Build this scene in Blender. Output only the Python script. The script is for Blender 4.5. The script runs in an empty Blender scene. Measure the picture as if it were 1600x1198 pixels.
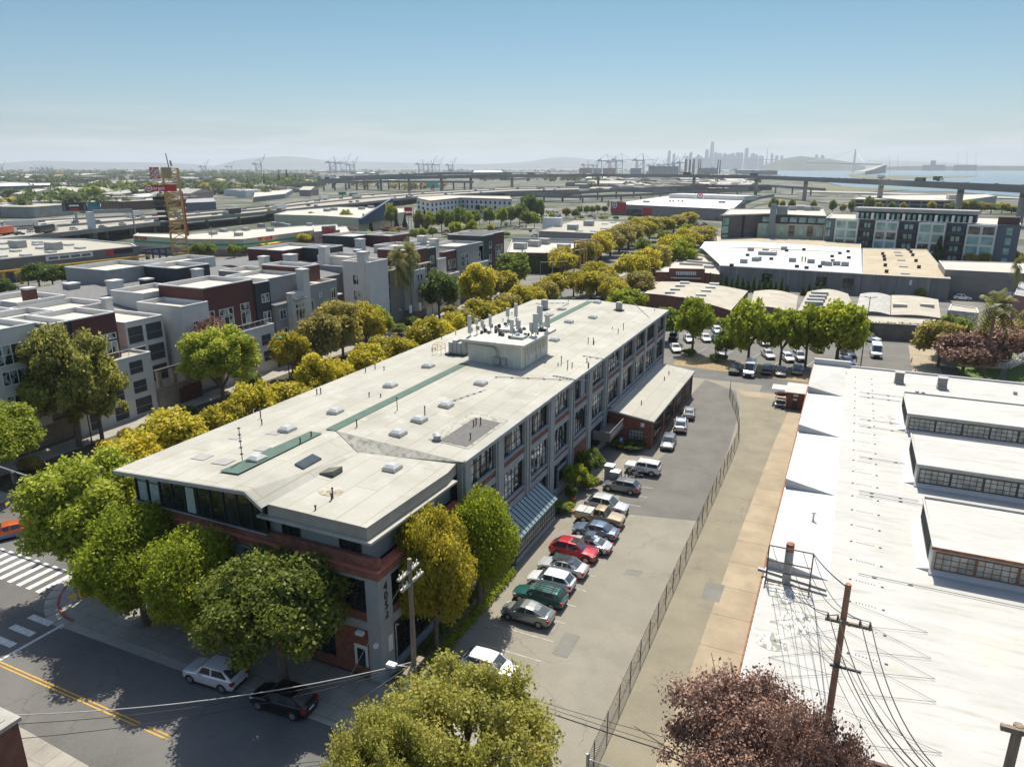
import bpy,math,random
import numpy as np
from mathutils import Vector,Matrix
R=math.radians
SC=bpy.context.scene
COL=SC.collection
#camera
CAM_H,PITCH,YAW,FPX=36.0,R(16.62),R(24.74),1133.4
cd=bpy.data.cameras.new('camera');cam=bpy.data.objects.new('camera',cd);COL.objects.link(cam)
cam.location=(0,0,CAM_H);cam.rotation_euler=(R(90)-PITCH,0,YAW)
cd.sensor_width=36.0;cd.lens=36.0*FPX/1600.0;cd.clip_start=0.5;cd.clip_end=90000
SC.camera=cam
#sky and sun (sun ahead of the camera, a little left, 60 degrees up)
SUN_AZ,SUN_EL=R(15),R(60)
world=bpy.data.worlds.new('World');SC.world=world;world.use_nodes=True
nt=world.node_tree;nt.nodes.clear()
out=nt.nodes.new('ShaderNodeOutputWorld');bg=nt.nodes.new('ShaderNodeBackground')
sky=nt.nodes.new('ShaderNodeTexSky');sky.sky_type='NISHITA';sky.sun_disc=False
sky.sun_elevation=SUN_EL;sky.sun_rotation=-SUN_AZ;sky.altitude=0;sky.air_density=1.0;sky.dust_density=1.2;sky.ozone_density=1.6
bg.inputs['Strength'].default_value=0.14
tc=nt.nodes.new('ShaderNodeTexCoord');mp=nt.nodes.new('ShaderNodeMapping');mp.inputs['Scale'].default_value=(7,7,60)
noi=nt.nodes.new('ShaderNodeTexNoise');noi.inputs['Scale'].default_value=1.0;noi.inputs['Detail'].default_value=6
noi.inputs['Roughness'].default_value=.55
sep=nt.nodes.new('ShaderNodeSeparateXYZ')
r1=nt.nodes.new('ShaderNodeValToRGB');r1.color_ramp.elements[0].position=.43;r1.color_ramp.elements[1].position=.62
r2=nt.nodes.new('ShaderNodeValToRGB')
e=r2.color_ramp.elements;e[0].position=0.0;e[0].color=(1,1,1,1);e[1].position=.085;e[1].color=(0,0,0,1)
e2=e.new(.022);e2.color=(.95,.95,.95,1);e3=e.new(.05);e3.color=(.45,.45,.45,1)
mul=nt.nodes.new('ShaderNodeMath');mul.operation='MULTIPLY'
mul2=nt.nodes.new('ShaderNodeMath');mul2.operation='MULTIPLY';mul2.inputs[1].default_value=.75
mix=nt.nodes.new('ShaderNodeMix');mix.data_type='RGBA';mix.inputs['B'].default_value=(3.75,3.95,3.9,1)
tint=nt.nodes.new('ShaderNodeMix');tint.data_type='RGBA';tint.blend_type='MULTIPLY';tint.inputs['Factor'].default_value=1
tr_=nt.nodes.new('ShaderNodeValToRGB');tr_.color_ramp.elements[0].position=0;tr_.color_ramp.elements[0].color=(.42,.51,.545,1);tr_.color_ramp.elements[1].position=.5;tr_.color_ramp.elements[1].color=(1,1,.98,1);tq_=tr_.color_ramp.elements.new(.06);tq_.color=(.36,.475,.535,1)
te_=tr_.color_ramp.elements.new(.2);te_.color=(.235,.40,.44,1)
L=nt.links.new
L(tc.outputs['Generated'],mp.inputs['Vector']);L(mp.outputs[0],noi.inputs['Vector']);L(noi.outputs['Fac'],r1.inputs[0])
L(tc.outputs['Generated'],sep.inputs[0]);L(sep.outputs['Z'],r2.inputs[0])
L(r1.outputs[0],mul.inputs[0]);L(r2.outputs[0],mul.inputs[1]);L(mul.outputs[0],mul2.inputs[0])
L(sep.outputs['Z'],tr_.inputs[0]);L(tr_.outputs[0],tint.inputs['B']);L(sky.outputs[0],tint.inputs['A']);L(tint.outputs['Result'],mix.inputs['A']);L(mul2.outputs[0],mix.inputs['Factor'])
L(mix.outputs['Result'],bg.inputs['Color']);L(bg.outputs[0],out.inputs['Surface'])
sd=bpy.data.lights.new('sun','SUN');sd.energy=5.0;sd.angle=R(.53);sd.color=(1,.94,.83)
sun=bpy.data.objects.new('sun',sd);COL.objects.link(sun)
sdir=Vector((-math.sin(SUN_AZ)*math.cos(SUN_EL),math.cos(SUN_AZ)*math.cos(SUN_EL),math.sin(SUN_EL)))
sun.rotation_euler=(-sdir).to_track_quat('-Z','Y').to_euler();sun.location=(0,0,300)
SC.view_settings.view_transform='Standard';SC.view_settings.look='None';SC.view_settings.gamma=1
SC.view_settings.exposure=0.42
SC.cycles.max_bounces=6;SC.cycles.transparent_max_bounces=12;SC.cycles.diffuse_bounces=3;SC.cycles.glossy_bounces=3
SC.cycles.volume_bounces=0;SC.cycles.use_denoising=True;SC.cycles.caustics_reflective=False;SC.cycles.caustics_refractive=False
#survey: a point of the photograph seen at a known height -> world
_F=np.array([-math.sin(YAW)*math.cos(PITCH),math.cos(YAW)*math.cos(PITCH),-math.sin(PITCH)])
_R=np.array([math.cos(YAW),math.sin(YAW),0.]);_U=np.cross(_R,_F)
def _ray(x,y):return _F+_R*(x-800)/FPX-_U*(y-599)/FPX
def G(x,y,z=0.0):
 d=_ray(x,y);t=(z-CAM_H)/d[2];p=d*t
 return(float(p[0]),float(p[1]),float(z))
def PX(x,y,X0):
 d=_ray(x,y);t=X0/d[0];return(X0,float(d[1]*t),CAM_H+float(d[2]*t))
def PD(x,y,D):
 d=_ray(x,y);t=D/math.hypot(d[0],d[1]);return(float(d[0]*t),float(d[1]*t),CAM_H+float(d[2]*t))
def scale_at(p):
 v=np.array(p)-np.array((0,0,CAM_H));return float(v@_F)/FPX
#mesh building
class MB:
 def __init__(s):s.v=[];s.f=[];s.m=[]
 def face(s,pts,m=0):
  n=len(s.v);s.v+=[tuple(p)for p in pts];s.f.append(tuple(range(n,n+len(pts))));s.m.append(m);return s
 def box(s,x0,x1,y0,y1,z0,z1,m=0,top=None,skip=''):
  if x0>x1:x0,x1=x1,x0
  if y0>y1:y0,y1=y1,y0
  n=len(s.v)
  s.v+=[(x0,y0,z0),(x1,y0,z0),(x1,y1,z0),(x0,y1,z0),(x0,y0,z1),(x1,y0,z1),(x1,y1,z1),(x0,y1,z1)]
  for key,q in(('b',(3,2,1,0)),('t',(4,5,6,7)),('s',(0,1,5,4)),('e',(1,2,6,5)),('n',(2,3,7,6)),('w',(3,0,4,7))):
   if key in skip:continue
   s.f.append(tuple(n+i for i in q));s.m.append(top if(key=='t' and top is not None)else m)
  return s
 def obox(s,c,ax,hx,hy,z0,z1,m=0,top=None):
  ca,sa=math.cos(ax),math.sin(ax)
  P=[(c[0]+ca*a-sa*b,c[1]+sa*a+ca*b)for a,b in((-hx,-hy),(hx,-hy),(hx,hy),(-hx,hy))]
  return s.prism(P,z0,z1,m,top)
 def prism(s,poly,z0,z1,m=0,top=None):
  a=sum(poly[i][0]*poly[(i+1)%len(poly)][1]-poly[(i+1)%len(poly)][0]*poly[i][1]for i in range(len(poly)))
  if a<0:poly=poly[::-1]
  k=len(poly);n=len(s.v)
  zz=(lambda z:[z]*k if not isinstance(z,(list,tuple))else list(z))
  s.v+=[(p[0],p[1],z)for p,z in zip(poly,zz(z0))]+[(p[0],p[1],z)for p,z in zip(poly,zz(z1))]
  s.f.append(tuple(range(n+k-1,n-1,-1)));s.m.append(m)
  s.f.append(tuple(range(n+k,n+2*k)));s.m.append(m if top is None else top)
  for i in range(k):
   j=(i+1)%k;s.f.append((n+i,n+j,n+k+j,n+k+i));s.m.append(m)
  return s
 def cyl(s,p,q,r0,r1=None,n=8,m=0,cap=True):
  p=Vector(p);q=Vector(q);r1=r0 if r1 is None else r1
  d=(q-p).normalized();a=d.orthogonal().normalized();b=d.cross(a);k=len(s.v)
  for c,r in((p,r0),(q,r1)):
   for i in range(n):
    t=2*math.pi*i/n;s.v.append(tuple(c+a*(r*math.cos(t))+b*(r*math.sin(t))))
  for i in range(n):
   j=(i+1)%n;s.f.append((k+i,k+j,k+n+j,k+n+i));s.m.append(m)
  if cap:
   s.f.append(tuple(range(k+n-1,k-1,-1)));s.m.append(m);s.f.append(tuple(range(k+n,k+2*n)));s.m.append(m)
  return s
 def bar(s,p,q,r,m=0,n=4):return s.cyl(p,q,r,r,n,m)
 def tube(s,pts,r,n=6,m=0):
  for a,b in zip(pts[:-1],pts[1:]):s.cyl(a,b,r,r,n,m,cap=False)
  return s
 def loft(s,rings,m=0,cap=True,closed=True):
  k=len(rings[0]);n=len(s.v)
  for r in rings:s.v+=[tuple(p)for p in r]
  for i in range(len(rings)-1):
   for j in range(k if closed else k-1):
    j2=(j+1)%k;s.f.append((n+i*k+j,n+i*k+j2,n+(i+1)*k+j2,n+(i+1)*k+j));s.m.append(m)
  if cap:
   s.f.append(tuple(range(n+k-1,n-1,-1)));s.m.append(m)
   e=n+(len(rings)-1)*k;s.f.append(tuple(range(e,e+k)));s.m.append(m)
  return s
 def ball(s,c,rx,ry,rz,m=0,nu=10,nv=6):
  rings=[]
  for i in range(1,nv):
   a=math.pi*i/nv-math.pi/2
   rings.append([(c[0]+rx*math.cos(a)*math.cos(2*math.pi*j/nu),c[1]+ry*math.cos(a)*math.sin(2*math.pi*j/nu),c[2]+rz*math.sin(a))for j in range(nu)])
  return s.loft(rings,m)
 def mesh(s,name,mats,smooth=False,off=(0,0,0)):
  me=bpy.data.meshes.new(name)
  v=s.v if off==(0,0,0)else[(a-off[0],b-off[1],c-off[2])for a,b,c in s.v]
  me.from_pydata(v,[],s.f)
  for m in(mats if isinstance(mats,(list,tuple))else[mats]):me.materials.append(m)
  me.polygons.foreach_set('material_index',s.m)
  if smooth:me.polygons.foreach_set('use_smooth',[True]*len(s.f))
  me.update();return me
 def mark(s):
  s.mk=getattr(s,'mk',[])+[(len(s.v),len(s.f))];return s
 def each(s,name,mats,parent=None,n=None):
  """one object per marked piece, or per n faces (6 = every box its own part)"""
  cuts=list(getattr(s,'mk',[]))or[]
  if not cuts:
   fi=0;n=n or 6
   while fi<len(s.f):cuts.append((min(s.f[fi]),fi));fi+=n
  elif cuts[0]!=(0,0):cuts=[(0,0)]+cuts
  cuts=[c for i,c in enumerate(cuts)if c[1]<len(s.f)and(i==0 or c!=cuts[i-1])]
  res=[]
  for i,(va,fa_)in enumerate(cuts):
   vb,fb_=cuts[i+1]if i+1<len(cuts)else(len(s.v),len(s.f))
   q=MB();q.v=s.v[va:vb];q.f=[tuple(k-va for k in f)for f in s.f[fa_:fb_]];q.m=s.m[fa_:fb_];res.append(q.build(name,mats,parent))
  return res
 def build(s,name,mats,parent=None,smooth=False):
  """parent: the mesh is given in world axes, stored relative to the parent's base; none: origin at the mesh's base"""
  if parent is not None:off=base_of(parent)
  else:
   a=np.array(s.v);off=(float((a[:,0].min()+a[:,0].max())/2),float((a[:,1].min()+a[:,1].max())/2),float(a[:,2].min()))
  o=bpy.data.objects.new(name,s.mesh(name,mats,smooth,off));COL.objects.link(o)
  if parent is not None:o.parent=parent
  else:o.location=off
  return o
def base_of(o):
 v=Vector((0,0,0))
 while o is not None:v=v+Vector(o.location);o=o.parent
 return tuple(v)
def tag(o,label=None,cat=None,group=None,kind=None):
 if label:o['label']=label
 if cat:o['category']=cat
 if group:o['group']=group
 if kind:o['kind']=kind
 return o
def thing(name,label,cat,loc=(0,0,0),rz=0,group=None):
 o=bpy.data.objects.new(name,None);COL.objects.link(o);o.location=loc;o.rotation_euler=(0,0,rz)
 return tag(o,label,cat,group)
KIDS={}
def kids(o):return[c for c in o.children]
def dup(root,loc=None,rz=None,sc=None,label=None,group=None):
 def rec(o,par):
  c=o.copy();COL.objects.link(c)
  if par is not None:c.parent=par
  for ch in kids(o):rec(ch,c)
  return c
 r=rec(root,None)
 if loc is not None:r.location=loc
 if rz is not None:r.rotation_euler=(0,0,rz)
 if sc is not None:r.scale=sc if isinstance(sc,(tuple,list))else(sc,sc,sc)
 if label:r['label']=label
 if group:r['group']=group
 return r
def put(name,me,parent,loc=(0,0,0),rz=0,sc=None):
 o=bpy.data.objects.new(name,me);COL.objects.link(o);o.parent=parent;o.location=loc;o.rotation_euler=(0,0,rz)
 if sc:o.scale=sc
 return o
def local(parent,p):
 b=base_of(parent);return(p[0]-b[0],p[1]-b[1],p[2]-b[2])
def text(name,body,size,mat,parent,loc,rot,ext=.01,align='CENTER',bold=0.0,sx=1):
 cu=bpy.data.curves.new(name,'FONT');cu.body=body;cu.size=size;cu.extrude=ext;cu.align_x=align;cu.align_y='CENTER';cu.offset=bold
 cu.space_line=.9
 tmp=bpy.data.objects.new(name,cu);COL.objects.link(tmp);bpy.context.view_layer.update()
 me=bpy.data.meshes.new_from_object(tmp.evaluated_get(bpy.context.evaluated_depsgraph_get()));bpy.data.objects.remove(tmp);me.materials.clear();me.materials.append(mat)
 o=bpy.data.objects.new(name,me);COL.objects.link(o);o.parent=parent;o.location=local(parent,loc)if parent else loc;o.rotation_euler=rot;o.scale=(sx,1,1)
 return o
FACE_S=(R(90),0,0)
FACE_E=(R(90),0,R(90))
#materials
def mat(name,col,rough=.8,var=.12,scale=.6,metal=0,spec=.5,stretch=None,detail=5,col2=None,ramp=(.35,.65),bump=0,coord='pos',fine=0,fscale=8):
 m=bpy.data.materials.new(name);m.use_nodes=True;t=m.node_tree;b=t.nodes['Principled BSDF']
 b.inputs['Roughness'].default_value=rough;b.inputs['Metallic'].default_value=metal;b.inputs['Specular IOR Level'].default_value=spec
 lk=t.links.new
 if coord=='pos':vec=t.nodes.new('ShaderNodeNewGeometry').outputs['Position']
 else:vec=t.nodes.new('ShaderNodeTexCoord').outputs['Object']
 if stretch:
  mp=t.nodes.new('ShaderNodeMapping');mp.inputs['Scale'].default_value=stretch;lk(vec,mp.inputs[0]);vec2=mp.outputs[0]
 else:vec2=vec
 n=t.nodes.new('ShaderNodeTexNoise');n.inputs['Scale'].default_value=scale;n.inputs['Detail'].default_value=detail;n.inputs['Roughness'].default_value=.6
 lk(vec2,n.inputs['Vector'])
 rp=t.nodes.new('ShaderNodeValToRGB');rp.color_ramp.elements[0].position=ramp[0];rp.color_ramp.elements[1].position=ramp[1]
 c1=[c*(1-var)for c in col]if col2 is None else col2;c2=[min(1,c*(1+var))for c in col]if col2 is None else col
 rp.color_ramp.elements[0].color=(*c1,1);rp.color_ramp.elements[1].color=(*c2,1)
 lk(n.outputs['Fac'],rp.inputs[0]);res=rp.outputs[0]
 if fine:
  n2=t.nodes.new('ShaderNodeTexNoise');n2.inputs['Scale'].default_value=fscale;n2.inputs['Detail'].default_value=4;lk(vec,n2.inputs['Vector'])
  r3=t.nodes.new('ShaderNodeValToRGB');r3.color_ramp.elements[0].position=.3;r3.color_ramp.elements[1].position=.7
  r3.color_ramp.elements[0].color=(1-fine,)*3+(1,);r3.color_ramp.elements[1].color=(1,1,1,1);lk(n2.outputs['Fac'],r3.inputs[0])
  mx=t.nodes.new('ShaderNodeMix');mx.data_type='RGBA';mx.blend_type='MULTIPLY';mx.inputs['Factor'].default_value=1
  lk(res,mx.inputs['A']);lk(r3.outputs[0],mx.inputs['B']);res=mx.outputs['Result']
 lk(res,b.inputs['Base Color'])
 if bump:
  bp=t.nodes.new('ShaderNodeBump');bp.inputs['Strength'].default_value=bump;bp.inputs['Distance'].default_value=.05
  lk(n.outputs['Fac'],bp.inputs['Height']);lk(bp.outputs[0],b.inputs['Normal'])
 m['out']=0
 return m
def lines_on(m,w,h,mortar,col,offset=0,axes='XY',strength=1.0,rot=0):
 """multiply seams / courses (a brick pattern laid on world position) into a material"""
 t=m.node_tree;b=t.nodes['Principled BSDF'];lk=t.links.new
 src=b.inputs['Base Color'].links[0].from_socket
 ge=t.nodes.new('ShaderNodeNewGeometry');se=t.nodes.new('ShaderNodeSeparateXYZ');co=t.nodes.new('ShaderNodeCombineXYZ')
 lk(ge.outputs['Position'],se.inputs[0])
 if axes=='HZ':
  ad=t.nodes.new('ShaderNodeMath');ad.operation='ADD';lk(se.outputs['X'],ad.inputs[0]);lk(se.outputs['Y'],ad.inputs[1])
  lk(ad.outputs[0],co.inputs['X']);lk(se.outputs['Z'],co.inputs['Y'])
 else:
  lk(se.outputs[axes[0]],co.inputs['X']);lk(se.outputs[axes[1]],co.inputs['Y'])
 br=t.nodes.new('ShaderNodeTexBrick');br.offset=offset;br.inputs['Scale'].default_value=1
 br.inputs['Brick Width'].default_value=w;br.inputs['Row Height'].default_value=h;br.inputs['Mortar Size'].default_value=mortar
 br.inputs['Mortar Smooth'].default_value=.3;br.inputs['Bias'].default_value=0
 br.inputs['Color1'].default_value=(1,1,1,1);br.inputs['Color2'].default_value=(.9,.9,.9,1);br.inputs['Mortar'].default_value=(*col,1)
 lk(co.outputs[0],br.inputs['Vector'])
 mx=t.nodes.new('ShaderNodeMix');mx.data_type='RGBA';mx.blend_type='MULTIPLY';mx.inputs['Factor'].default_value=strength
 lk(src,mx.inputs['A']);lk(br.outputs['Color'],mx.inputs['B']);lk(mx.outputs['Result'],b.inputs['Base Color'])
 return m
def blotch(m,col,scale,lo,hi,strength=1.0,stretch=None,seed=0):
 """stains with their own shape mixed over the colour"""
 t=m.node_tree;b=t.nodes['Principled BSDF'];lk=t.links.new
 src=b.inputs['Base Color'].links[0].from_socket
 ge=t.nodes.new('ShaderNodeNewGeometry');mp=t.nodes.new('ShaderNodeMapping');mp.inputs['Location'].default_value=(seed*13.7,seed*7.1,0)
 mp.inputs['Scale'].default_value=stretch or(1,1,1);lk(ge.outputs['Position'],mp.inputs[0])
 n=t.nodes.new('ShaderNodeTexNoise');n.inputs['Scale'].default_value=scale;n.inputs['Detail'].default_value=7;n.inputs['Roughness'].default_value=.62
 lk(mp.outputs[0],n.inputs['Vector'])
 rp=t.nodes.new('ShaderNodeValToRGB');rp.color_ramp.elements[0].position=lo;rp.color_ramp.elements[1].position=hi
 rp.color_ramp.elements[0].color=(0,0,0,1);rp.color_ramp.elements[1].color=(strength,)*3+(1,);lk(n.outputs['Fac'],rp.inputs[0])
 mx=t.nodes.new('ShaderNodeMix');mx.data_type='RGBA';mx.inputs['B'].default_value=(*col,1)
 lk(rp.outputs[0],mx.inputs['Factor']);lk(src,mx.inputs['A']);lk(mx.outputs['Result'],b.inputs['Base Color'])
 return m
def glass(name,dark=(.012,.016,.018),pale=(.48,.49,.46),lo=.52,hi=.58,stretch=(1.1,1.1,.35),scale=1.0,rough=.06,seed=0):
 """window glass seen from outside: dark room or pale blind behind, default pale also paints white reflections, glossy front"""
 m=mat(name,pale,rough,0,scale,col2=dark,ramp=(lo,hi),stretch=stretch,detail=2,spec=.8);return m
M={}
def cracks(m,scale,w,col,wob=1.2):
 t=m.node_tree;b=t.nodes['Principled BSDF'];lk=t.links.new;src=b.inputs['Base Color'].links[0].from_socket
 ge=t.nodes.new('ShaderNodeNewGeometry');n=t.nodes.new('ShaderNodeTexNoise');n.inputs['Scale'].default_value=.5;n.inputs['Detail'].default_value=6;lk(ge.outputs['Position'],n.inputs['Vector'])
 mx=t.nodes.new('ShaderNodeVectorMath');mx.operation='MULTIPLY_ADD';mx.inputs[1].default_value=(wob*3,)*3;lk(n.outputs['Color'],mx.inputs[0]);lk(ge.outputs['Position'],mx.inputs[2])
 v=t.nodes.new('ShaderNodeTexVoronoi');v.voronoi_dimensions='2D';v.feature='DISTANCE_TO_EDGE';v.inputs['Scale'].default_value=scale;lk(mx.outputs[0],v.inputs['Vector'])
 n2=t.nodes.new('ShaderNodeTexNoise');n2.inputs['Scale'].default_value=.09;lk(ge.outputs['Position'],n2.inputs['Vector']);g=t.nodes.new('ShaderNodeMath');g.operation='GREATER_THAN';g.inputs[1].default_value=.5;lk(n2.outputs['Fac'],g.inputs[0])
 r=t.nodes.new('ShaderNodeValToRGB');r.color_ramp.elements[0].position=w*.4;r.color_ramp.elements[0].color=(.42,)*3+(1,);r.color_ramp.elements[1].position=w*.8;r.color_ramp.elements[1].color=(0,0,0,1);lk(v.outputs['Distance'],r.inputs[0])
 k=t.nodes.new('ShaderNodeMath');k.operation='MULTIPLY';lk(r.outputs[0],k.inputs[0]);lk(g.outputs[0],k.inputs[1]);c=t.nodes.new('ShaderNodeMix');c.data_type='RGBA';c.inputs['B'].default_value=(*col,1);lk(k.outputs[0],c.inputs['Factor']);lk(src,c.inputs['A']);lk(c.outputs['Result'],b.inputs['Base Color']);return m
M['asphalt']=blotch(blotch(mat('street asphalt',(.122,.117,.108),.9,.14,.25,fine=.22,fscale=6),(.16,.153,.14),.06,.5,.62,.7),(.085,.082,.078),.5,.62,.7,.6,seed=3)
M['lot']=blotch(blotch(mat('worn lot asphalt',(.24,.22,.172),.92,.10,.18,fine=.16,fscale=7),(.19,.168,.128),.35,.56,.7,.55),(.285,.263,.21),.12,.55,.7,.5,seed=5)
M['lot_dark']=blotch(mat('new lot asphalt',(.14,.131,.113),.9,.12,.3,fine=.2,fscale=6),(.15,.146,.13),.2,.5,.65,.6)
M['alley']=blotch(blotch(mat('alley concrete',(.225,.20,.14),.92,.10,.3,fine=.14,fscale=6),(.15,.138,.11),.22,.57,.66,.6,seed=2),(.11,.10,.085),.5,.66,.75,.7,seed=8)
cracks(M['asphalt'],.12,.014,(.07,.068,.065));cracks(M['lot'],.13,.014,(.12,.105,.08));cracks(M['lot'],.045,.006,(.14,.12,.09),2);cracks(M['alley'],.11,.014,(.12,.1,.07))
M['strip']=lines_on(blotch(mat('tan concrete strip',(.35,.285,.19),.9,.12,.4,fine=.12),(.24,.2,.15),.5,.58,.7,.5),50,4.6,.05,(.6,.55,.5))
M['walk']=lines_on(blotch(mat('sidewalk concrete',(.33,.31,.265),.9,.1,.5,fine=.1),(.19,.175,.15),.3,.55,.7,.6),1.5,1.5,.03,(.65,.62,.58))
M['kerb']=mat('kerb concrete',(.33,.31,.27),.9,.12,1.2)
M['red_kerb']=mat('red kerb paint',(.30,.09,.07),.8,.25,2)
M['white_paint']=mat('road paint white',(.62,.61,.57),.8,.12,2.5,fine=.3,fscale=3)
M['faded_paint']=mat('faded stall paint',(.36,.345,.30),.8,.3,2.0)
M['yellow_paint']=mat('road paint yellow',(.62,.36,.035),.8,.1,2.5,fine=.25,fscale=3)
M['yellow_pad']=mat('yellow ramp pad',(.72,.38,.03),.8,.1,2.5)
M['far_ground']=blotch(blotch(mat('far city ground',(.14,.132,.11),.95,.3,.012,detail=10),(.05,.065,.03),.02,.46,.52,.95),(.27,.25,.21),.03,.58,.64,.8,seed=4)
M['dirt']=blotch(mat('dry dirt and straw',(.34,.25,.12),.95,.25,1.5,fine=.3),(.22,.16,.08),1.2,.5,.6,.7)
M['grass']=mat('lawn grass',(.10,.16,.03),.95,.35,2.0)
M['brick']=lines_on(blotch(mat('red brick',(.22,.085,.058),.9,.25,2.0),(.13,.06,.045),.8,.55,.65,.5),.22,.075,.012,(1.3,1.2,1.1),.5,'HZ',.8)
M['brick_red']=mat('red painted cap',(.44,.13,.085),.75,.12,1.2)
M['brick_dark']=lines_on(mat('dark brick',(.14,.065,.05),.9,.2,1.5),.3,.1,.015,(1.25,1.2,1.15),.5,'HZ',.8)
M['grey_wall']=blotch(mat('grey painted stucco',(.24,.26,.268),.8,.07,.7),(.15,.165,.172),.5,.55,.7,.5,stretch=(1,1,.3))
M['grey_beam']=blotch(mat('grey painted concrete',(.315,.33,.32),.85,.09,.8),(.2,.21,.2),.8,.55,.7,.5,stretch=(1,1,.4))
M['roof']=lines_on(blotch(blotch(blotch(mat('white cap sheet roof',(.40,.385,.325),.9,.06,.12,fine=.05,fscale=3),(.315,.295,.235),.16,.48,.66,.8),(.455,.44,.39),.35,.54,.68,.7,seed=2),(.34,.31,.24),.7,.66,.76,.45,seed=6),10.3,2.15,.05,(.72,.68,.58),.5,'YX',.9)
M['roof_grey']=blotch(mat('grey patch sheet',(.31,.30,.28),.9,.08,1),(.36,.35,.31),.8,.55,.65,.6)
M['roof_dark']=blotch(mat('dark roof patch',(.13,.125,.115),.95,.12,2),(.2,.19,.17),.9,.56,.68,.5)
M['roof_soot']=blotch(mat('stained roof parapet',(.38,.36,.30),.95,.15,.6),(.16,.155,.135),2.2,.47,.64,.85)
M['green_walk']=mat('green roof walkway',(.075,.125,.095),.9,.1,.8)
M['white_roof']=lines_on(blotch(blotch(blotch(mat('white elastomeric roof',(.455,.445,.41),.75,.05,.3,fine=.06),(.35,.33,.28),.8,.52,.68,.8,stretch=(.35,1.8,1)),(.26,.24,.19),.5,.66,.78,.6,seed=3,stretch=(.5,1.7,1)),(.52,.45,.32),.25,.6,.72,.4,seed=9),60,1.0,.03,(.93,.93,.92),0,'XY',.8)
M['white_smooth']=lines_on(blotch(mat('fresh white roof coating',(.50,.495,.48),.7,.03,.4,fine=.03),(.47,.46,.43),.6,.5,.7,.5,stretch=(1.6,.3,1)),60,1.0,.02,(.96,.96,.96),0,'YX',.6)
M['white_stain']=blotch(mat('mould on roof',(.55,.53,.47),.9,.1,1.5),(.16,.155,.13),1.2,.45,.6,.9)
M['galv']=mat('galvanised steel',(.42,.43,.42),.45,.15,2,metal=.7)
M['metal_grey']=mat('grey metal',(.32,.33,.32),.55,.12,2,metal=.3)
M['metal_dark']=mat('dark metal',(.045,.047,.05),.55,.2,2,metal=.2)
M['steel_frame']=mat('dark steel window frame',(.028,.031,.033),.6,.1,2)
M['white_metal']=mat('white metal',(.72,.72,.70),.5,.05,2)
M['cream_metal']=lines_on(mat('cream corrugated metal',(.55,.545,.47),.65,.06,.8),.3,50,.03,(.8,.8,.78),0,'HZ',.9)
M['rust']=mat('rusty steel',(.24,.105,.055),.9,.35,3)
M['wood']=mat('weathered pole wood',(.23,.18,.13),.95,.25,1.5,stretch=(6,6,.5))
M['wood_red']=mat('red brown pole wood',(.34,.17,.10),.95,.3,1.5,stretch=(6,6,.5))
M['wire']=mat('black cable',(.018,.018,.018),.6,.1,1)
M['wire_pale']=mat('bright cable',(.30,.30,.29),.5,.1,1)
M['glass_a']=glass('curtain and painted reflection glass',lo=.50,hi=.53,stretch=(.9,.9,.22))  # pale patches are curtains plus white reflections painted into the colour
M['glass_b']=glass('mostly dark glass',pale=(.16,.17,.165),lo=.58,hi=.66,stretch=(.7,.7,.4))
M['glass_d']=glass('dark glass',dark=(.010,.014,.014),pale=(.035,.05,.045),lo=.4,hi=.7,stretch=(.5,.5,.5))
M['glass_pale']=glass('wired pale glass',dark=(.20,.21,.195),pale=(.38,.39,.36),lo=.40,hi=.62,stretch=(1,1,1),rough=.3)
M['glass_green']=glass('green tinted glass',dark=(.10,.22,.20),pale=(.30,.50,.46),lo=.35,hi=.7,stretch=(.25,.25,.3),rough=.12)
M['dome']=mat('acrylic skylight dome',(.44,.445,.43),.25,.06,1,spec=.6)
M['black']=mat('black',(.012,.012,.012),.7,.1,1)
M['letter_black']=mat('black lettering',(.02,.022,.025),.5,.1,1)
M['letter_white']=mat('white lettering',(.75,.75,.73),.5,.05,1)
#the setting
def sheet(name,poly,z,m,kind='structure'):
 a=sum(poly[i][0]*poly[(i+1)%len(poly)][1]-poly[(i+1)%len(poly)][0]*poly[i][1]for i in range(len(poly)))
 if a<0:poly=poly[::-1]
 b=MB();b.face([(p[0],p[1],z)for p in poly]);o=b.build(name,m);o['kind']=kind;return o
def rect(name,x0,x1,y0,y1,z,m):return sheet(name,[(x0,y0),(x1,y0),(x1,y1),(x0,y1)],z,m)
def slab(name,poly,z0,z1,m):
 b=MB();b.prism(poly,z0,z1);o=b.build(name,m);o['kind']='structure';return o
gb=MB();gb.face([(-42000,-300,-.3),(42000,-300,-.3),(42000,42000,-.3),(-42000,42000,-.3)]);tag(gb.build('ground',M['far_ground']),kind='structure')
rect('town_ground',-260,140,-30,330,-.02,mat('town paving',(.17,.16,.14),.95,.2,.15,fine=.15))
rect('street',-260,60,20.5,31.6,.0,M['asphalt'])
rect('avenue',-82.4,-61.0,-30,20.5,.0,M['asphalt']);rect('avenue',-82.4,-61.0,31.6,420,.0,M['asphalt'])
rect('cross_avenue',-260,-82.4,200,214,.0,M['asphalt']);rect('cross_avenue',-61.0,-30,200,212,.0,M['asphalt'])
cor=[(-61,121)]+[(-61,40)]
for k in range(9):
 t=R(180)+R(90)*k/8;cor.append((-54.5+6.5*math.cos(t),38.3+6.5*math.sin(t)))
cor+=[(-25.6,31.8),(-25.6,36.2),(-51,36.2),(-51,121)]
slab('sidewalk',cor,-.1,.13,M['walk'])
kb=MB();edge=cor[1:11]
outp=[(-61.0,121)]+edge[:]+[(-25.6,31.8)]
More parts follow.
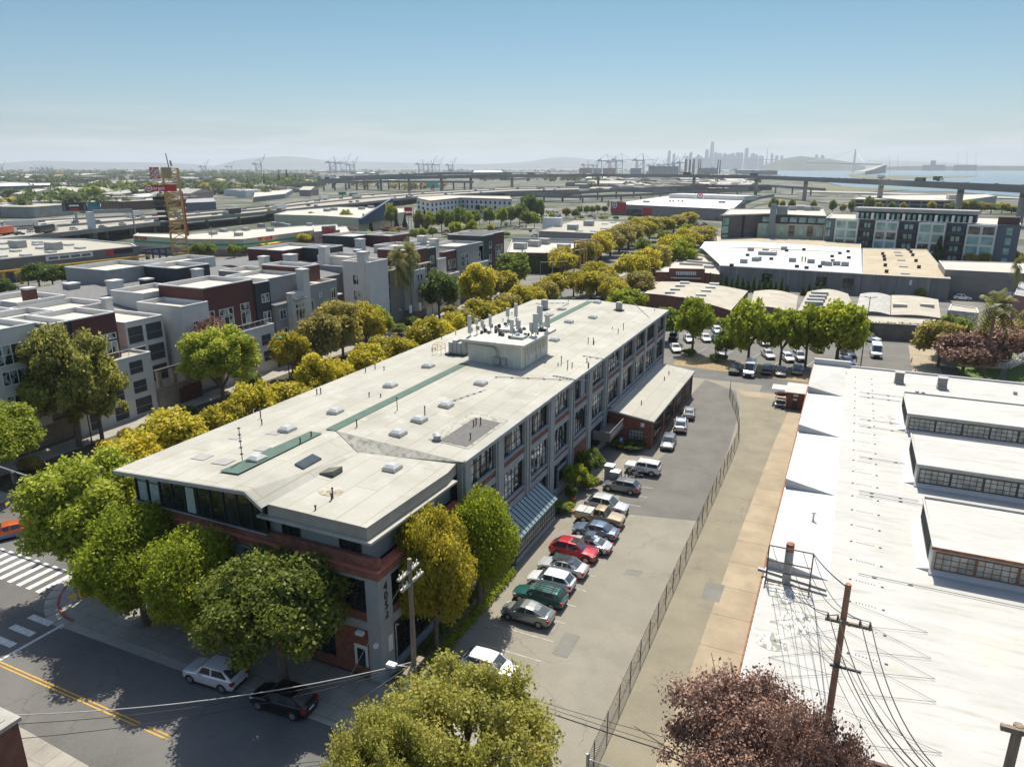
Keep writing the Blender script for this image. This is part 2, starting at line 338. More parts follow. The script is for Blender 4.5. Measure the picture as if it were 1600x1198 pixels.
for(a,b2)in zip(edge[:-1],edge[1:]):
 v=Vector((b2[0]-a[0],b2[1]-a[1],0))
 if v.length<1e-3:continue
 n_=Vector((v.y,-v.x,0)).normalized()
 kb.prism([a,b2,(b2[0]-n_.x*.22,b2[1]-n_.y*.22),(a[0]-n_.x*.22,a[1]-n_.y*.22)],.0,.145)
kb.build('kerb',M['red_kerb'])['kind']='structure'
gt=MB()
for(a,b2)in zip(edge[:-1],edge[1:]):
 v=Vector((b2[0]-a[0],b2[1]-a[1],0))
 if v.length<1e-3:continue
 n_=Vector((v.y,-v.x,0)).normalized()
 gt.face([(a[0]+n_.x*1.0,a[1]+n_.y*1.0,.008),(b2[0]+n_.x*1.0,b2[1]+n_.y*1.0,.008),(b2[0],b2[1],.008),(a[0],a[1],.008)])
gt.face([(-54.5,31.0,.008),(-25,31.4,.008),(-25,31.8,.008),(-54.5,31.8,.008)])
gt.build('gutter',M['kerb'])['kind']='structure'
rect('ramp_pad',-58.3,-56.9,33.9,35.3,.136,M['yellow_pad'])
rect('driveway_apron',-25.6,-19.0,31.4,36.2,.012,M['walk'])
rect('sidewalk',-19,10,31.8,34.4,.012,M['walk'])
slab('sidewalk',[(-60,17),(20,17),(20,20.4),(-36,20.6),(-39.4,22.2),(-46.5,22.5),(-60,22.6)],-.1,.12,M['walk'])
sheet('dry_verge',[(-60,14),(20,14),(20,18.6),(-39,19.8),(-46,21.2),(-60,21.2)],.13,M['dirt'])
slab('sidewalk',[(-90,25),(-82.4,31),(-82.4,198),(-94,198),(-94,31)],-.1,.13,M['walk'])
kb2=MB();kb2.box(-82.6,-82.3,34,198,0,.15);kb2.build('kerb',M['red_kerb'])['kind']='structure'
slab('median',[(-73,46),(-70.5,44.5),(-69.5,48),(-69.5,196),(-72.5,196)],-.1,.16,M['walk']);slab('median',[(-73,218),(-69.5,218),(-69.5,420),(-73,420)],-.1,.16,M['walk'])
rect('planting_bed',-90,-84.5,45,190,.145,mat('planting bed soil',(.07,.06,.04),.95,.4,1))
rect('parking_lot',-26.87,-10.9,33.0,126.5,.006,M['lot'])
sheet('parking_lot_new_asphalt',[(-20.4,69.5),(-11.0,71.5),(-11.6,96),(-12.6,112),(-14.5,121),(-20.5,126),(-21.2,108),(-19.2,100),(-18.6,90),(-20.4,77)],.014,M['lot_dark'])
sheet('alley',[(-10.7,34),(-2.6,34),(-2.6,122.5),(-14.5,122.5),(-12.2,112),(-11.1,96)],.010,M['alley'])
sheet('concrete_strip',[(-7.2,34),(-2.6,34),(-2.6,114),(-5.6,114),(-6.2,100),(-6.8,70)],.016,M['strip'])
for k,(px,py)in enumerate(((900,640),)):pass
sheet('lane',[(-26,122),(60,116),(60,128),(-26,133.5),(-60.8,136),(-60.8,124.5)],.004,M['asphalt'])
sheet('lane_pavement',[(-14.6,122.3),(-2,121.3),(-2,119.4),(-13.0,119.0)],.016,M['strip'])
sheet('car_park',[(-29,137),(14,137),(19,176),(-26,176)],.004,M['lot_dark'])
sheet('planter_strip',[(-28,133.6),(-4,131.6),(-4,138.5),(-28,143)],.012,M['dirt'])
sheet('lane_path',[(12.6,128),(17.5,128),(18.5,170),(13.6,170)],.014,M['strip'])
sheet('lawn',[(20,128),(60,128),(60,170),(21,168)],.012,M['grass'])
sheet('plaza',[(32,132),(60,128),(60,168),(36,160)],.02,mat('pink plaza paving',(.36,.19,.145),.9,.1,.5))
mk=MB()
def stripe(b,p,q,w,z=.012):
 v=Vector((q[0]-p[0],q[1]-p[1],0)).normalized();n_=Vector((-v.y,v.x,0))*(w/2)
 b.face([(p[0]-n_.x,p[1]-n_.y,z),(q[0]-n_.x,q[1]-n_.y,z),(q[0]+n_.x,q[1]+n_.y,z),(p[0]+n_.x,p[1]+n_.y,z)])
for k in range(7):
 y=30.9-k*1.52;mk.face([(-58.6,y-.3,.012),(-55.9,y-.3,.012),(-55.9,y+.3,.012),(-58.6,y+.3,.012)])
stripe(mk,(-55.1,26.3),(-55.0,31.3),.3)
for k in range(16):
 x=-61.6-k*1.32;mk.face([(x-.3,33.4,.012),(x+.3,33.4,.012),(x+.3,37.0,.012),(x-.3,37.0,.012)])
stripe(mk,(-82.2,39),(-73.5,39),.35)
for y in range(44,200,9):
 stripe(mk,(-76.5,y),(-76.5,y+3),.14);stripe(mk,(-66.5,y),(-66.5,y+3),.14)
mk.build('road_marking',M['white_paint'])['kind']='structure'
yk=MB()
for dx in(-.14,.14):
 stripe(yk,(-55.2,26.05+dx),(-39.7,26.05+dx),.11);stripe(yk,(-39.0,26.05+dx),(-36.9,26.05+dx),.11)
yk.build('centre_line',M['yellow_paint'])['kind']='structure'
sk=MB()
for k in range(15):
 y=40.8+k*2.62;stripe(sk,(-22.9,y),(-17.6,y),.1,.016)
for k in range(8):stripe(sk,(-26+k*5.2,143-k*.5),(-24.5+k*5.2,150-k*.5),.12,.012)
stripe(sk,(9.0,139),(9.5,141),.5,.014)
sk.build('stall_marking',M['faded_paint'])['kind']='structure'
pk=MB()
pk.face([(-17.2,44.6,.018),(-15.9,44.6,.018),(-15.9,47.6,.018),(-17.2,47.6,.018)])
pk.face([(-15.4,58.0,.018),(-13.9,58.3,.018),(-13.9,59.3,.018),(-15.4,59.0,.018)])
pk.face([(-8.2,57,.018),(-6.6,57,.018),(-6.6,60,.018),(-8.2,60,.018)])
pk.build('asphalt_patch',mat('patched asphalt',(.17,.165,.14),.9,.1,.8))['kind']='structure'
#the grey loft building
XR,XL,YN,YS,YF=-26.87,-50.6,36.2,48.4,120.8
bld=thing('loft_building','long grey and brick factory loft with pale roof, number 4052 on its corner','building',(-39,78,0))
core=MB()
core.box(XL,XR-.45,YS,YF,.1,12.3,0,skip='t');core.box(XL,XR-.45,YN+.45,YS,.1,9.0,0,skip='tn')
core.build('inner_wall',mat('dim interior',(.03,.03,.028),.9,.3,.5),bld)
ZE,ZR,XRG=12.72,13.55,-39.6
rf=MB()
xe0,xe1=XL-.9,XR+.28
rf.face([(xe0,YN-.9,ZE),(XRG+2.1,YN-.9,ZR+.08),(XRG,YS,ZR),(xe0,YS,ZE)])
rf.face([(xe0,YS,ZE),(XRG,YS,ZR),(XRG,YF+.3,ZR),(xe0,YF+.3,ZE)])
rf.face([(XRG,YS,ZR),(xe1,YS,ZE+.08),(xe1,YF+.3,ZE+.08),(XRG,YF+.3,ZR)])
rf.face([(XRG+2.1,YN-.9,ZR+.08),(-36.0,YN-.9,12.62),(-35.9,46.7,12.62)]);rf.face([(XRG+2.1,YN-.9,ZR+.08),(-35.9,46.7,12.62),(XRG,YS,ZR)])
rf.build('roof',M['roof'],bld)
fa=MB()
fa.box(xe0-.02,xe0+.1,YN-.9,YF+.3,ZE-.35,ZE-.01)
fa.box(xe1-.1,xe1+.06,YS,YF+.3,ZE-.22,ZE+.12)
def sl(b,p,q,th,t=.12):
 d=Vector((q[0]-p[0],q[1]-p[1],0)).normalized();n_=Vector((-d.y,d.x,0))*t
 b.face([(p[0],p[1],p[2]-th),(q[0],q[1],q[2]-th),q,p]);b.face([(q[0]+n_.x,q[1]+n_.y,q[2]-th),(p[0]+n_.x,p[1]+n_.y,p[2]-th),(p[0]+n_.x,p[1]+n_.y,p[2]),(q[0]+n_.x,q[1]+n_.y,q[2])])
 b.face([(p[0],p[1],p[2]-th),(p[0]+n_.x,p[1]+n_.y,p[2]-th),(q[0]+n_.x,q[1]+n_.y,q[2]-th),(q[0],q[1],q[2]-th)])
sl(fa,(xe0,YN-.9,ZE+.02),(XRG+2.1,YN-.9,ZR+.1),.3);sl(fa,(XRG+2.1,YN-.9,ZR+.1),(-36.0,YN-.9,12.64),.3)
sl(fa,(XL,YF+.32,ZE),(XRG,YF+.32,ZR),.5)
fa.build('eave',M['grey_beam'],bld)
st=MB()
st.face([(-36.0,46.9,12.55),(-27.3,48.3,12.55),(xe1-.3,48.35,12.82),(XRG+.1,48.35,ZR+.03)])
st.box(-36.3,xe1,48.36,48.7,12.4,12.84)
st.build('step_wall',M['roof_soot'],bld)
gw=MB()
gw.face([(-40.6,48.3,ZR+.045),(-39.5,48.3,ZR+.045),(-39.5,73.6,ZR+.045),(-40.6,73.6,ZR-.0)])
gw.face([(-40.6,84.2,ZR+.03),(-39.4,84.2,ZR+.045),(-39.4,119.5,ZR+.045),(-40.6,119.5,ZR+.03)])
gw.face([(-42.3,37.6,ZR-.09),(-40.3,37.6,ZR+.05),(-40.2,47.4,ZR+.05),(-41.6,47.4,ZR-.02)])
gw.face([(-33.3,73.6,13.18),(-31.6,73.6,13.07),(-31.6,83.6,13.07),(-33.3,83.6,13.18)])
gw.face([(-36.3,82.6,13.38),(-33.3,82.6,13.2),(-33.3,83.6,13.2),(-36.3,83.6,13.38)])
gw.each('roof_walkway',M['green_walk'],bld,1)
pt=MB()
def zroof(x):return ZR-abs(x-XRG)*(.83/12.0 if x<XRG else .75/13.0)
def rpatch(b,x0,x1,y0,y1,dz=.03):
 b.face([(x0,y0,zroof(x0)+dz),(x1,y0,zroof(x1)+dz),(x1,y1,zroof(x1)+dz),(x0,y1,zroof(x0)+dz)])
rpatch(pt,-31.6,-27.6,51.0,59.2);pt.build('roof_patch',M['roof_soot'],bld)
pt=MB();rpatch(pt,-30.6,-27.9,51.3,58.0,.05);pt.build('roof_patch',M['roof_dark'],bld)
pt=MB()
for x,y,w,h in((-47.2,39.2,1.5,1.2),(-44.6,38.9,1.6,1.2),(-45.5,46,1.3,1),(-43.4,42.3,1.2,1.0),(-47.9,44.0,1.0,.7)):rpatch(pt,x,x+w,y,y+h)
pt.each('roof_patch',M['roof_grey'],bld,1)
#right facade frame
YW=[50.07,56.55,62.98,69.5,75.72,82.1,88.6,95.4,101.95,108.25,114.75]
WW=[4.82,4.82,4.75,4.5,4.6,4.85,5.3,5.4,5.4,5.3,5.3]
fr=MB()
edges=[YS]+sum(([a,a+w]for a,w in zip(YW,WW)),[])+[YF]
for i in range(0,len(edges),2):fr.box(XR-.5,XR,edges[i],edges[i+1],.1,12.55)
for z0,z1 in((12.36,12.55),(8.32,8.92),(4.1,4.75),(.1,.9)):
 for a,w in zip(YW,WW):fr.box(XR-.5,XR-.06,a,a+w,z0,z1)
for i in range(0,len(edges),2):
 if edges[i+1]-edges[i]>1.0:fr.box(XR,XR+.12,edges[i]+.25,edges[i]+.75,.1,12.4)
fr.box(XL,XL+.5,YN+.45,YF,.1,12.4);fr.box(XL+.5,XR-.5,YF-.4,YF,.1,12.4)
fr.build('concrete_frame',M['grey_beam'],bld)
sp=MB()
for a,w in zip(YW,WW):
 for z0,z1 in((8.92,9.62),(4.75,5.2)):sp.box(XR-.5,XR-.2,a,a+w,z0,z1)
sp.box(XR-.5,XR-.12,75.72,82.0,.9,4.1)
sp.each('brick_spandrel',M['brick'],bld)
si=MB()
for a,w in zip(YW,WW):
 for z in(9.62,5.2):si.box(XR-.5,XR+.02,a,a+w,z,z+.1)
si.each('window_sill',M['grey_beam'],bld)
dp=MB()
for y in(48.75,62.3,75.1,88.0,101.3,114.2):dp.cyl((XR+.13,y,.2),(XR+.13,y,12.3),.09,n=6)
dp.each('downpipe',M['metal_grey'],bld,8)
_wc={}
def win_mesh(w,h,nx,nz,fmat,gmat,bar=.05,axis='E',frame=.07,thick=None):
 key=(round(w,2),round(h,2),nx,nz,fmat.name,gmat.name,axis)
 if key in _wc:return _wc[key]
 g=MB();f=MB();th=thick or .05
 def B(b,a0,a1,z0,z1,d0,d1):
  if axis=='E':b.box(d0,d1,a0,a1,z0,z1)
  elif axis=='S':b.box(a0,a1,-d1,-d0,z0,z1)
  elif axis=='W':b.box(-d1,-d0,a0,a1,z0,z1)
 B(g,.01,w-.01,.01,h-.01,-.03,0)
 B(f,0,frame,0,h,.002,th+.02);B(f,w-frame,w,0,h,.002,th+.02);B(f,frame,w-frame,0,frame,.002,th+.02);B(f,frame,w-frame,h-frame,h,.002,th+.02)
 for i in range(1,nx):B(f,w*i/nx-bar/2,w*i/nx+bar/2,frame,h-frame,.003,th)
 for i in range(1,nz):B(f,frame,w-frame,h*i/nz-bar/2,h*i/nz+bar/2,.003,th-.012)
 _wc[key]=(g.mesh('window',gmat),f.mesh('frame',fmat));return _wc[key]
def window(parent,p,w,h,nx,nz,fmat=None,gmat=None,axis='E',**k):
 g,f=win_mesh(w,h,nx,nz,fmat or M['steel_frame'],gmat or M['glass_a'],axis=axis,**k)
 o=put('window',g,parent,local(parent,p));put('frame',f,o);return o
GS=[M['glass_a'],M['glass_a'],M['glass_b'],M['glass_d']]
for i,(a,w)in enumerate(zip(YW,WW)):
 gm=M['glass_a']if i<7 else(M['glass_b']if i<9 else M['glass_d'])
 nx=4 if i<3 else 5
 if i==4:
  window(bld,(XR-.38,75.8,9.72),2.1,2.62,2,4,gmat=M['glass_a']);window(bld,(XR-.38,79.3,9.72),.95,2.62,1,4,gmat=M['glass_a'])
  w3=MB();w3.box(XR-.5,XR-.05,77.9,79.3,9.62,12.36);w3.build('stucco_panel',M['grey_wall'],bld)
 else:window(bld,(XR-.38,a,9.72),w,2.64,nx,3 if i<8 else 1,gmat=gm)
 window(bld,(XR-.38,a,5.3),w,3.02,6 if i<9 else 4,4,gmat=M['glass_a']if i<10 else M['glass_b'])
 if i not in(4,)and not(6<=i<=10):window(bld,(XR-.38,a,.95),w,3.15,6,4,gmat=M['glass_b'])
dr=MB();dr.box(XR-.3,XR-.1,71.0,73.6,.1,3.3);dr.box(XR-.1,XR-.07,71.2,72.2,1.7,3.0,1);dr.box(XR-.1,XR-.07,72.4,73.4,1.7,3.0,1)
dr.build('garage_door',[M['grey_wall'],M['glass_d']],bld)
#near end: two brick and concrete storeys with the set-back office on top
fb=MB()
for y0,y1 in((YN,37.75),(44.9,YS+.01)):fb.box(XR-.5,XR,y0,y1,.1,8.62)
for z0,z1 in((8.25,8.62),(4.2,4.9),(.1,.7)):fb.box(XR-.5,XR-.06,37.75,44.9,z0,z1)
XB=[XR,-33.6,-39.4,-45.2,XL]
for i in range(4):
 fb.box(XB[i]-1.15,XB[i]-(.5 if i==0 else 0),YN,YN+.5,.1,8.62)
fb.box(XL,XL+.9,YN,YN+.5,.1,8.62)
for z0,z1 in((8.25,8.62),(4.2,4.9)):
 for i in range(4):fb.box(XB[i+1],XB[i]-1.15,YN+.06,YN+.5,z0,z1)
fb.build('corner_frame',M['grey_beam'],bld)
bk=MB()
for i in range(4):
 a,b2=XB[i+1],XB[i]-1.15
 for z0,z1 in((4.9,5.5),(.1,.9)):bk.box(a,b2,YN+.2,YN+.5,z0,z1)
 if i==0:
  bk.box(-31.9,-30.1,YN+.2,YN+.5,5.5,8.25);bk.box(-31.2,-29.5,YN+.2,YN+.5,.9,4.2);bk.box(-29.5,b2,YN+.2,YN+.5,2.7,4.2);bk.box(-28.3,b2,YN+.2,YN+.5,.9,2.7)
bk.box(XR-.5,XR-.2,37.75,44.9,4.9,5.4)
bk.box(XL,XR-.02,YN+.1,YN+.5,8.9,10.1,skip='');
bk.build('brick_wall',M['brick'],bld)
co=MB()
co.box(XL-.05,XR+.1,YN-.12,YN+.6,8.62,9.2);co.box(XR-.8,XR+.1,YN+.6,48.2,8.62,9.2)
co.build('brick_cornice',M['brick'],bld)
cp=MB();cp.box(XL-.1,XR+.14,YN-.16,YN+.7,9.2,9.3);cp.box(XR-.75,XR+.14,YN+.7,48.2,9.2,9.3);cp.build('red_cap',M['brick_red'],bld)
for y,w in((37.85,3.45),(41.4,3.45)):
 window(bld,(XR-.35,y,5.4),w,2.85,4,4,gmat=M['glass_b']);window(bld,(XR-.35,y,.75),w,3.4,4,4,gmat=M['glass_b'])
window(bld,(-30.05,YN+.36,5.5),2.0,2.75,4,4,axis='S',gmat=M['glass_b']);window(bld,(-33.55,YN+.36,5.5),1.6,2.75,3,4,axis='S',gmat=M['glass_d'])
window(bld,(-33.5,YN+.36,.95),2.2,3.2,4,4,axis='S',gmat=M['glass_b'])
for i in(1,2,3):
 a,b2=XB[i+1]+.1,XB[i]-1.2
 for z in(5.5,.95):window(bld,(a,YN+.36,z),b2-a,2.7 if z>3 else 3.2,5,4,axis='S',gmat=M['glass_b'])
do=MB();do.box(-29.5,-28.3,YN+.22,YN+.3,.1,2.7);do.build('door',M['white_metal'],bld)
dg=MB();dg.box(-29.25,-28.55,YN+.19,YN+.22,.9,2.35);dg.build('door_glass',M['glass_d'],bld)
for k,ch in enumerate('4052'):
 text('house_number',ch,.86,M['letter_black'],bld,(XR+.03,36.98,7.75-k*.76),FACE_E,.02,bold=.012)
nw=MB();nw.box(XR,XR+.05,37.0,37.5,2.3,3.6);nw.build('white_notice',M['white_metal'],bld)
wl=MB();wl.box(-28.9,-28.3,YN-.35,YN,3.9,4.15);wl.box(-27.4,-27.15,YN-.3,YN,3.2,3.5);wl.each('wall_lamp',M['white_metal'],bld)
fx=MB();fx.cyl((XR+.1,37.85,.3),(XR+.1,37.85,4.2),.06,n=6);fx.cyl((XR+.1,37.85,4.2),(XR+.5,37.6,4.4),.06,n=6);fx.build('conduit',M['galv'],bld)
gp=MB();x0,x1=-50.2,-36.6
gp.face([(x0,YN+.05,10.1),(x1,YN+.05,10.1),(x1,YN+.05,12.3),(-37.5,YN+.05,13.25),(x0,YN+.05,12.45)])
gp.face([(x0,YF*0+44,10.1),(x0,YN+.05,10.1),(x0,YN+.05,12.45),(x0,44,12.45)])
gp.build('glazing',M['glass_d'],bld)
gm_=MB()
xs=[x0+(x1-x0)*k/10 for k in range(11)]
for k,x in enumerate(xs):
 zt=12.45+(x-x0)/(-37.5-x0)*.8 if x<-37.5 else 12.5
 gm_.box(x-.04,x+.04,YN-.05,YN+.04,10.1,zt)
gm_.box(x0,x1,YN-.05,YN+.04,10.0,10.12);gm_.box(x0,x0+2.8,YN-.04,YN+.03,11.85,11.92)
gm_.build('mullion',M['steel_frame'],bld)
cu=MB()
for xa,xb in((-49.9,-48.9),(-48.6,-47.6),(-44.6,-43.7)):
 n=12
 for k in range(n):
  xq=xa+(xb-xa)*k/n;cu.face([(xq,YN-.002+.03*(k%2),10.15),(xq+(xb-xa)/n,YN-.002+.03*((k+1)%2),10.15),(xq+(xb-xa)/n,YN-.002+.03*((k+1)%2),12.3),(xq,YN-.002+.03*(k%2),12.3)])
cu.each('curtain',mat('pale green curtain',(.36,.42,.38),.9,.15,3),bld,12)
gs=MB();gs.box(XL,-36.6,YN-.06,YN+.25,9.9,10.02);gs.build('pavilion_sill',M['grey_beam'],bld)
of=MB();of.box(-36.8,-27.95,36.75,48.3,9.2,11.55);of.build('office_wall',M['grey_wall'],bld)
ofr=MB();ofr.prism([(-36.1,36.0),(-27.4,36.0),(-27.0,46.4),(-27.3,48.3),(-36.0,46.9)],11.7,12.62);
ofr.build('office_parapet',mat('taupe parapet',(.31,.285,.24),.9,.1,1),bld)
oft=MB();oft.face([(-36.1,36.0,12.64),(-27.4,36.0,12.64),(-27.0,46.4,12.64),(-27.3,48.3,12.64),(-36.0,46.9,12.64)]);oft.build('office_roof',M['roof'],bld)
ol=MB();ol.prism([(-37.0,35.75),(-26.95,35.75),(-26.6,47.2),(-37.0,47.2)],11.5,11.68);ol.build('office_canopy',M['roof'],bld)
for xw,w,z,h in((-35.6,1.7,9.75,1.55),(-30.4,1.9,10.05,1.05)):window(bld,(xw,36.74,z),w,h,3 if w<1.8 else 2,1,axis='S',gmat=M['glass_d'])
window(bld,(-27.94,43.2,10.0),1.4,1.1,1,1,gmat=M['glass_d'])
ring=MB()
for r,zz in((.95,.012),):
 ring.face([(-33.3+r*math.cos(2*math.pi*k/20)*1.05,39.7+r*math.sin(2*math.pi*k/20)*.9,12.66)for k in range(20)])
ring.build('ponding_stain',blotch(mat('ponding stain',(.25,.21,.13),.95,.3,2),(.45,.42,.34),1.1,.42,.55,.9),bld)
#rooftop skylights, vents and small plant
def skylight(x,y,sx=1.2,sy=1.25,z=None,tilt=0):
 z=zroof(x)if z is None else z
 c=MB();c.box(x-sx/2,x+sx/2,y-sy/2,y+sy/2,z-.1,z+.24);o=c.build('skylight',M['galv'],bld)
 d=MB();a,b2=sx/2-.04,sy/2-.04
 d.loft([[(x-a,y-b2,z+.285),(x+a,y-b2,z+.285),(x+a,y+b2,z+.285),(x-a,y+b2,z+.285)],[(x-a*.55,y-b2*.55,z+.5),(x+a*.55,y-b2*.55,z+.5),(x+a*.55,y+b2*.55,z+.5),(x-a*.55,y+b2*.55,z+.5)]])
 q=MB();q.v,q.f,q.m=d.v,d.f,d.m;oo=q.build('dome',M['dome'],o);return o
_b0=base_of
for px,py in((449,672),(524,645),(610,604),(669,573),(622,678),(655,657),(697,634),(751,600),(402,722),(889,505),(866,532),(926,497),(933,475),(878,485),(858,494)):
 g=G(px,py,13.3);skylight(g[0],g[1])
g=G(613,732,12.7);skylight(g[0],g[1],z=12.66)
g=G(517,738,12.7);c=MB();c.prism([(g[0]-.7,g[1]-.6),(g[0]+.7,g[1]-.6),(g[0]+.7,g[1]+.6),(g[0]-.7,g[1]+.6)],12.6,[12.75,13.15,13.15,12.75]);c.build('roof_hatch',[M['glass_d']],bld)
p0=Vector((-37.6,41.6,13.40));P0,P2,P3=Vector((-37.5,35.3,13.63)),Vector((-35.9,46.7,12.62)),Vector((XRG,YS,ZR));nn_=(P2-P0).cross(P3-P0)
zfac=lambda x,y:P0.z-(nn_.x*(x-P0.x)+nn_.y*(y-P0.y))/nn_.z
c=MB();c.loft([[(x_,y_,zfac(x_,y_)+d_)for x_,y_ in((-37.8,41.0),(-36.95,41.0),(-37.1,43.4),(-38.0,43.4))]for d_ in(-.05,.14)]);c.build('rooflight',M['glass_d'],bld)
vt=MB()
random.seed(4)
vl=[(407,648,.9),(409,660,.5),(495,612,.6),(501,611,.6),(571,577,.7),(586,572,.6),(577,621,.4),(621,645,1.3),(664,650,.9),(558,672,.7),(600,575,.4),(675,546,.4),(680,545,.4),(690,525,.5),(712,519,.4),(877,567,1.0),(887,573,1.0),(894,571,.6),(872,569,.3),(927,535,.8),(919,535,.8),(974,512,.9),(966,518,.6),(957,512,.2),(917,562,.5),(919,569,.6),(920,570,.5),(870,465,.4),(888,472,.4),(928,536,.5),(1023,483,.3),(842,478,.5),(786,500,.4),(800,489,.4),(735,682,.6),(740,663,.6),(744,660,.6),(751,660,.7),(595,623,.3),(520,777,.8),(518,780,.5),(493,795,.3),(487,688,.5),(470,698,.5)]
for px,py,h in vl:
 g=G(px,py,12.7 if py>770 else 13.2);z=12.6 if py>770 else zroof(g[0])-.05
 vt.mark();vt.cyl((g[0],g[1],z),(g[0],g[1],z+h),.055 if h<1.2 else .04,n=6);vt.cyl((g[0],g[1],z+h),(g[0],g[1],z+h+.1),.085,n=6)
vt.each('vent_pipe',M['metal_dark'],bld)
cv=MB();g=G(683,688,13.0);z=zroof(g[0]);cv.cyl((g[0],g[1],z),(g[0],g[1],z+.5),.33,n=12);cv.cyl((g[0],g[1],z+.5),(g[0],g[1],z+.65),.45,.2,n=12);cv.build('round_vent',M['metal_grey'],bld)
ml=MB();g=G(379,722,13.3);z=zroof(g[0]);ml.cyl((g[0],g[1],z),(g[0],g[1],z+2.9),.035,n=5)
for k in range(5):ml.box(g[0]-.09,g[0]+.09,g[1]-.09,g[1]+.09,z+.6+k*.55,z+.68+k*.55)
ml.build('thin_mast',M['metal_dark'],bld)
cb=MB()
for a,b2 in(((775,592),(925,592)),((912,555),(975,563)),((865,586),(897,591)),((838,473),(888,477)),((888,477),(868,487)),((992,476),(1016,497)),((700,632),(760,612))):
 cb.mark();p=G(a[0],a[1],13.1);q=G(b2[0],b2[1],13.0)
 n=6
 for k in range(n):
  u=k/n;w=(k+1)/n;P=[p[i]+(q[i]-p[i])*u for i in range(2)];Q=[p[i]+(q[i]-p[i])*w for i in range(2)]
  cb.cyl((P[0],P[1],zroof(P[0])+.12),(Q[0],Q[1],zroof(Q[0])+.12),.035,n=5);cb.box(P[0]-.12,P[0]+.12,P[1]-.06,P[1]+.06,zroof(P[0])-.05,zroof(P[0])+.1)
cb.each('pipe_run',M['metal_grey'],bld)
ph=MB();ph.box(-40.3,-33.35,74.9,83.2,13.0,16.0);pho=ph.build('equipment_penthouse',M['cream_metal'],bld)
pr=MB();pr.prism([(-41.0,74.2),(-32.7,74.2),(-32.7,84.4),(-41.0,84.4)],16.0,16.3);pr.build('penthouse_roof',blotch(mat('penthouse roof sheet',(.50,.48,.42),.9,.08,.6),(.3,.27,.2),.6,.55,.7,.6),pho)
pb=MB();pb.box(-40.5,-33.15,74.7,83.4,12.9,13.25);pb.build('flashing',mat('blue grey flashing',(.33,.35,.36),.8,.1,1),pho)
cdt=MB()
for x in(-36.5,-36.2):cdt.mark();cdt.tube([(x,74.72,13.3),(x,74.72,15.2),(x-.5,74.72,15.6),(-40.2,74.72,15.75)],.05,6)
for k in range(6):cdt.mark();cdt.tube([(-33.2,75.8+k*1.15,13.5+.4*(k%3)),(-33.2,75.8+k*1.15,15.7),(-33.2,76.5+k*1.15,15.8),(-33.2,76.5+k*1.15,14.6)],.045,6)
cdt.mark();cdt.box(-36.9,-36.0,74.6,74.9,13.6,14.4);cdt.mark();cdt.box(-35.8,-35.2,74.6,74.9,13.6,14.4)
cdt.each('conduit',M['metal_grey'],pho)
M['panel']=mat('pale grey antenna',(.47,.47,.45),.6,.06,2)
def antenna(x,y,z,h,w=.42,d=.25,pole=1.2,n=1):
 a=MB();a.cyl((x,y,z),(x,y,z+pole+h*.8),.06,n=6);o=a.build('antenna_mast',M['galv'],bld)
 b=MB();b.box(x-w/2,x+w/2,y-d/2-.15,y+d/2-.15,z+pole,z+pole+h);b.build('antenna_panel',M['panel'],o)
 e_=MB();e_.box(x-.2,x+.2,y+.07,y+.3,z+.5,z+1.0);e_.build('radio_unit',M['metal_grey'],o)
for x,y,h,w,pole in((-40.7,76.2,2.5,.4,.5),(-40.4,77.4,.8,.4,1.6),(-40.2,78.6,1.0,.35,.9),(-39.4,79.2,1.6,.3,1.0),(-38.6,82.6,1.3,.4,1.8),(-37.9,83.6,2.0,.4,1.6),(-35.9,78.0,2.0,.4,.5),(-35.3,78.6,1.2,.5,1.2),(-34.6,83.6,2.6,.7,.9),(-33.4,79.4,2.7,.6,.6),(-33.0,82.2,1.8,.55,.8),(-33.9,79.2,1.2,.35,.9)):antenna(x,y,16.3,h*.85,w,.25,pole*.8)
for g0,h in((G(851,482,13.4),1.5),(G(967,487,13.0),1.2)):
 a=MB();a.box(g0[0]-.45,g0[0]+.45,g0[1]-.4,g0[1]+.4,zroof(g0[0])+.2,zroof(g0[0])+.2+h);a.box(g0[0]-.8,g0[0]+.8,g0[1]-.5,g0[1]+.5,zroof(g0[0])-.05,zroof(g0[0])+.2,1);a.build('roof_cabinet',[M['metal_grey'],M['metal_dark']],bld)
pl=MB();pl.box(-38.6,-36.2,79.8,82.6,16.35,16.65);pl.box(-35.6,-34.0,76.8,78.4,16.35,16.6,1);pl.each('equipment_platform',[mat('platform top',(.5,.49,.44),.9,.1,1),M['metal_grey']],bld)
clut=MB()
random.seed(8)
for k in range(46):
 x=random.uniform(-40.2,-33.2);y=random.uniform(77,84);s_=random.uniform(.06,.22);clut.box(x-s_,x+s_,y-s_,y+s_,16.3,16.3+random.uniform(.1,.5))
clut.build('cable_clutter',M['metal_dark'],bld)['kind']='stuff'
g0=G(716,555,13.2);hv=MB()
for k in range(4):hv.box(g0[0]-1.1+k*.62,g0[0]-.56+k*.62,g0[1]-.5,g0[1]+.5,13.5,14.9+.3*(k%2))
hv.box(g0[0]-1.5,g0[0]+1.7,g0[1]-.8,g0[1]+.8,13.25,13.5,1);hv.build('radio_cabinets',[M['metal_grey'],M['metal_dark']],bld)
yr=MB()
for a in((0,0),(1.2,0),(1.2,1.1),(0,1.1)):yr.cyl((g0[0]-3.4+a[0],g0[1]-.5+a[1],13.2),(g0[0]-3.4+a[0],g0[1]-.5+a[1],14.4),.03,n=5)
for z in(13.8,14.38):yr.tube([(g0[0]-3.4,g0[1]-.5,z),(g0[0]-2.2,g0[1]-.5,z),(g0[0]-2.2,g0[1]+.6,z),(g0[0]-3.4,g0[1]+.6,z),(g0[0]-3.4,g0[1]-.5,z)],.03,5)
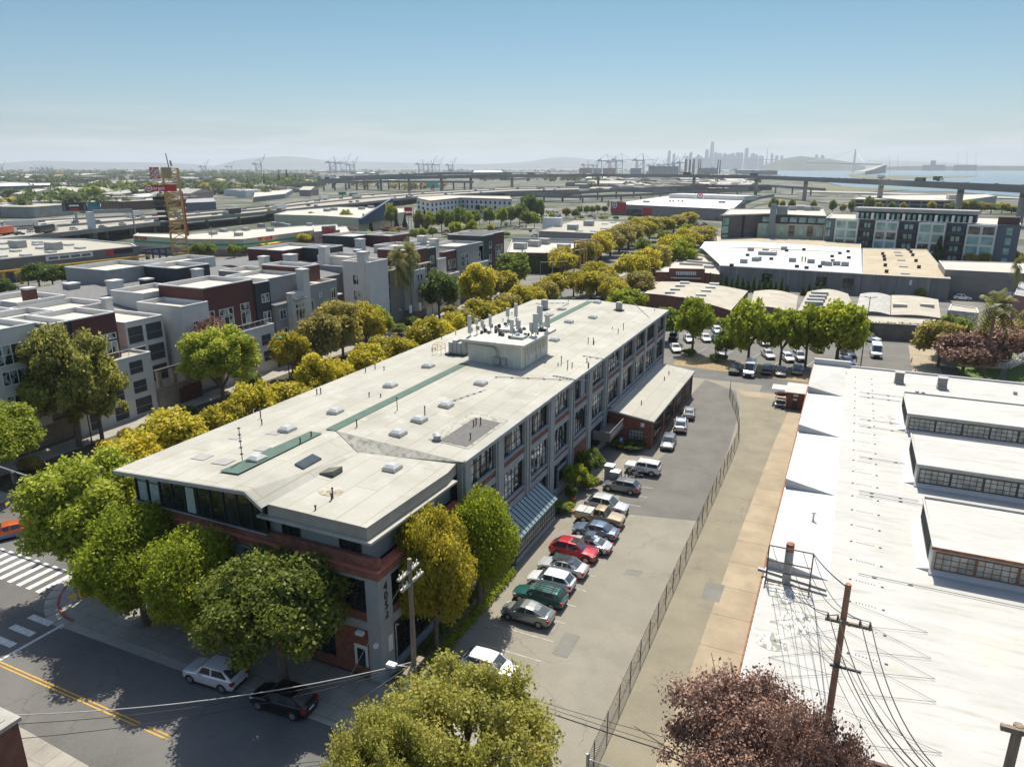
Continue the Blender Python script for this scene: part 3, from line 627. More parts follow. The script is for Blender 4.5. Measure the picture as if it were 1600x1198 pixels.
yr.build('yellow_guard_rail',M['yellow_paint'],bld)
#lean-to greenhouse, balcony and the low brick wing
lt=MB();lt.prism([(XR,55.2),(-24.95,55.2),(-24.95,65.0),(XR,65.0)],.1,.75);lto=lt.build('lean_to',M['grey_wall'],bld)
lr=MB();n=14
lr.face([(XR,55.0,4.15),(-24.75,55.0,2.65),(-24.75,65.2,2.65),(XR,65.2,4.15)]);lr.face([(XR,65.2,4.05),(-24.75,65.2,2.55),(-24.75,55.0,2.55),(XR,55.0,4.05)])
for k in range(n+1):
 y=55.0+10.2*k/n;lr.face([(XR,y-.03,4.22),(-24.75,y-.03,2.72),(-24.75,y+.03,2.72),(XR,y+.03,4.22)],1)
 lr.face([(XR,y-.03,4.15),(-24.75,y-.03,2.65),(-24.75,y-.03,2.72),(XR,y-.03,4.22)],1)
lr.build('lean_to_roof',[mat('blue grey glass roof',(.20,.27,.27),.35,.1,1),M['steel_frame']],lto)
window(lto,(-24.97,55.2,.76),9.8,1.8,20,3,gmat=M['glass_pale'],bar=.04)
window(lto,(XR+.05,55.22,.76),1.85,1.8,3,3,axis='S',gmat=M['glass_pale'])
bl=MB();bl.box(XR,-24.6,82.8,88.9,2.75,2.95);bl.box(-24.7,-24.6,82.8,88.9,2.95,4.0);bl.box(XR,-24.7,82.8,82.9,2.95,4.0);bl.box(XR+.1,-24.75,83.0,88.8,2.96,3.0,1)
bl.build('entrance_canopy',[mat('brown grey canopy',(.17,.155,.14),.85,.15,1),M['roof_dark']],bld)
bs=MB();bs.box(-24.6,-24.57,83.4,88.2,3.15,3.7);bs.build('canopy_sign',M['grey_beam'],bld)
wg=MB();XW=-20.85
wg.prism([(XR,89.4),(XW,89.4),(XW,116),(XR,116)],.1,[4.78,3.95,3.95,4.78]);wgo=wg.build('brick_wing',M['brick'],bld)
wr=MB();wr.face([(XR,89.2,4.86),(XW+.2,89.2,4.03),(XW+.2,116.2,4.03),(XR,116.2,4.86)]);wr.build('wing_roof',M['roof'],wgo)
we=MB();we.box(XW+.0,XW+.25,89.15,116.25,3.78,4.0);we.prism([(XR,89.12),(XW+.2,89.12),(XW+.2,89.36),(XR,89.36)],[4.6,3.8,3.8,4.6],[4.84,4.01,4.01,4.84]);we.build('wing_eave',M['grey_beam'],wgo)
wf=MB();wf.box(XR,XR+.45,89.6,113,4.87,5.05);wf.build('wing_flashing',M['metal_grey'],wgo)
for k in range(4):window(wgo,(XW+.02,90.3+k*6.5,.9),5.0,2.75,6,3,gmat=M['glass_b'])
window(wgo,(-24.0,89.38,.5),2.1,2.0,5,4,axis='S',gmat=M['glass_pale'])
wn=MB();wn.box(-22.4,-21.9,89.33,89.38,3.0,3.55);wn.build('white_notice',M['white_metal'],wgo)
wv=MB()
for px,py in((1002,632),(1038,594),(1045,585)):
 g=G(px,py,4.4);wv.mark();wv.cyl((g[0],g[1],4.2),(g[0],g[1],5.0),.08,n=6)
wv.each('vent_pipe',M['metal_dark'],wgo)
#the white-roofed warehouse on the right
WZ=6.5
wh=thing('warehouse','wide low warehouse with bright white roof and three glazed roof monitors','warehouse',(30,78,0))
wl0,wnr,wfr,wrt=-2.95,35.2,119.4,78
b=MB();b.box(wl0,wrt,wnr,wfr,0,WZ-.02,skip='t');b.build('wall',M['brick'],wh)
b=MB();b.face([(1.6,wnr,WZ),(wrt,wnr,WZ),(wrt,wfr,WZ),(1.6,wfr,WZ)]);b.build('roof',M['white_roof'],wh)
cuts=[35.2,53.0,69.0,85.8,102.6,119.4]
for k in range(5):
 b=MB();y0,y1=cuts[k],cuts[k+1];h=.95 if k else .1
 b.face([(wl0,y0,WZ+h),(1.6,y0,WZ+.01),(1.6,y1,WZ+.01),(wl0,y1,WZ+.02)]);b.face([(wl0,y0,WZ),(1.6,y0,WZ),(1.6,y0,WZ+.01),(wl0,y0,WZ+h)])
 b.build('eave_bay',M['white_smooth']if 1<=k<=3 else M['white_roof'],wh)
b=MB();b.box(wl0-.16,wl0-.02,wnr,wfr,WZ-.35,WZ+.04);b.build('gutter',M['rust'],wh)
b=MB();b.box(wl0,wl0+.12,wnr,wfr,WZ-.3,WZ+.1);b.build('eave_edge',M['white_metal'],wh)
b=MB();b.box(wl0,wrt,wnr-.25,wnr-.02,0,WZ+.3);b.build('near_parapet',mat('dark red parapet',(.12,.055,.045),.85,.15,1),wh)
b=MB();b.box(wl0,2.2,119.0,119.6,WZ-.5,WZ+.9);b.box(2.2,wrt,119.3,119.6,WZ-.5,WZ+.25);b.build('far_parapet',M['white_smooth'],wh)
b=MB()
for x,y,rx,ry in((-1.4,62.5,.35,2.0),(-1.9,58.5,.5,1.6),(-1.3,50.2,.9,1.8),(-.3,46.5,1.1,1.4),(-1.5,43.6,1.1,1.0),(-2.2,76.5,.25,1.2),(-2.2,80.5,.25,1.0),(-2.1,89.5,.3,1.1),(-2.1,93,.3,1.2),(-2.0,96.5,.3,1.1),(-1.9,104.5,.35,1.3),(0.6,115.5,1.8,1.0),(7.3,95.2,.9,1.2),(6.0,96.2,.35,.5)):
 n=14;k0=1 if y<53 or y>102 else 1
 def zz(px,py):
  for i in range(5):
   if cuts[i]<=py<cuts[i+1]:
    if px>1.6:return WZ+.02
    h=.95 if i else .1
    u=(px-wl0)/(1.6-wl0);v=(py-cuts[i])/(cuts[i+1]-cuts[i]);return WZ+max(.0,(h*(1-u))*(1-v))+.03
  return WZ
 cnt=[(x+rx*math.cos(6.283*i/n),y+ry*math.sin(6.283*i/n))for i in range(n)]
 zc=zz(x,y)+.012
 for i in range(n):
  a,c=cnt[i],cnt[(i+1)%n];b.face([(x,y,zc),(*a,zz(*a)+.012),(*c,zz(*c)+.012)])
st_m=blotch(mat('roof mould',(.62,.61,.55),.9,.05,1),(.20,.195,.16),1.6,.46,.58,.9,stretch=(2.2,.8,1));
b.each('mould_stain',st_m,wh,14)
b=MB()
for k in range(23):
 y=44.5+k*3.15
 b.box(2.88,3.04,y-.06,y+.06,WZ,WZ+.1);b.box(5.02,5.2,y-.27,y-.12,WZ,WZ+.1)
 if k<17:
  for j in range(7):b.box(3.36+j*.2,3.42+j*.2,y-.04-j*.02,y+.03-j*.02,WZ,WZ+.07)
b.build('snow_guard',M['metal_grey'],wh)['kind']='stuff'
b=MB()
for y0,x1 in((93.5,8.2),(90.8,8.2),(80.3,8.2),(71.0,8.5),(70.2,12),(103.5,8.4),(105.5,40),(54.9,40)):
 b.mark();b.cyl((3.5,y0,WZ+.12),(x1,y0-.2,WZ+.12),.03,n=5)
 for x in(4.6,7.0):b.box(x-.15,x+.15,y0-.08,y0+.08,WZ,WZ+.1)
b.each('conduit',M['galv'],wh)
for k,(yn,yf)in enumerate(((90.9,100.4),(74.6,84.3),(57.3,66.8),(107.2-66.8-0.6,49.6))):
 if k==3:continue
 x0,x1,h=8.4,62,2.3
 m_=MB();m_.box(x0,x1,yn+.12,yf,WZ-.1,WZ+h-.02,skip='t');mo=m_.build('roof_monitor',mat('grey monitor wall',(.40,.40,.37),.85,.12,.9),wh)
 m_=MB();m_.prism([(x0-.15,yn-.25),(x1,yn-.25),(x1,yf+.1),(x0-.15,yf+.1)],[WZ+h,WZ+h,WZ+h-.3,WZ+h-.3],[WZ+h+.1,WZ+h+.1,WZ+h-.2,WZ+h-.2]);m_.build('monitor_roof',M['white_roof'],mo)
 m_=MB();m_.box(x0-.17,x1,yn-.32,yn-.25,WZ+h-.12,WZ+h+.1);m_.build('monitor_fascia',M['rust']if k==2 else M['metal_grey'],mo)
 nb=20;w=(x1-x0-.3)/nb
 for i in range(nb):window(mo,(x0+.2+i*w,yn+.1,WZ+.42),w-.04,1.42,5 if k!=2 else 5,3,axis='S',gmat=M['glass_pale'],fmat=M['rust']if k==2 else M['steel_frame'],bar=.035)
 window(mo,(x0-.02,yn+2.0,WZ+.5),7,1.3,14,3,axis='W',gmat=M['glass_pale'])
 m_=MB();m_.prism([(x0-.1,yn-.25),(x1,yn-.25),(x1,yn+.12),(x0-.1,yn+.12)],WZ,[WZ+.12,WZ+.12,WZ+.42,WZ+.42]);m_.build('monitor_kerb',M['white_smooth'],mo)
 m_=MB();m_.prism([(x0-.9,yn+.5),(x0,yn+.3),(x0,yf),(x0-.9,yf-.4)],WZ-.02,[WZ+.015,WZ+.3,WZ+.3,WZ+.015]);m_.build('monitor_skirt',M['white_smooth'],mo)
for px,py in((1404,598),(1471,607)):
 g=G(px,py,WZ);m_=MB();m_.box(g[0]-.62,g[0]+.62,g[1]-.55,g[1]+.75,WZ,WZ+.35,1);m_.box(g[0]-.55,g[0]+.55,g[1]-.45,g[1]+.65,WZ+.35,WZ+1.5);m_.box(g[0]-.62,g[0]+.62,g[1]-.55,g[1]+.75,WZ+1.5,WZ+1.62,1)
 for j in range(5):m_.box(g[0]-.56,g[0]+.56,g[1]-.47,g[1]-.45,WZ+.45+j*.2,WZ+.5+j*.2,1)
 m_.build('rooftop_fan',[mat('brown grey louvre',(.21,.19,.16),.7,.15,2),M['metal_grey']],wh)
for px,py in((1432.5,615),(1442,616.5),(1586,616)):
 g=G(px,py,WZ);m_=MB();m_.box(g[0]-.22,g[0]+.22,g[1]-.22,g[1]+.22,WZ,WZ+.4);m_.build('roof_vent',M['metal_grey'],wh)
m_=MB();m_.cyl((-.1,62.2,WZ+.2),(-.1,62.2,WZ+1.0),.08,n=8);m_.box(-.3,.1,62.1,62.3,WZ+1.0,WZ+1.12);m_.build('roof_vent',M['galv'],wh)
m_=MB();m_.cyl((-3.4,51.7,WZ+.5),(1.4,51.0,WZ+.35),.16,n=8);m_.build('roof_pipe',M['metal_grey'],wh)
hut=thing('guard_hut','small brick hut with flat white roof beside the white warehouse','hut',(-4.7,117.5,0))
b=MB();b.box(-6.3,-3.25,115.0,120.3,0,2.6);b.build('wall',M['brick'],hut)
b=MB();b.box(-6.5,-3.2,114.8,120.5,2.6,2.75);b.build('roof',M['white_roof'],hut)
b=MB();b.box(-5.3,-4.5,114.95,115.0,0.05,2.0);b.build('door',M['metal_dark'],hut)
b=MB();b.box(-5.2,-4.6,114.9,114.95,1.5,1.8);b.box(-5.2,-4.5,114.92,115.0,2.1,2.45);b.each('notice',M['white_metal'],hut)
b=MB();b.box(-8.6,-6.5,116.5,119.3,2.45,2.52);b.build('canopy',M['white_smooth'],hut)
#utility poles and wires
def sag(p,q,s=.5,n=12):
 return[(p[0]+(q[0]-p[0])*k/n,p[1]+(q[1]-p[1])*k/n,p[2]+(q[2]-p[2])*k/n-s*4*(k/n)*(1-k/n))for k in range(n+1)]
def wire(label,p,q,s=.5,r=.02,m=None,group=None,pts=None):
 b=MB();b.tube(pts or sag(p,q,s),r,5);o=b.build('overhead_wire',m or M['wire']);return tag(o,label,'wire',group)
pa=thing('utility_pole','grey timber utility pole with two crossarms and a lamp by the 4052 corner','utility pole',(-22.75,34.0,0))
b=MB();b.cyl((-22.75,34,0),(-22.75,34,12.5),.19,.14,10);b.build('pole',M['wood'],pa)
b=MB();b.cyl((-22.75,34,0),(-22.75,34,3.9),.205,.2,10);b.build('pole_foot',mat('dark creosoted wood',(.075,.05,.035),.95,.3,2),pa)
b=MB()
for z,l,dy in((11.6,1.5,-.18),(10.7,1.6,.2)):b.mark();b.box(-22.85,-22.65,34+dy-l+.35,34+dy+l-.35,z,z+.14)
b.each('crossarm',mat('pale crossarm wood',(.42,.38,.30),.9,.15,3),pa)
b=MB()
for z,dy in((11.74,-.18),(10.84,.2)):
 for k in(-1.0,-.6,.6,1.0):b.mark();b.cyl((-22.75,34+dy+k,z),(-22.75,34+dy+k,z+.28),.05,.035,6)
b.each('insulator',M['white_metal'],pa)
b=MB();b.box(-22.95,-22.5,32.9,34.9,4.55,4.7);b.box(-22.1,-21.9,33.4,34.8,4.2,4.32);b.each('crossarm',M['wood'],pa)
b=MB();b.cyl((-22.75,33.85,4.6),(-23.7,33.2,4.9),.035,n=6);b.box(-24.25,-23.6,32.95,33.35,4.8,4.98);b.build('lamp_arm',M['white_metal'],pa)
b=MB();b.box(-22.62,-22.54,33.7,33.8,.8,3.6);b.build('white_marker',M['white_metal'],pa)
ins=[(-22.75,34-.18+k,12.0)for k in(-1.0,-.6,.6,1.0)]
WG='wires off the 4052 corner pole'
for k,(q,z2)in enumerate((((-60,25),11),((-60,25.6),10.6))):
 pass
E0=(-22.75,34,4.9)
for k,(y,x,z,m)in enumerate(((1118,0,0,'wire_pale'),(1133,0,0,'wire'),(1158,0,0,'wire'))):
 q=PD(-30,y,46+k*.6);wire(['pale thick cable from corner pole low across the front street','dark cable just under the pale one across the front street','lowest thin cable across the front street'][k],(E0[0],E0[1],E0[2]-.15*k),q,.9,.035 if k==0 else .022,M[m])
def gline(a,b2,za,zb,da,db):return PD(a[0],a[1],da),PD(b2[0],b2[1],db)
for k,(a,b2)in enumerate((((805,1085),(1300,1240)),((805,1092),(1300,1250)),((795,1080),(1230,1200)))):
 q=PD(*b2,34);wire(['thin black wire from corner pole towards the gate, upper','thick black cable from corner pole towards the gate','thin black wire from corner pole towards the gate, lower'][k],(E0[0],E0[1],E0[2]+.1-.3*(k==1)),q,.35,(.018,.04,.018)[k])
for k,(px,py,z)in enumerate(((520,1103,0),(543,1106,0))):
 g=G(px,py,0.1);o=wire(['bright guy wire from pole top to the pavement by the 4052 door','lower guy wire in a yellow sleeve beside the 4052 door'][k],(-22.9,33.9,11.4 if k==0 else 4.7),g,0,.02,M['wire_pale'])
 if k==1:
  p=Vector((-22.9,33.9,4.7));gq=Vector(g);b=MB();b.cyl(gq,gq+(p-gq)*.32,.06,n=8);b.build('guy_sleeve',M['yellow_paint'],o)
pb_=thing('utility_pole','red brown timber utility pole with one crossarm standing before the white roof','utility pole',(1.7,31.6,0))
TP=PY_=None
def PYp(x,y,Y0):
 d=_ray(x,y);t=Y0/d[1];return(float(d[0]*t),Y0,CAM_H+float(d[2]*t))
t1=PYp(1326,912,31.6);b=MB();b.cyl((t1[0],31.6,0),t1,.2,.13,10);b.build('pole',M['wood_red'],pb_)
c1=PYp(1325.5,973,31.4);b=MB();b.box(c1[0]-.95,c1[0]+.95,31.3,31.42,c1[2]-.07,c1[2]+.07);b.build('crossarm',M['wood'],pb_)
c2=PYp(1317,1042,31.4);b=MB();b.box(c2[0]-.55,c2[0]+.75,31.32,31.42,c2[2]-.05,c2[2]+.05);b.build('crossarm',M['metal_dark'],pb_)  # added bar standing in for the upper crossarm's shadow on the roof
b=MB()
for k in(-.85,-.45,.45,.85):b.mark();b.cyl((c1[0]+k,31.36,c1[2]+.07),(c1[0]+k,31.36,c1[2]+.3),.05,.03,6)
b.each('insulator',M['metal_dark'],pb_)
fr_=thing('roof_frame','steel pipe frame round a fat grey flue on the white roof','pipe frame',(-1.3,51.2,WZ))
b=MB();b.cyl((-1.35,51.3,WZ),(-1.35,51.3,WZ+2.7),.3,.3,12);b.build('flue',M['metal_grey'],fr_)
b=MB();b.cyl((-1.35,51.3,WZ+2.7),(-1.35,51.3,WZ+3.3),.29,.29,12);b.build('flue_cap',M['rust'],fr_)
b=MB()
fx0,fx1,fy=-2.75,.25,50.8
for x in(fx0,fx1):b.cyl((x,fy,WZ),(x,fy,WZ+3.1),.05,n=6);b.cyl((x,fy-.9,WZ),(x,fy,WZ+.9),.04,n=6);b.cyl((x,fy+1.0,WZ),(x,fy,WZ+3.0),.035,n=6)
for z in(.2,1.1,1.9,3.1):b.cyl((fx0,fy,WZ+z),(fx1,fy,WZ+z),.05,n=6)
b.build('frame',mat('bronze pipe',(.14,.10,.065),.6,.2,2,metal=.3),fr_)
WR='black wires between roof frame and red brown pole'
for k,(fx,cx)in enumerate(((fx0+.2,-.85),(fx0+1.4,-.45),(fx1-.7,.45),(fx1,.85))):
 e1=(c1[0]+cx,31.36,c1[2]+.32);wire('black wire sagging from roof pipe frame to the red brown pole',(fx,fy,WZ+3.1),e1,1.2 if k!=1 else 1.6,.02,group=WR)
 e2=PYp(1440+k*13,1215,19.5);wire('black wire running from red brown pole down to lower right pole',e1,e2,1.0,.022,group='black wires from red brown pole to the lower right pole')
wire('thick black cable from roof pipe frame to the top of red brown pole',(fx1,fy,WZ+3.1),(t1[0],31.6,t1[2]-.2),.15,.035)
for k in range(4):  # added wires standing in for the upper wires' shadows on the roof
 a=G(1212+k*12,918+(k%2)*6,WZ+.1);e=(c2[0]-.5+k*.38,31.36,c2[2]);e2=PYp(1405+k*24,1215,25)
 wire('dark stand-in for a wire shadow from roof frame foot to added lower crossarm',a,e,.5,.014,group='wire shadow stand-ins to the red brown pole')
 wire('dark stand-in for a wire shadow from added lower crossarm past the frame edge',e,e2,.4,.014,group='wire shadow stand-ins beyond the red brown pole')
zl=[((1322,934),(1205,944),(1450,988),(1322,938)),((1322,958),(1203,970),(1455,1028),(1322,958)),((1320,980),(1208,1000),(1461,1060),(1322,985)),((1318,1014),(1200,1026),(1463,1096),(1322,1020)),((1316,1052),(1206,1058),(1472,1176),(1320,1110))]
for k,(a,c,d,e)in enumerate(zl):  # thin lines laid in a zigzag just above the roof
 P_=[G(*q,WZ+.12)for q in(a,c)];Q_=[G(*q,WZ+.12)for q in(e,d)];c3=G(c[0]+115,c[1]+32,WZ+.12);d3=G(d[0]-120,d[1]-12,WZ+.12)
 wire('thin wire laid in a zigzag over the white roof left of the brown pole',None,None,pts=[P_[0],P_[1],c3],r=.012,group='zigzag wires left of the brown pole')
 wire('thin wire laid in a zigzag over the white roof right of the brown pole',None,None,pts=[Q_[0],Q_[1],d3],r=.012,group='zigzag wires right of the brown pole')
pc=thing('utility_pole','grey pole with short timber crossarm at the lower right corner','utility pole',(6.6,24,0))
t3=PYp(1592,1132,24);b=MB();b.cyl((t3[0],24,0),t3,.19,.15,10);pc.location=(t3[0],24,0);b.build('pole',M['wood'],pc)
b=MB();b.box(t3[0]-.5,t3[0]+.2,23.75,23.92,t3[2]-.2,t3[2]-.02);b.build('crossarm',M['wood'],pc)
#chain-link fence and gate
fm=bpy.data.materials.new('chain link mesh');fm.use_nodes=True;t=fm.node_tree;pbs=t.nodes['Principled BSDF'];pbs.inputs['Base Color'].default_value=(.12,.115,.10,1);pbs.inputs['Roughness'].default_value=.6
mo_=t.nodes['Material Output'];tr=t.nodes.new('ShaderNodeBsdfTransparent');ms=t.nodes.new('ShaderNodeMixShader')
ge=t.nodes.new('ShaderNodeNewGeometry');wv1=t.nodes.new('ShaderNodeTexWave');wv1.wave_type='BANDS';wv1.bands_direction='DIAGONAL';wv1.inputs['Scale'].default_value=4.5
rp=t.nodes.new('ShaderNodeValToRGB');rp.color_ramp.elements[0].position=.55;rp.color_ramp.elements[1].position=.6;rp.color_ramp.elements[1].color=(.75,)*3+(1,)
t.links.new(ge.outputs['Position'],wv1.inputs[0]);t.links.new(wv1.outputs[0],rp.inputs[0]);t.links.new(rp.outputs[0],ms.inputs[0]);t.links.new(tr.outputs[0],ms.inputs[1]);t.links.new(pbs.outputs[0],ms.inputs[2]);t.links.new(ms.outputs[0],mo_.inputs['Surface'])
M['mesh']=fm
fc=thing('chain_link_fence','brown chain link fence with dark posts curving between the car park and the alley','fence',(-11,75,0))
path=[(-10.7,34.4)]+[(-10.75,35.6+k*2.75)for k in range(22)]+[(-10.9,98.5),(-11.4,102),(-12.0,105.5),(-12.8,109),(-13.9,113),(-15.0,117.2),(-15.5,121.5)]
b=MB()
for x,y in path:b.mark();b.cyl((x,y,0),(x,y,1.95),.04,n=6)
b.each('fence_post',M['metal_dark'],fc)
b=MB()
for a,c in zip(path[:-1],path[1:]):b.face([(*a,.05),(*c,.05),(*c,1.85),(*a,1.85)])
b.build('fence_mesh',M['mesh'],fc)
b=MB()
b.tube([(x,y,1.88)for x,y in path],.025,5);b.build('top_rail',M['metal_dark'],fc)
lv=MB();random.seed(3)
for k in range(500):
 i=random.randrange(3,22);x=-10.9-abs(random.gauss(0,.18));y=path[i][1]+random.uniform(0,2.75);s_=random.uniform(.04,.09);a=random.uniform(0,6)
 lv.face([(x+s_*math.cos(a),y+s_*math.sin(a),.03),(x+s_*math.cos(a+2),y+s_*math.sin(a+2),.05),(x+s_*math.cos(a+4),y+s_*math.sin(a+4),.03)])
tag(lv.build('leaf_litter',mat('dry leaf litter',(.30,.20,.10),.9,.4,4)),kind='stuff')
gt_=thing('yard_gate','galvanised double swing gate closing the alley at the front','gate',(-7.4,34.2,0))
for x0,x1 in((-10.55,-7.5),(-7.35,-4.4)):
 b=MB()
 for x in(x0,x1):b.cyl((x,34.2,.1),(x,34.2,1.75),.035,n=6)
 for z in(.15,.95,1.72):b.cyl((x0,34.2,z),(x1,34.2,z),.03,n=6)
 lf=b.build('gate_leaf',M['galv'],gt_)
 b=MB();b.face([(x0,34.21,.15),(x1,34.21,.15),(x1,34.21,1.7),(x0,34.21,1.7)]);b.build('gate_mesh',M['mesh'],lf)
b=MB();b.box(-7.2,-6.5,34.12,34.15,.75,1.3);b.build('gate_sign',mat('grey sign plate',(.35,.38,.42),.6,.1,2),gt_)
b=MB();b.cyl((-10.75,34.2,0),(-10.75,34.2,2.1),.07,n=8);b.build('gate_post',M['metal_grey'],gt_)
#the apartment blocks across the avenue
AW=dict(white=blotch(mat('pale grey stucco',(.53,.52,.485),.85,.05,.6),(.45,.44,.41),.5,.55,.7,.5,stretch=(1,1,.3)),grey=blotch(mat('mid grey stucco',(.26,.26,.255),.85,.06,.6),(.22,.22,.215),.5,.55,.7,.5),dark=mat('charcoal siding',(.030,.036,.043),.7,.1,.8),red=lines_on(mat('maroon siding',(.098,.033,.029),.8,.08,.8),60,.25,.02,(.75,.75,.75),0,'HZ',.7),tan=mat('tan split block',(.24,.205,.165),.9,.15,1.2),coping=mat('pale coping',(.52,.52,.50),.8,.05,1),flat=blotch(mat('tan flat roof',(.53,.48,.40),.9,.08,.5),(.42,.38,.32),.4,.5,.7,.6),shingle=mat('grey shingle roof',(.17,.17,.162),.95,.16,1.6,fine=.2,fscale=5))
M['apt_glass']=glass('apartment glass',dark=(.02,.025,.026),pale=(.30,.34,.32),lo=.50,hi=.55,stretch=(.8,.8,.5))
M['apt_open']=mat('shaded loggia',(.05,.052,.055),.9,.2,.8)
def abox(par,name,x0,x1,y0,y1,z0,z1,wall,par_h=.7,roofm='flat',cap=True):
 b=MB();b.box(x0,x1,y0,y1,z0,z1-par_h-.01,skip='b')
 o=b.build(name,AW[wall],par);e=.3
 if par_h>0:
  b=MB();c=[(x0,y0),(x1,y0),(x1,y1),(x0,y1)];d=[(x0+e,y0+e),(x1-e,y0+e),(x1-e,y1-e),(x0+e,y1-e)]
  for i in range(4):
   j=(i+1)%4
   b.face([(*c[i],z1-par_h-.01),(*c[j],z1-par_h-.01),(*c[j],z1-.14),(*c[i],z1-.14)],0);b.face([(*d[j],z1-par_h),(*d[i],z1-par_h),(*d[i],z1),(*d[j],z1)],1)
  b.face([(*q,z1-par_h)for q in d],2)
  b.build('parapet',[AW[wall],AW['coping'],AW[roofm]],o)
  b=MB();g=.06
  b.box(x0-g,x1+g,y0-g,y0+e-.01,z1-.14,z1+.04);b.box(x0-g,x1+g,y1-e+.01,y1+g,z1-.14,z1+.04);b.box(x0-g,x0+e-.01,y0+e-.01,y1-e+.01,z1-.14,z1+.04);b.box(x1-e+.01,x1+g,y0+e-.01,y1-e+.01,z1-.14,z1+.04)
  b.build('coping',AW['coping'],o)
 return o
def aw(par,lst,x=None,y=None):
 for it in lst:
  u,z,w,h,nx=it[:5]
  if x is not None:window(par,(x+.02,u,z),w,h,nx,it[5]if len(it)>5 else 1,axis='E',fmat=M['white_metal'],gmat=M['apt_glass'],frame=.09,bar=.09)
  else:window(par,(u,y-.02,z),w,h,nx,it[5]if len(it)>5 else 1,axis='S',fmat=M['white_metal'],gmat=M['apt_glass'],frame=.09,bar=.09)
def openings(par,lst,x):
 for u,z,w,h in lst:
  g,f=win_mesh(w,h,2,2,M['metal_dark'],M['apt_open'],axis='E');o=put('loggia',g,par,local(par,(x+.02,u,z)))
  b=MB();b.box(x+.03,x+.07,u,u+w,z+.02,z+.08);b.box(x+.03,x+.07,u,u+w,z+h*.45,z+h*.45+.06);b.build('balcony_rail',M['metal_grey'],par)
def railing(par,x,y0,y1,z):
 b=MB();n=max(2,int((y1-y0)/1.3))
 for k in range(n+1):b.cyl((x,y0+(y1-y0)*k/n,z),(x,y0+(y1-y0)*k/n,z+1.05),.04,n=5)
 b.box(x-.04,x+.04,y0,y1,z+1.03,z+1.1);b.face([(x,y0,z+.1),(x,y1,z+.1),(x,y1,z+.95),(x,y0,z+.95)],1)
 b.build('terrace_railing',[mat('pale railing',(.5,.49,.46),.6,.05,1),M['mesh']],par)
def chimney(par,x,y,z0,z1,s=1.2,m='white'):
 b=MB();b.box(x-s/2,x+s/2,y-s/2,y+s/2,z0,z1-.3);b.box(x-s/2-.12,x+s/2+.12,y-s/2-.12,y+s/2+.12,z1-.3,z1,1);b.build('chimney',[AW[m],AW['coping']],par)
def vents(par,lst,z):
 b=MB()
 for x,y in lst:b.mark();b.box(x-.35,x+.35,y-.35,y+.35,z-.1,z+.05,1);b.box(x-.2,x+.2,y-.2,y+.2,z+.05,z+.35)
 b.each('roof_vent',[M['metal_dark'],AW['coping']],par)
XA=-94.0
def gable(par,x0,x1,y0,y1,z0,zr,ax='Y'):
 b=MB()
 if ax=='Y':
  xm=(x0+x1)/2;b.loft([[(x0,y0,z0),(x1,y0,z0),(xm,y0,zr)],[(x0,y1,z0),(x1,y1,z0),(xm,y1,zr)]])
 else:
  ym=(y0+y1)/2;b.loft([[(x0,y0,z0),(x0,ym,zr),(x0,y1,z0)],[(x1,y0,z0),(x1,ym,zr),(x1,y1,z0)]])
 return b.build('shingle_roof',AW['shingle'],par)
#near block
a1=thing('apartment_building','nearest pale apartment block with dark and maroon top storeys behind the street trees','apartment building',(-105,58,0))
w=abox(a1,'white_bay',-106,XA,41,57.4,3.2,16.8,'white');aw(w,[(52.2,6.4,2.9,1.9,3),(52.2,9.6,2.9,1.9,3),(51.8,12.2,3.2,2.6,3,2),(45,6.4,2.6,1.9,3),(45,9.6,2.6,1.9,3),(45,12.6,2.6,1.9,3),(52.2,3.5,2.9,1.7,3)],x=XA)
abox(a1,'ground_floor',-106,XA-.8,41,63,.1,3.2,'tan',0)
w=abox(a1,'grey_bay',-106,XA-1.3,57.4,61.0,3.2,15.0,'grey');aw(w,[(57.9,4.0,2.4,1.8,2),(57.9,7.0,2.4,1.8,2),(57.9,10.4,2.4,2.2,2,2)],x=XA-1.3)
w=abox(a1,'charcoal_bay',-106,XA-2.6,61.0,63.8,9,15.7,'dark')
w=abox(a1,'maroon_bay',-105,XA-2.4,63.8,70.6,9,15.75,'red');aw(w,[(64.5,11.9,1.9,.9,1),(64.6,9.5,1.7,2.1,2),(67.3,11.9,.9,.9,1),(68.3,11.9,1.9,.9,1),(67.3,9.8,.9,1.8,1),(68.3,9.8,1.9,1.8,2)],x=XA-2.4)
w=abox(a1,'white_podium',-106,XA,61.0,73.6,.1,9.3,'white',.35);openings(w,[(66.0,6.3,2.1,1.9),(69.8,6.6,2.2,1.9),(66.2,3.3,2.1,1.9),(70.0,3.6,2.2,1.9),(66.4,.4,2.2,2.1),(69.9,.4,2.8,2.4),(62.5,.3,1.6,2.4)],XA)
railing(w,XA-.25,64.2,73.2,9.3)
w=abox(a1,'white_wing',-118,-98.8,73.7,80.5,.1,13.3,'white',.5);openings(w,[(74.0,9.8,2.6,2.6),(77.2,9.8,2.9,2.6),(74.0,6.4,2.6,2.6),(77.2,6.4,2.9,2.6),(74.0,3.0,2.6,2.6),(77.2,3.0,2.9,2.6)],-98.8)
aw(w,[(-105.5+0,0,0,0,0)]if 0 else[])
w=abox(a1,'rear_body',-150,-106,40,80,.1,12.4,'grey',0);gable(w,-150,-105.5,40,80,12.4,14.6,'Y')
for x0,x1,y0,y1,z,m in((-120,-112,58,66,15.7,'white'),(-112,-106.5,60,68,15.6,'white'),(-131,-124,60,67.5,17.2,'grey'),(-128,-118,70,78,15.5,'white'),(-146,-137,62,72,17.6,'grey'),(-118,-109,68.5,79,14.9,'white'),(-112,-106.5,44,53,17.2,'white')):abox(a1,'roof_box',x0,x1,y0,y1,12.6,z,m,.8)
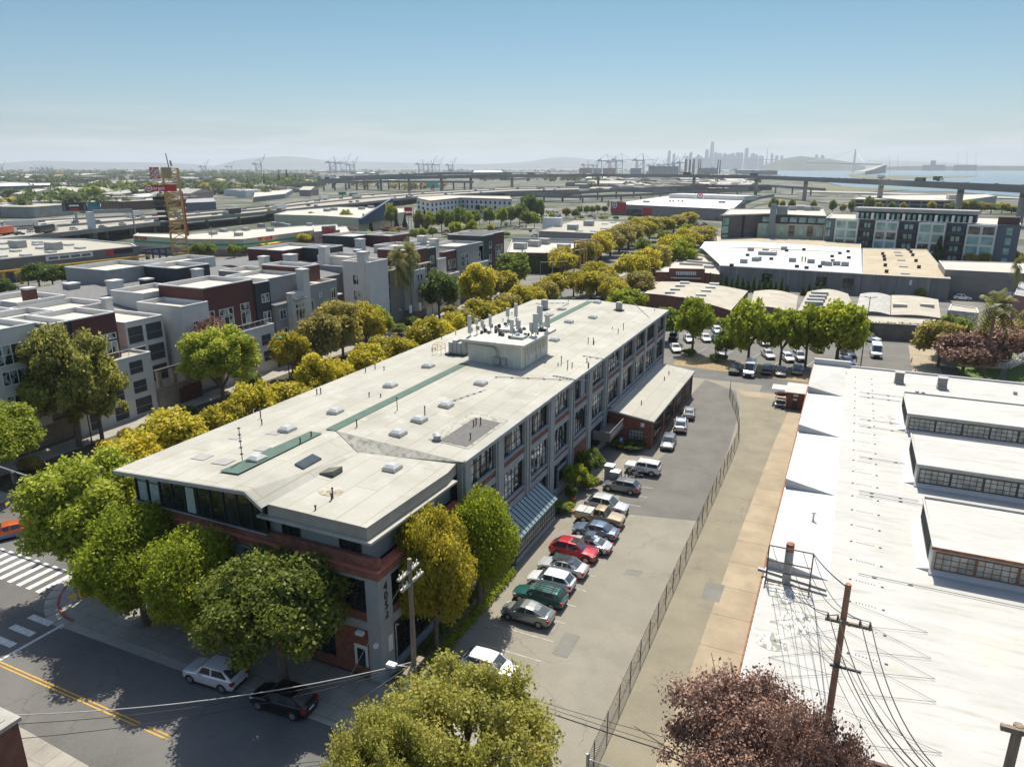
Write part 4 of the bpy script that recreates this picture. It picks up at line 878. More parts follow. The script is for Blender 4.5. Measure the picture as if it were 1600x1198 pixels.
chimney(a1,-122,57.5,13,16.5,1.4);chimney(a1,-121,74,13,17.2,1.6,'red');chimney(a1,-137,68,14,19.5,2.2);chimney(a1,-108,78,13,15.8,1.2);chimney(a1,-118,66.5,13,16.2)
vents(a1,[(-115,55),(-110,57),(-128,56),(-133,74),(-109,72)],13.6)
gw_=thing('garden_wall','tan block garden wall with pergola posts between two apartment blocks','wall',(-93,77.5,0))
b=MB();b.box(XA,XA+.4,73.7,81.8,.1,3.4);b.build('block_wall',AW['tan'],gw_)
b=MB();b.box(XA+.4,XA+.8,77.5,81.6,.1,2.6);b.build('maroon_panel',AW['red'],gw_)
for y in(74.3,77.0,79.5):b=MB();b.box(XA-.5,XA+.1,y,y+.6,3.4,6.0);b.build('pergola_post',AW['tan'],gw_)
b=MB();b.box(XA-.6,XA+.1,74,81.5,6.0,6.2);b.build('pergola_beam',M['metal_dark'],gw_)
#middle block
a2=thing('apartment_building','middle apartment block with a maroon box, charcoal strip and tall grey end wall','apartment building',(-105,100,0))
w=abox(a2,'white_bay',-106,XA-1.8,81.8,87.2,.1,14.6,'white');aw(w,[(83.6,9.9,1.1,2.0,2),(85.4,9.9,1.2,2.0,2)],x=XA-1.8)
w=abox(a2,'maroon_bay',-107,XA-2.6,87.2,98.5,8.3,16.7,'red');aw(w,[(87.6,11.3,1.4,1.4,1),(87.7,8.8,1.4,2.3,1),(90.0,11.4,2.0,1.2,1),(92.1,11.4,1.1,1.2,1),(90.0,9.0,3.2,2.2,3),(94.9,11.5,2.1,1.3,1),(94.9,8.9,2.2,2.4,2)],x=XA-2.6)
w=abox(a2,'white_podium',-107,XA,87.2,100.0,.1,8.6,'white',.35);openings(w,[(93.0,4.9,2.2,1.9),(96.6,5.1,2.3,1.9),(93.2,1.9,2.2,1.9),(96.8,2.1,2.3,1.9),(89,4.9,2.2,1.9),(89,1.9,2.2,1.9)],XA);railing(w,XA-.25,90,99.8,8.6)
w=abox(a2,'charcoal_bay',-107,XA-2.2,98.5,102.2,.1,16.0,'dark');aw(w,[(99.8,12.2,1.9,1.6,2),(99.9,8.6,1.9,1.9,2),(99.9,5.2,1.5,1.9,2),(99.9,2,1.5,1.9,2)],x=XA-2.2)
w=abox(a2,'grey_bay',-107,XA-1.4,102.2,109.6,.1,11.3,'grey',0);aw(w,[(103.2,8.5,1.8,1.9,2),(103.2,4.9,1.8,1.9,2),(103.2,1.6,1.8,1.9,2)],x=XA-1.4)
b=MB();b.prism([(-105,102.0),(XA-1.2,102.0),(XA-1.2,106.0),(-105,106.0)],11.3,[13.2,11.4,11.4,13.2]);b.build('shingle_roof',AW['shingle'],w)
w=abox(a2,'grey_bay',-107,XA-3.0,102.2,112,11.3,16.2,'grey')
w=abox(a2,'white_bay',XA-1.4,XA,105.4,109.6,.1,13.2,'white',.3);aw(w,[(106.0,8.1,2.6,2.0,3),(106.0,10.2,2.6,.9,3),(106.0,4.2,2.6,1.9,3),(106.0,.7,2.6,1.9,3)],x=XA)
b=MB();b.box(XA-.3,XA+1.0,105.6,108.6,12.1,12.25);b.build('awning',AW['tan'],w)
chimney(a2,XA-.8,109.7,.1,17.3,1.7)
w=abox(a2,'grey_bay',-107,XA-.4,110.6,119.3,.1,14.0,'grey');aw(w,[(117.2,10.3,1.5,2.1,2),(117.2,5.9,1.5,2.1,2),(113.6,11.2,.7,.9,1),(113.6,6.9,.7,.9,1),(113.6,2.6,.7,.9,1),(110.9,8.6,.8,2.4,1),(110.9,4.6,.8,2.4,1)],x=XA-.4)
abox(a2,'maroon_bay',-107,XA-3.0,112,117.5,14,17.2,'red')
w=abox(a2,'rear_body',-150,-106,81,121,.1,12.4,'grey',0);gable(w,-150,-105.5,81,121,12.4,14.8,'Y')
for x0,x1,y0,y1,z,m in((-138,-126,92,104,17.4,'grey'),(-126,-117,100,108,17.3,'dark'),(-136,-128,108,120,16.9,'white'),(-115,-107,84,93,15.6,'white'),(-119,-110,112,120,15.3,'grey')):abox(a2,'roof_box',x0,x1,y0,y1,12.6,z,m,.8)
chimney(a2,-119,88,13,16.6,2.0);chimney(a2,-115,103,13,17,1.6);chimney(a2,-112,118,13,18,1.6);chimney(a2,-128,86,13,15.8,2,'grey');chimney(a2,-122,97,13,15.5,1.8,'dark')
vents(a2,[(-123,84),(-121,90),(-112,96),(-111,98),(-117,96),(-113,106),(-118,110),(-122,112),(-110,110)],13.8)
#far block
a3=thing('apartment_building','far apartment block with white towers, palms in front and stepped charcoal boxes','apartment building',(-108,160,0))
w=abox(a3,'maroon_bay',-104,XA-.6,119.5,121.2,.1,10.8,'red');w=abox(a3,'white_bay',-103,XA,121.3,124.2,.1,8.2,'white',.3);aw(w,[(122.2,4.5,1.1,2.3,1)],x=XA)
w=abox(a3,'grey_bay',-116,-100.8,136,147,.1,14.0,'grey');aw(w,[(-104.0,9.6,1.9,2,2),(-108,9.6,1.9,2,2),(-104,6.0,1.9,2,2),(-108,6.0,1.9,2,2),(-104,2.6,1.9,2,2)],y=136)
w=abox(a3,'white_bay',-101,XA,130,137.2,2.4,16.2,'white');aw(w,[(-98.4,11.2,2.0,2.2,2),(-98.4,7.7,2.0,2.2,2),(-98.4,4.2,2.0,2.2,2)],y=130);abox(a3,'ground_floor',-101,XA-.6,130.6,137,.1,2.4,'tan',0)
chimney(a3,XA-2.0,130.8,10,18.4,1.8)
openings(a3,[(139.5,9.5,2.6,2.8),(139.5,6,2.6,2.8),(139.5,2.6,2.6,2.8)],XA-3);abox(a3,'grey_bay',-104,XA-3,137.2,148,.1,12.8,'grey')
w=abox(a3,'white_bay',-104,XA,148,153.2,2.4,12.2,'white');aw(w,[(149.3,9.2,1.0,1.9,1),(150.7,9.2,1.0,1.9,1),(149.3,6.2,1.0,1.9,1),(150.7,6.2,1.0,1.9,1),(149.3,3.2,1.0,1.9,1),(150.7,3.2,1.0,1.9,1)],x=XA);abox(a3,'ground_floor',-104,XA-.6,148.6,161,.1,2.4,'tan',0)
w=abox(a3,'maroon_bay',-106,XA-2.4,150.5,158.4,9.2,16.6,'red');aw(w,[(151.0,9.8,1.3,2.9,1,2),(152.6,9.8,2.3,2.9,2,2),(155.4,9.8,2.1,2.9,2,2)],x=XA-2.4)
b=MB();b.box(XA-2.4,XA-.6,151.8,157.6,13.1,13.25);b.build('awning',AW['tan'],w)
w=abox(a3,'charcoal_bay',-106,XA-2.4,158.4,162.6,.1,16.4,'dark');aw(w,[(159.5,12.4,1.9,1.9,2),(159.5,9.4,1.9,1.9,2)],x=XA-2.4)
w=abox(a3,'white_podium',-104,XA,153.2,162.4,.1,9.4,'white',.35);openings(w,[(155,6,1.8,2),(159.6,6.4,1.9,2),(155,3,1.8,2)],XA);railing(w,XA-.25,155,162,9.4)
w=abox(a3,'grey_bay',-106,XA-2,162.6,167,.1,13.2,'white');chimney(a3,XA-4,164.5,10,18.2,1.8)
w=abox(a3,'maroon_bay',-106,XA-2.6,167,173.5,.1,14.6,'red');aw(w,[(169.2,9.9,1.6,2.3,1),(171.6,9.9,1.3,2.3,1),(169.4,6.4,1.6,2,1)],x=XA-2.6)
w=abox(a3,'white_bay',XA-2.6,XA,165.5,170.6,.1,9.2,'white',.3);openings(w,[(167.2,5.4,1.6,2.6),(166,7,.5,.6),(169.6,7.2,.5,.6)],XA)
w=abox(a3,'grey_bay',-106,XA-2.2,173.5,189,.1,15.4,'grey');aw(w,[(175.4,9.6,4.2,3.6,4,2),(175.4,5.2,4.2,2.8,3),(185.5,10.2,1.6,2.6,1)],x=XA-2.2)
w=abox(a3,'white_bay',XA-2.2,XA,180.5,188,.1,10.2,'white',.3);openings(w,[(183.4,5.6,2,3.2),(181.4,8,.6,.7),(186.6,8,.6,.7)],XA);chimney(a3,XA-3.4,187.5,10,14.6,2.4)
w=abox(a3,'charcoal_bay',-108,XA-2.2,189,196,.1,17.0,'dark');aw(w,[(192.6,13,1.7,2,1),(192.6,9,1.7,2.2,1)],x=XA-2.2)
w=abox(a3,'maroon_bay',-108,XA-2.2,196,203,.1,17.2,'red');aw(w,[(197,9.6,5,4,5,2)],x=XA-2.2)
w=abox(a3,'rear_body',-150,-106,124,200,.1,12.4,'grey',0);gable(w,-150,-105.5,124,200,12.4,14.6,'Y')
for x0,x1,y0,y1,z,m in((-133,-122,135,150,17,'red'),(-122,-116,142,150,17.1,'dark'),(-116,-107,140,148,15.6,'white'),(-137,-126,168,182,17.4,'dark'),(-126,-118,174,184,17.4,'red'),(-118,-109,166,176,15.6,'white'),(-116,-107,180,190,15.4,'grey')):abox(a3,'roof_box',x0,x1,y0,y1,12.6,z,m,.7)
chimney(a3,-113,139,13,18,1.9);chimney(a3,-119,134,13,16.4,2.4);chimney(a3,-118,160,13,17.8,2);chimney(a3,-110,178,13,17.4,2);chimney(a3,-113,152,13,16,1.6,'grey')
vents(a3,[(-112-i*2.4,154+(i%3)*4)for i in range(8)]+[(-110-i*2,184+(i%2)*6)for i in range(5)],13.8)
BX,BY=G(27,1124,5.6)[:2];bb=thing('brick_building','corner of a red brick building cut by the lower left edge','building',(BX,BY,0))
b=MB();b.prism([(-58,8),(BX,8),(BX,BY),(-58,BY)],0,5.5);b.build('brick_wall',M['brick_dark'],bb)
b=MB();b.prism([(-58,8),(BX+.15,8),(BX+.15,BY+.15),(-58,BY+.15)],5.5,5.75);b.build('coping',M['kerb'],bb)
b=MB();b.box(-58,BX-.4,8,BY-.4,5.75,5.79);b.build('roof',M['roof_grey'],bb)
#shops, sheds and flats in the middle distance
def fbox(b,p,q,u0,u1,z0,z1,d0,d1,m=0):
 """box on a facade that runs p->q: u along it in metres, d outwards (towards the viewer)"""
 v=Vector((q[0]-p[0],q[1]-p[1]));v.normalize();n_=Vector((v.y,-v.x))
 if n_.dot(Vector((-p[0],-p[1])))<0:n_=-n_
 c=[(p[0]+v.x*u+n_.x*d,p[1]+v.y*u+n_.y*d)for u,d in((u0,d0),(u1,d0),(u1,d1),(u0,d1))]
 return b.prism(c,z0,z1,m)
def flen(p,q):return math.hypot(q[0]-p[0],q[1]-p[1])
def fwin(par,name,p,q,u0,u1,z0,z1,m,d=.05,n=1,gap=.15):
 for k in range(n):
  w=(u1-u0)/n;b=MB();fbox(b,p,q,u0+k*w+gap/2,u0+(k+1)*w-gap/2,z0,z1,.0,d);b.build(name,m,par)
def ftext(par,body,p,q,u,z,size,m,d=.2,sx=1,bold=0):
 v=Vector((q[0]-p[0],q[1]-p[1]));v.normalize();n_=Vector((v.y,-v.x))
 if n_.dot(Vector((-p[0],-p[1])))<0:n_=-n_
 a=math.atan2(n_.y,n_.x)+R(90)
 return text('lettering',body,size,m,par,(p[0]+v.x*u+n_.x*d,p[1]+v.y*u+n_.y*d,z),(R(90),0,a),.05,bold=bold,sx=sx)
def pxb(name,label,cat,px,z,wall,roof,par=.5,group=None):
 P=[G(x,y,z)[:2]for x,y in px]
 a=sum(P[i][0]*P[(i+1)%len(P)][1]-P[(i+1)%len(P)][0]*P[i][1]for i in range(len(P)))
 if a<0:P=P[::-1]
 c=(sum(p[0]for p in P)/len(P),sum(p[1]for p in P)/len(P));o=thing(name,label,cat,(c[0],c[1],0),0,group)
 b=MB();k=len(P)
 for i in range(k):
  j=(i+1)%k;b.face([(*P[i],0),(*P[j],0),(*P[j],z),(*P[i],z)])
 b.build('wall',wall,o)
 In=[(p[0]+(c[0]-p[0])*min(.2,.5/max(1,math.hypot(c[0]-p[0],c[1]-p[1]))),p[1]+(c[1]-p[1])*min(.2,.5/max(1,math.hypot(c[0]-p[0],c[1]-p[1]))))for p in P]
 b=MB()
 if par>0:
  for i in range(k):
   j=(i+1)%k;b.face([(*P[i],z),(*P[j],z),(*In[j],z),(*In[i],z)]);b.face([(*In[j],z-par),(*In[i],z-par),(*In[i],z),(*In[j],z)])
  b.build('parapet',AW['coping'],o)
 b=MB();b.face([(*p,z-par)for p in(In if par>0 else P)]);b.build('roof',roof,o)
 return o,P
def hvac(o,px,z,s=1.2,h=1.4,m='metal_grey',name='rooftop_unit'):
 for x,y in px:
  g=G(x,y,z);b=MB();b.box(g[0]-s,g[0]+s,g[1]-s*.7,g[1]+s*.7,z-.6,z+h);b.build(name,M[m],o)
def skyl(o,px,z,s=1.3):hvac(o,px,z,s,.25,'dome','skylight')
RF=dict(tan=blotch(mat('tan gravel roof',(.40,.335,.23),.95,.1,.25),(.31,.255,.175),.12,.5,.68,.7),cream=blotch(mat('cream flat roof',(.45,.42,.355),.95,.08,.2),(.46,.43,.37),.08,.5,.68,.6),white=mat('white flat roof',(.58,.575,.55),.8,.04,.2),taupe=blotch(mat('taupe roof',(.36,.335,.27),.95,.08,.2),(.30,.28,.23),.1,.5,.65,.6),grey=mat('grey flat roof',(.30,.295,.28),.95,.15,.2))
WL=dict(stripe=lines_on(mat('ribbed taupe wall',(.27,.245,.225),.85,.08,.4),200,1.5,.12,(.75,.73,.72),0,'HZ',.9),tilt=lines_on(blotch(mat('weathered concrete wall',(.21,.205,.195),.9,.14,.3,stretch=(2.5,2.5,.12)),(.14,.135,.125),.6,.5,.66,.7,stretch=(3,3,.12)),7.3,60,.3,(1.25,1.25,1.25),0,'HZ',.8),cream=mat('cream wall',(.50,.48,.35),.85,.06,.5),mauve=mat('mauve wall',(.30,.23,.205),.85,.06,.5),green=mat('green stripe paint',(.03,.30,.20),.8,.08,.5),orange=mat('orange paint',(.70,.36,.05),.7,.06,.5),blue=mat('deep blue panel',(.022,.065,.13),.6,.06,.5),white=mat('white wall',(.62,.63,.62),.8,.05,.4),red=mat('sign red',(.46,.018,.025),.6,.06,.5),orange_sign=mat('sign orange',(.55,.085,.02),.6,.05,.5),slate=mat('slate blue wall',(.095,.125,.155),.7,.06,.5),yellow=mat('sign yellow',(.80,.56,.02),.6,.04,.5),teal=mat('teal sign',(.02,.45,.43),.6,.05,.5))
#the home improvement store at the left, with its yellow portal frames
o,P=pxb('store_building','long flat store on the left with dark ribbed fascia and yellow portal frames','store',[(-60,411),(0,404),(214,384.5),(206,380.5),(130,373),(-60,371)],7.6,M['metal_grey'],RF['taupe'],.5)
p,q=G(-60,411,7.6),G(214,384.5,7.6);Lf=flen(p,q)
b=MB();fbox(b,p,q,0,Lf,4.4,7.72,.02,1.6);b.build('fascia',lines_on(mat('dark ribbed fascia',(.15,.145,.14),.8,.08,.4),200,.9,.07,(.7,.7,.7),0,'HZ',.9),o)
n=11
for k in range(n):
 u=8+k*(Lf-8)/(n-1);b=MB();fbox(b,p,q,u-.35,u+.35,0,4.2,6.0,6.7);b.build('yellow_post',M['yellow_paint'],o)
b=MB();fbox(b,p,q,6,Lf+.4,4.2,4.7,6.0,6.8);b.build('yellow_beam',M['yellow_paint'],o)
fwin(o,'shopfront',p,q,12,Lf-8,.2,3.6,M['glass_d'],.06,6,3)
b=MB();fbox(b,p,q,Lf-34,Lf-18,5.7,7.3,1.6,1.75);sg=b.build('fascia_sign',WL['white'],o);
for k in range(4):b=MB();fbox(b,p,q,Lf-33+k*3.7,Lf-30+k*3.7,6.1,6.9,1.75,1.85);b.build('lettering',WL['slate'],sg)
b=MB();fbox(b,p,q,Lf-12.5,Lf-3,5.7,7.3,1.6,1.75);b.build('fascia_sign',M['black'],o)
b=MB();fbox(b,p,q,Lf-13,Lf-10.4,5.6,7.4,1.75,1.85);b.build('fascia_sign',WL['red'],o)
hvac(o,[(28,385),(84,388)],7.6,2.6,2.2)
skyl(o,[(6,380),(14,379.5),(6,388),(58,378),(58,381.5),(24,391.5),(64,387),(40,398),(87,378.5),(107,382),(79,393),(125,387),(2,400)],7.5,1.7)
aw_=thing('striped_awning','salmon barrel awning beside the yellow posts at the far left','awning',G(26,440));p2,q2=G(13,440),G(42,436)
b=MB();fbox(b,p2,q2,0,flen(p2,q2),3.0,4.6,0,4);b.build('canopy',mat('salmon canvas',(.50,.16,.09),.8,.12,2),aw_)
b=MB()
for u in(.3,flen(p2,q2)-.3):b.mark();fbox(b,p2,q2,u-.1,u+.1,0,3,3.6,3.8)
b.each('post',M['metal_grey'],aw_)
#the lattice sign tower
tb=G(284,409);tw=thing('sign_tower','tall yellow lattice tower carrying stacked red and orange store signs','sign tower',(tb[0],tb[1],0));hy=M['yellow_tower']=mat('ochre steel',(.50,.32,.10),.7,.15,.6)
sc_=scale_at((tb[0],tb[1],10));W2=11*sc_
vx=Vector((tb[1],-tb[0])).normalized();vd=Vector((tb[0],tb[1])).normalized()
def tp(u,d,z):return(tb[0]+vx.x*u+vd.x*d,tb[1]+vx.y*u+vd.y*d,z)
H2=PD(278,263,math.hypot(tb[0],tb[1]))[2]
b=MB();leg=[(-W2,-W2),(W2,-W2),(W2,W2),(-W2,W2)]
for u,d in leg:b.bar(tp(u,d,0),tp(u,d,H2),.36)
nz=12
for k in range(nz):
 z0,z1=H2*k/nz,H2*(k+1)/nz
 for i in range(4):
  a,c=leg[i],leg[(i+1)%4]
  b.bar(tp(*a,z1),tp(*c,z1),.2);
  if k%2:b.bar(tp(*a,z0),tp(*c,z1),.17)
  else:b.bar(tp(*c,z0),tp(*a,z1),.17)
b.build('lattice',hy,tw)
b=MB();b.bar(tp(W2*1.25,0,H2*.28),tp(W2*1.1,0,H2*.76),.45);b.build('red_riser',WL['red'],tw)
def panel(name,u0,u1,z0,z1,m,d=-1.3):
 b=MB();P_=[tp(u0,d*W2,0)[:2],tp(u1,d*W2,0)[:2],tp(u1,d*W2+.5,0)[:2],tp(u0,d*W2+.5,0)[:2]];b.prism(P_,z0,z1);return b.build(name,m,tw)
def zt(y):return PD(278,y,math.hypot(tb[0],tb[1]))[2]
def ut(x):return(x-284)*sc_
ang=math.atan2(vx.y,vx.x)
panel('orange_sign',ut(256),ut(269),zt(279.5),zt(261.5),WL['orange_sign'])
text('lettering','THE\nHOME\nDEPOT',1.35,M['letter_white'],tw,tp(ut(262.5),-1.3*W2-.1,zt(270.5)),(R(90),R(-45),ang),.03,bold=.03)
panel('beige_sign',ut(272),ut(286),zt(279),zt(261.5),mat('beige board',(.36,.32,.22),.8,.1,.4),-1.0)
panel('red_sign',ut(246.5),ut(290),zt(298.5),zt(288.5),WL['red'])
text('lettering','target',1.9,M['letter_white'],tw,tp(ut(264.5),-1.3*W2-.1,zt(293.4)),(R(90),0,ang),.03,bold=.03)
def bullseye(par,c,r,axx,mr,mw):
 rot=Matrix.Rotation(axx,3,'Z')
 for rr,m_,dd in((r,mr,0),(r*.68,mw,.06),(r*.36,mr,.12)):
  b=MB();f=rot@Vector((0,-1,0));b.cyl(c,tuple(Vector(c)+f*(.1+dd)),rr,rr,28);b.build('bullseye',m_,par)
bullseye(tw,tp(ut(251.7),-1.3*W2-.05,zt(293.4)),1.15,ang,M['letter_white'],WL['red'])
for k in range(7):panel('small_sign',ut(255+k*1.2),ut(271+k*.4),zt(308.5+k*8+2.8),zt(308.5+k*8-2.2),M['black']if k%2==0 else M['metal_dark'])
for k in range(7):panel('sign_slat',ut(268+k*.6),ut(285+k*.6),zt(306+k*8),zt(303+k*8),hy,-1.05)
b=MB();b.cyl(tp(ut(283),0,H2),tp(ut(281),0,zt(240)),.16,n=6);b.build('mast',M['metal_dark'],tw)
b=MB();b.cyl(tp(ut(287),0,zt(260)),tp(ut(286),0,zt(251)),.35,n=6);b.build('antenna',M['metal_grey'],tw)
#blue pergola by the tower
bp=thing('blue_pergola','dark blue steel pergola between the store and the lattice tower','pergola',G(252,412));p,q=G(230,412),G(271,409);Lp=flen(p,q)
b=MB()
for k in range(5):b.mark();fbox(b,p,q,Lp*k/4-.3,Lp*k/4+.3,0,5.2,0,.6)
b.each('post',WL['blue'],bp)
b=MB();fbox(b,p,q,-1,Lp+1,5.2,5.8,-.1,.7);b.build('beam',WL['blue'],bp)
#pet store with the green stripe
o,P=pxb('store_building','cream flat shop with green wall stripe and red PET CLUB lettering','store',[(208,368),(300,373.5),(380,373.5),(491,359.5),(489,351),(296,365),(215,364)],7.0,WL['cream'],RF['cream'],.35)
for a,c in(((208,368),(300,373.5)),((300,373.5),(380,373.5)),((380,373.5),(491,359.5))):
 p,q=G(*a,7.0),G(*c,7.0);l=flen(p,q);b=MB();fbox(b,p,q,0,l,4.2,5.0,.02,.1);b.build('green_stripe',WL['green'],o);b=MB();fbox(b,p,q,0,l,0,2.6,.02,.1);b.build('mauve_base',WL['mauve'],o)
p,q=G(380,373.5,7.0),G(491,359.5,7.0);ftext(o,'PET CLUB',p,q,flen(p,q)*.28,6.0,2.1,WL['red'],.12,bold=.05)
b=MB();fbox(b,p,q,flen(p,q)*.18,flen(p,q)*.42,2.6,4.0,.1,3);b.build('orange_awning',WL['orange'],o)
p,q=G(208,368,7),G(300,373.5,7);ftext(o,'PET CLUB',p,q,flen(p,q)*.13,6.0,1.8,WL['red'],.12,bold=.05)
hvac(o,[(333,366),(350,362),(373,368),(384,360),(408,353.5),(429,351),(441,352),(449,354),(422,361),(484,352.5)],6.8,1.6,1.3)
o,P=pxb('store_building','taupe shop front with stepped gable and red office sign','store',[(491,362),(531,359),(526,350),(489,352)],9.6,WL['mauve'],RF['cream'],.3)
p,q=G(491,362,9.6),G(531,359,9.6);l=flen(p,q)
b=MB();fbox(b,p,q,l*.3,l*.82,9.4,11.6,-.3,.4);b.build('gable_step',WL['mauve'],o)
ftext(o,'Office',p,q,l*.52,9.9,2.4,WL['red'],.5,bold=.06);ftext(o,'DEPOT',p,q,l*.54,8.3,1.9,WL['red'],.5,bold=.06)
b=MB();fbox(b,p,q,l*.38,l*.66,0.2,6.2,.02,.1);b.build('entrance',M['glass_d'],o);b=MB();fbox(b,p,q,l*.15,l*.85,6.6,7.0,.05,.5);b.build('trim',WL['red'],o)
b=MB();fbox(b,p,q,l*.74,l*.9,3.2,5.2,.05,.12);b.build('white_notice',WL['white'],o)
o,P=pxb('store_building','small white shop wing right of the office store','store',[(531,364),(547,363),(541,353),(527,354)],7.6,WL['white'],RF['cream'],.3);p,q=G(531,364,7.6),G(547,363,7.6)
ftext(o,'office',p,q,flen(p,q)*.45,5.9,1.1,WL['red'],.1);
#electronics store: blue wedge with a yellow tag
o,P=pxb('store_building','long white-roofed electronics store behind the dark firs','store',[(428,335),(505,337),(560,340.5),(634,331),(630,325),(530,323),(450,329)],8.0,WL['cream'],RF['cream'],.4)
p,q=G(560,341,8),G(611,334,8);l=flen(p,q)
v=Vector((q[0]-p[0],q[1]-p[1]));v.normalize();n_=Vector((v.y,-v.x))
if n_.dot(Vector((-p[0],-p[1])))<0:n_=-n_
def wp(u,z,d):return(p[0]+v.x*u+n_.x*d,p[1]+v.y*u+n_.y*d,z)
b=MB();b.loft([[wp(0,4.5,.2),wp(l,5.5,.2),wp(l,17.5,.2),wp(0,7.8,.2)],[wp(0,4.5,1.8),wp(l,5.5,1.8),wp(l,17.5,1.8),wp(0,7.8,1.8)]]);b.build('blue_wedge',WL['blue'],o)
b=MB();fbox(b,p,q,l*.73,l*.96,9.0,14.6,1.85,2.1);b.build('yellow_tag',WL['yellow'],o)
ftext(o,'BEST\nBUY',p,q,l*.845,11.8,2.7,M['letter_black'],2.2,bold=.09)
hvac(o,[(511,330),(522,328.5),(565,327),(580,325)],7.8,2,1.6)
pn=thing('pylon_sign','white framed pylon with two red sign boards beside the electronics store','sign',G(641,358));g0=G(641,358);D0=math.hypot(g0[0],g0[1]);s0=scale_at(g0)
vx2=Vector((g0[1],-g0[0])).normalized()
def pp(u,z,d=0):
 w_=Vector((g0[0],g0[1])).normalized();return(g0[0]+vx2.x*u+w_.x*d,g0[1]+vx2.y*u+w_.y*d,z)
b=MB()
for u in(-6,-2,2,6):b.bar(pp(u*s0,0),pp(u*s0,PD(641,324,D0)[2]),.25)
for z in(2,5,8):b.bar(pp(-6*s0,z),pp(6*s0,z),.15);b.bar(pp(-6*s0,z),pp(6*s0,z+3),.12)
b.build('frame',M['white_metal'],pn)
for y0,y1 in((330,324),(337,333)):
 z0,z1=PD(641,y0,D0)[2],PD(641,y1,D0)[2];b=MB();a,c=pp(-8*s0,0,-.4),pp(4*s0,0,-.4);a2,c2=pp(-8*s0,0,.4),pp(4*s0,0,.4);b.prism([a[:2],c[:2],c2[:2],a2[:2]],z0,z1);b.build('sign_board',WL['red'],pn)
ps=thing('pole_sign','black and yellow store sign on a lattice pole above the plaza trees','sign',G(752,350));g0=G(752,350);D0=math.hypot(g0[0],g0[1]);s0=scale_at(g0);vx2=Vector((g0[1],-g0[0])).normalized()
b=MB()
for u in(-3,3):b.bar(pp(u*s0,0),pp(u*s0,PD(750,322,D0)[2]),.2)
for k in range(5):b.bar(pp(-3*s0,k*2.4),pp(3*s0,k*2.4+2.4),.12)
b.build('lattice_pole',hy,ps)
for x0,x1,m_ in((743,750,M['black']),(750.5,757,WL['yellow'])):
 b=MB();a,c=pp((x0-752)*s0,0,-.4),pp((x1-752)*s0,0,-.4);a2,c2=pp((x0-752)*s0,0,.4),pp((x1-752)*s0,0,.4);b.prism([a[:2],c[:2],c2[:2],a2[:2]],PD(750,328.5,D0)[2],PD(750,320.5,D0)[2]);b.build('sign_board',m_,ps)
text('lettering','BEST\nBUY',1.2,M['letter_black'],ps,pp(1.75*s0,PD(750,324.5,D0)[2],-.5),(R(90),0,math.atan2(vx2.y,vx2.x)),.03,bold=.03)
#hotel
o,P=pxb('hotel','white four storey hotel with terracotta edged flat roofs','hotel',[(651,310),(672,314.5),(720,309.5),(800,312),(796,306),(700,304.5),(655,307)],13.5,WL['white'],RF['cream'],.5)
for a,c,n in(((651,310),(672,314.5),3),((672,314.5),(720,309.5),8),((720,309.5),(800,312),11)):
 p,q=G(*a,13.5),G(*c,13.5);l=flen(p,q)
 b=MB();fbox(b,p,q,0,l,13.3,13.9,-.3,.5);b.build('terracotta_edge',mat('terracotta',(.36,.15,.09),.8,.1,1)if 'terr' not in M else M['terr'],o)
 for z in(10,6.6,3.2):
  for k in range(n):b=MB();fbox(b,p,q,l*(k+.3)/n,l*(k+.68)/n,z,z+1.9,.02,.12);b.build('window',M['glass_d'],o)
#brick shop with ivy at the crossing, and the taupe store behind it
o,P=pxb('store_building','brick shop with ivy covered wall and blue grey parapet at the crossing','store',[(792,394),(874,395.5),(926,377),(800,374.5)],7.2,M['brick_dark'],RF['cream'],.9)
b=MB();p,q=G(792,394,7.2),G(874,395.5,7.2);fbox(b,p,q,0,flen(p,q),0,5.9,.02,.35);b.build('ivy',mat('ivy leaves',(.045,.055,.018),.95,.45,1.2),o)
b=MB();p,q=G(800,374.5,7.2),G(926,377,7.2);fbox(b,p,q,0,flen(p,q),6.2,8.0,-.4,.3);b.build('rear_parapet',mat('blue grey parapet',(.24,.27,.28),.85,.05,1),o)
hvac(o,[(813,387),(835,383),(850,379.5),(881,389)],6.8,2.2,1.8)
cr=thing('steel_canopy','ochre steel portal frame standing by the ivy covered shop','canopy',G(906,425));p,q=G(896,426),G(915,422);l=flen(p,q)
b=MB()
for u,d in((0,0),(l*.5,0),(l,0),(0,4),(l,4)):b.mark();fbox(b,p,q,u-.2,u+.2,0,10.5,d,d+.4)
b.each('post',hy,cr)
b=MB();fbox(b,p,q,-.3,l+.3,10.5,11,0,.4);fbox(b,p,q,-.3,l+.3,7.5,7.9,0,.4);fbox(b,p,q,-.3,0,10.5,11,.4,4.3);fbox(b,p,q,l,l+.3,10.5,11,.4,4.3);b.build('beam',hy,cr)
o,P=pxb('store_building','low taupe ribbed store with pale skylights behind the plane trees','store',[(842,361),(862,361.5),(975,366.5),(976,346),(898,343.5)],6.8,WL['stripe'],RF['taupe'],.3)
hvac(o,[(895,358),(920,352)],6.8,2.4,2.2);skyl(o,[(905,361),(928,361.5),(945,350),(944,357),(958,348),(968,351.5)],6.7,1.6);hvac(o,[(966,361)],6.8,2,2)
b=MB();g0=G(866,353,6.8);b.box(g0[0]-6,g0[0]+4,g0[1]-1.5,g0[1]+1.5,5,11);b.build('white_signboard',WL['white'],o)
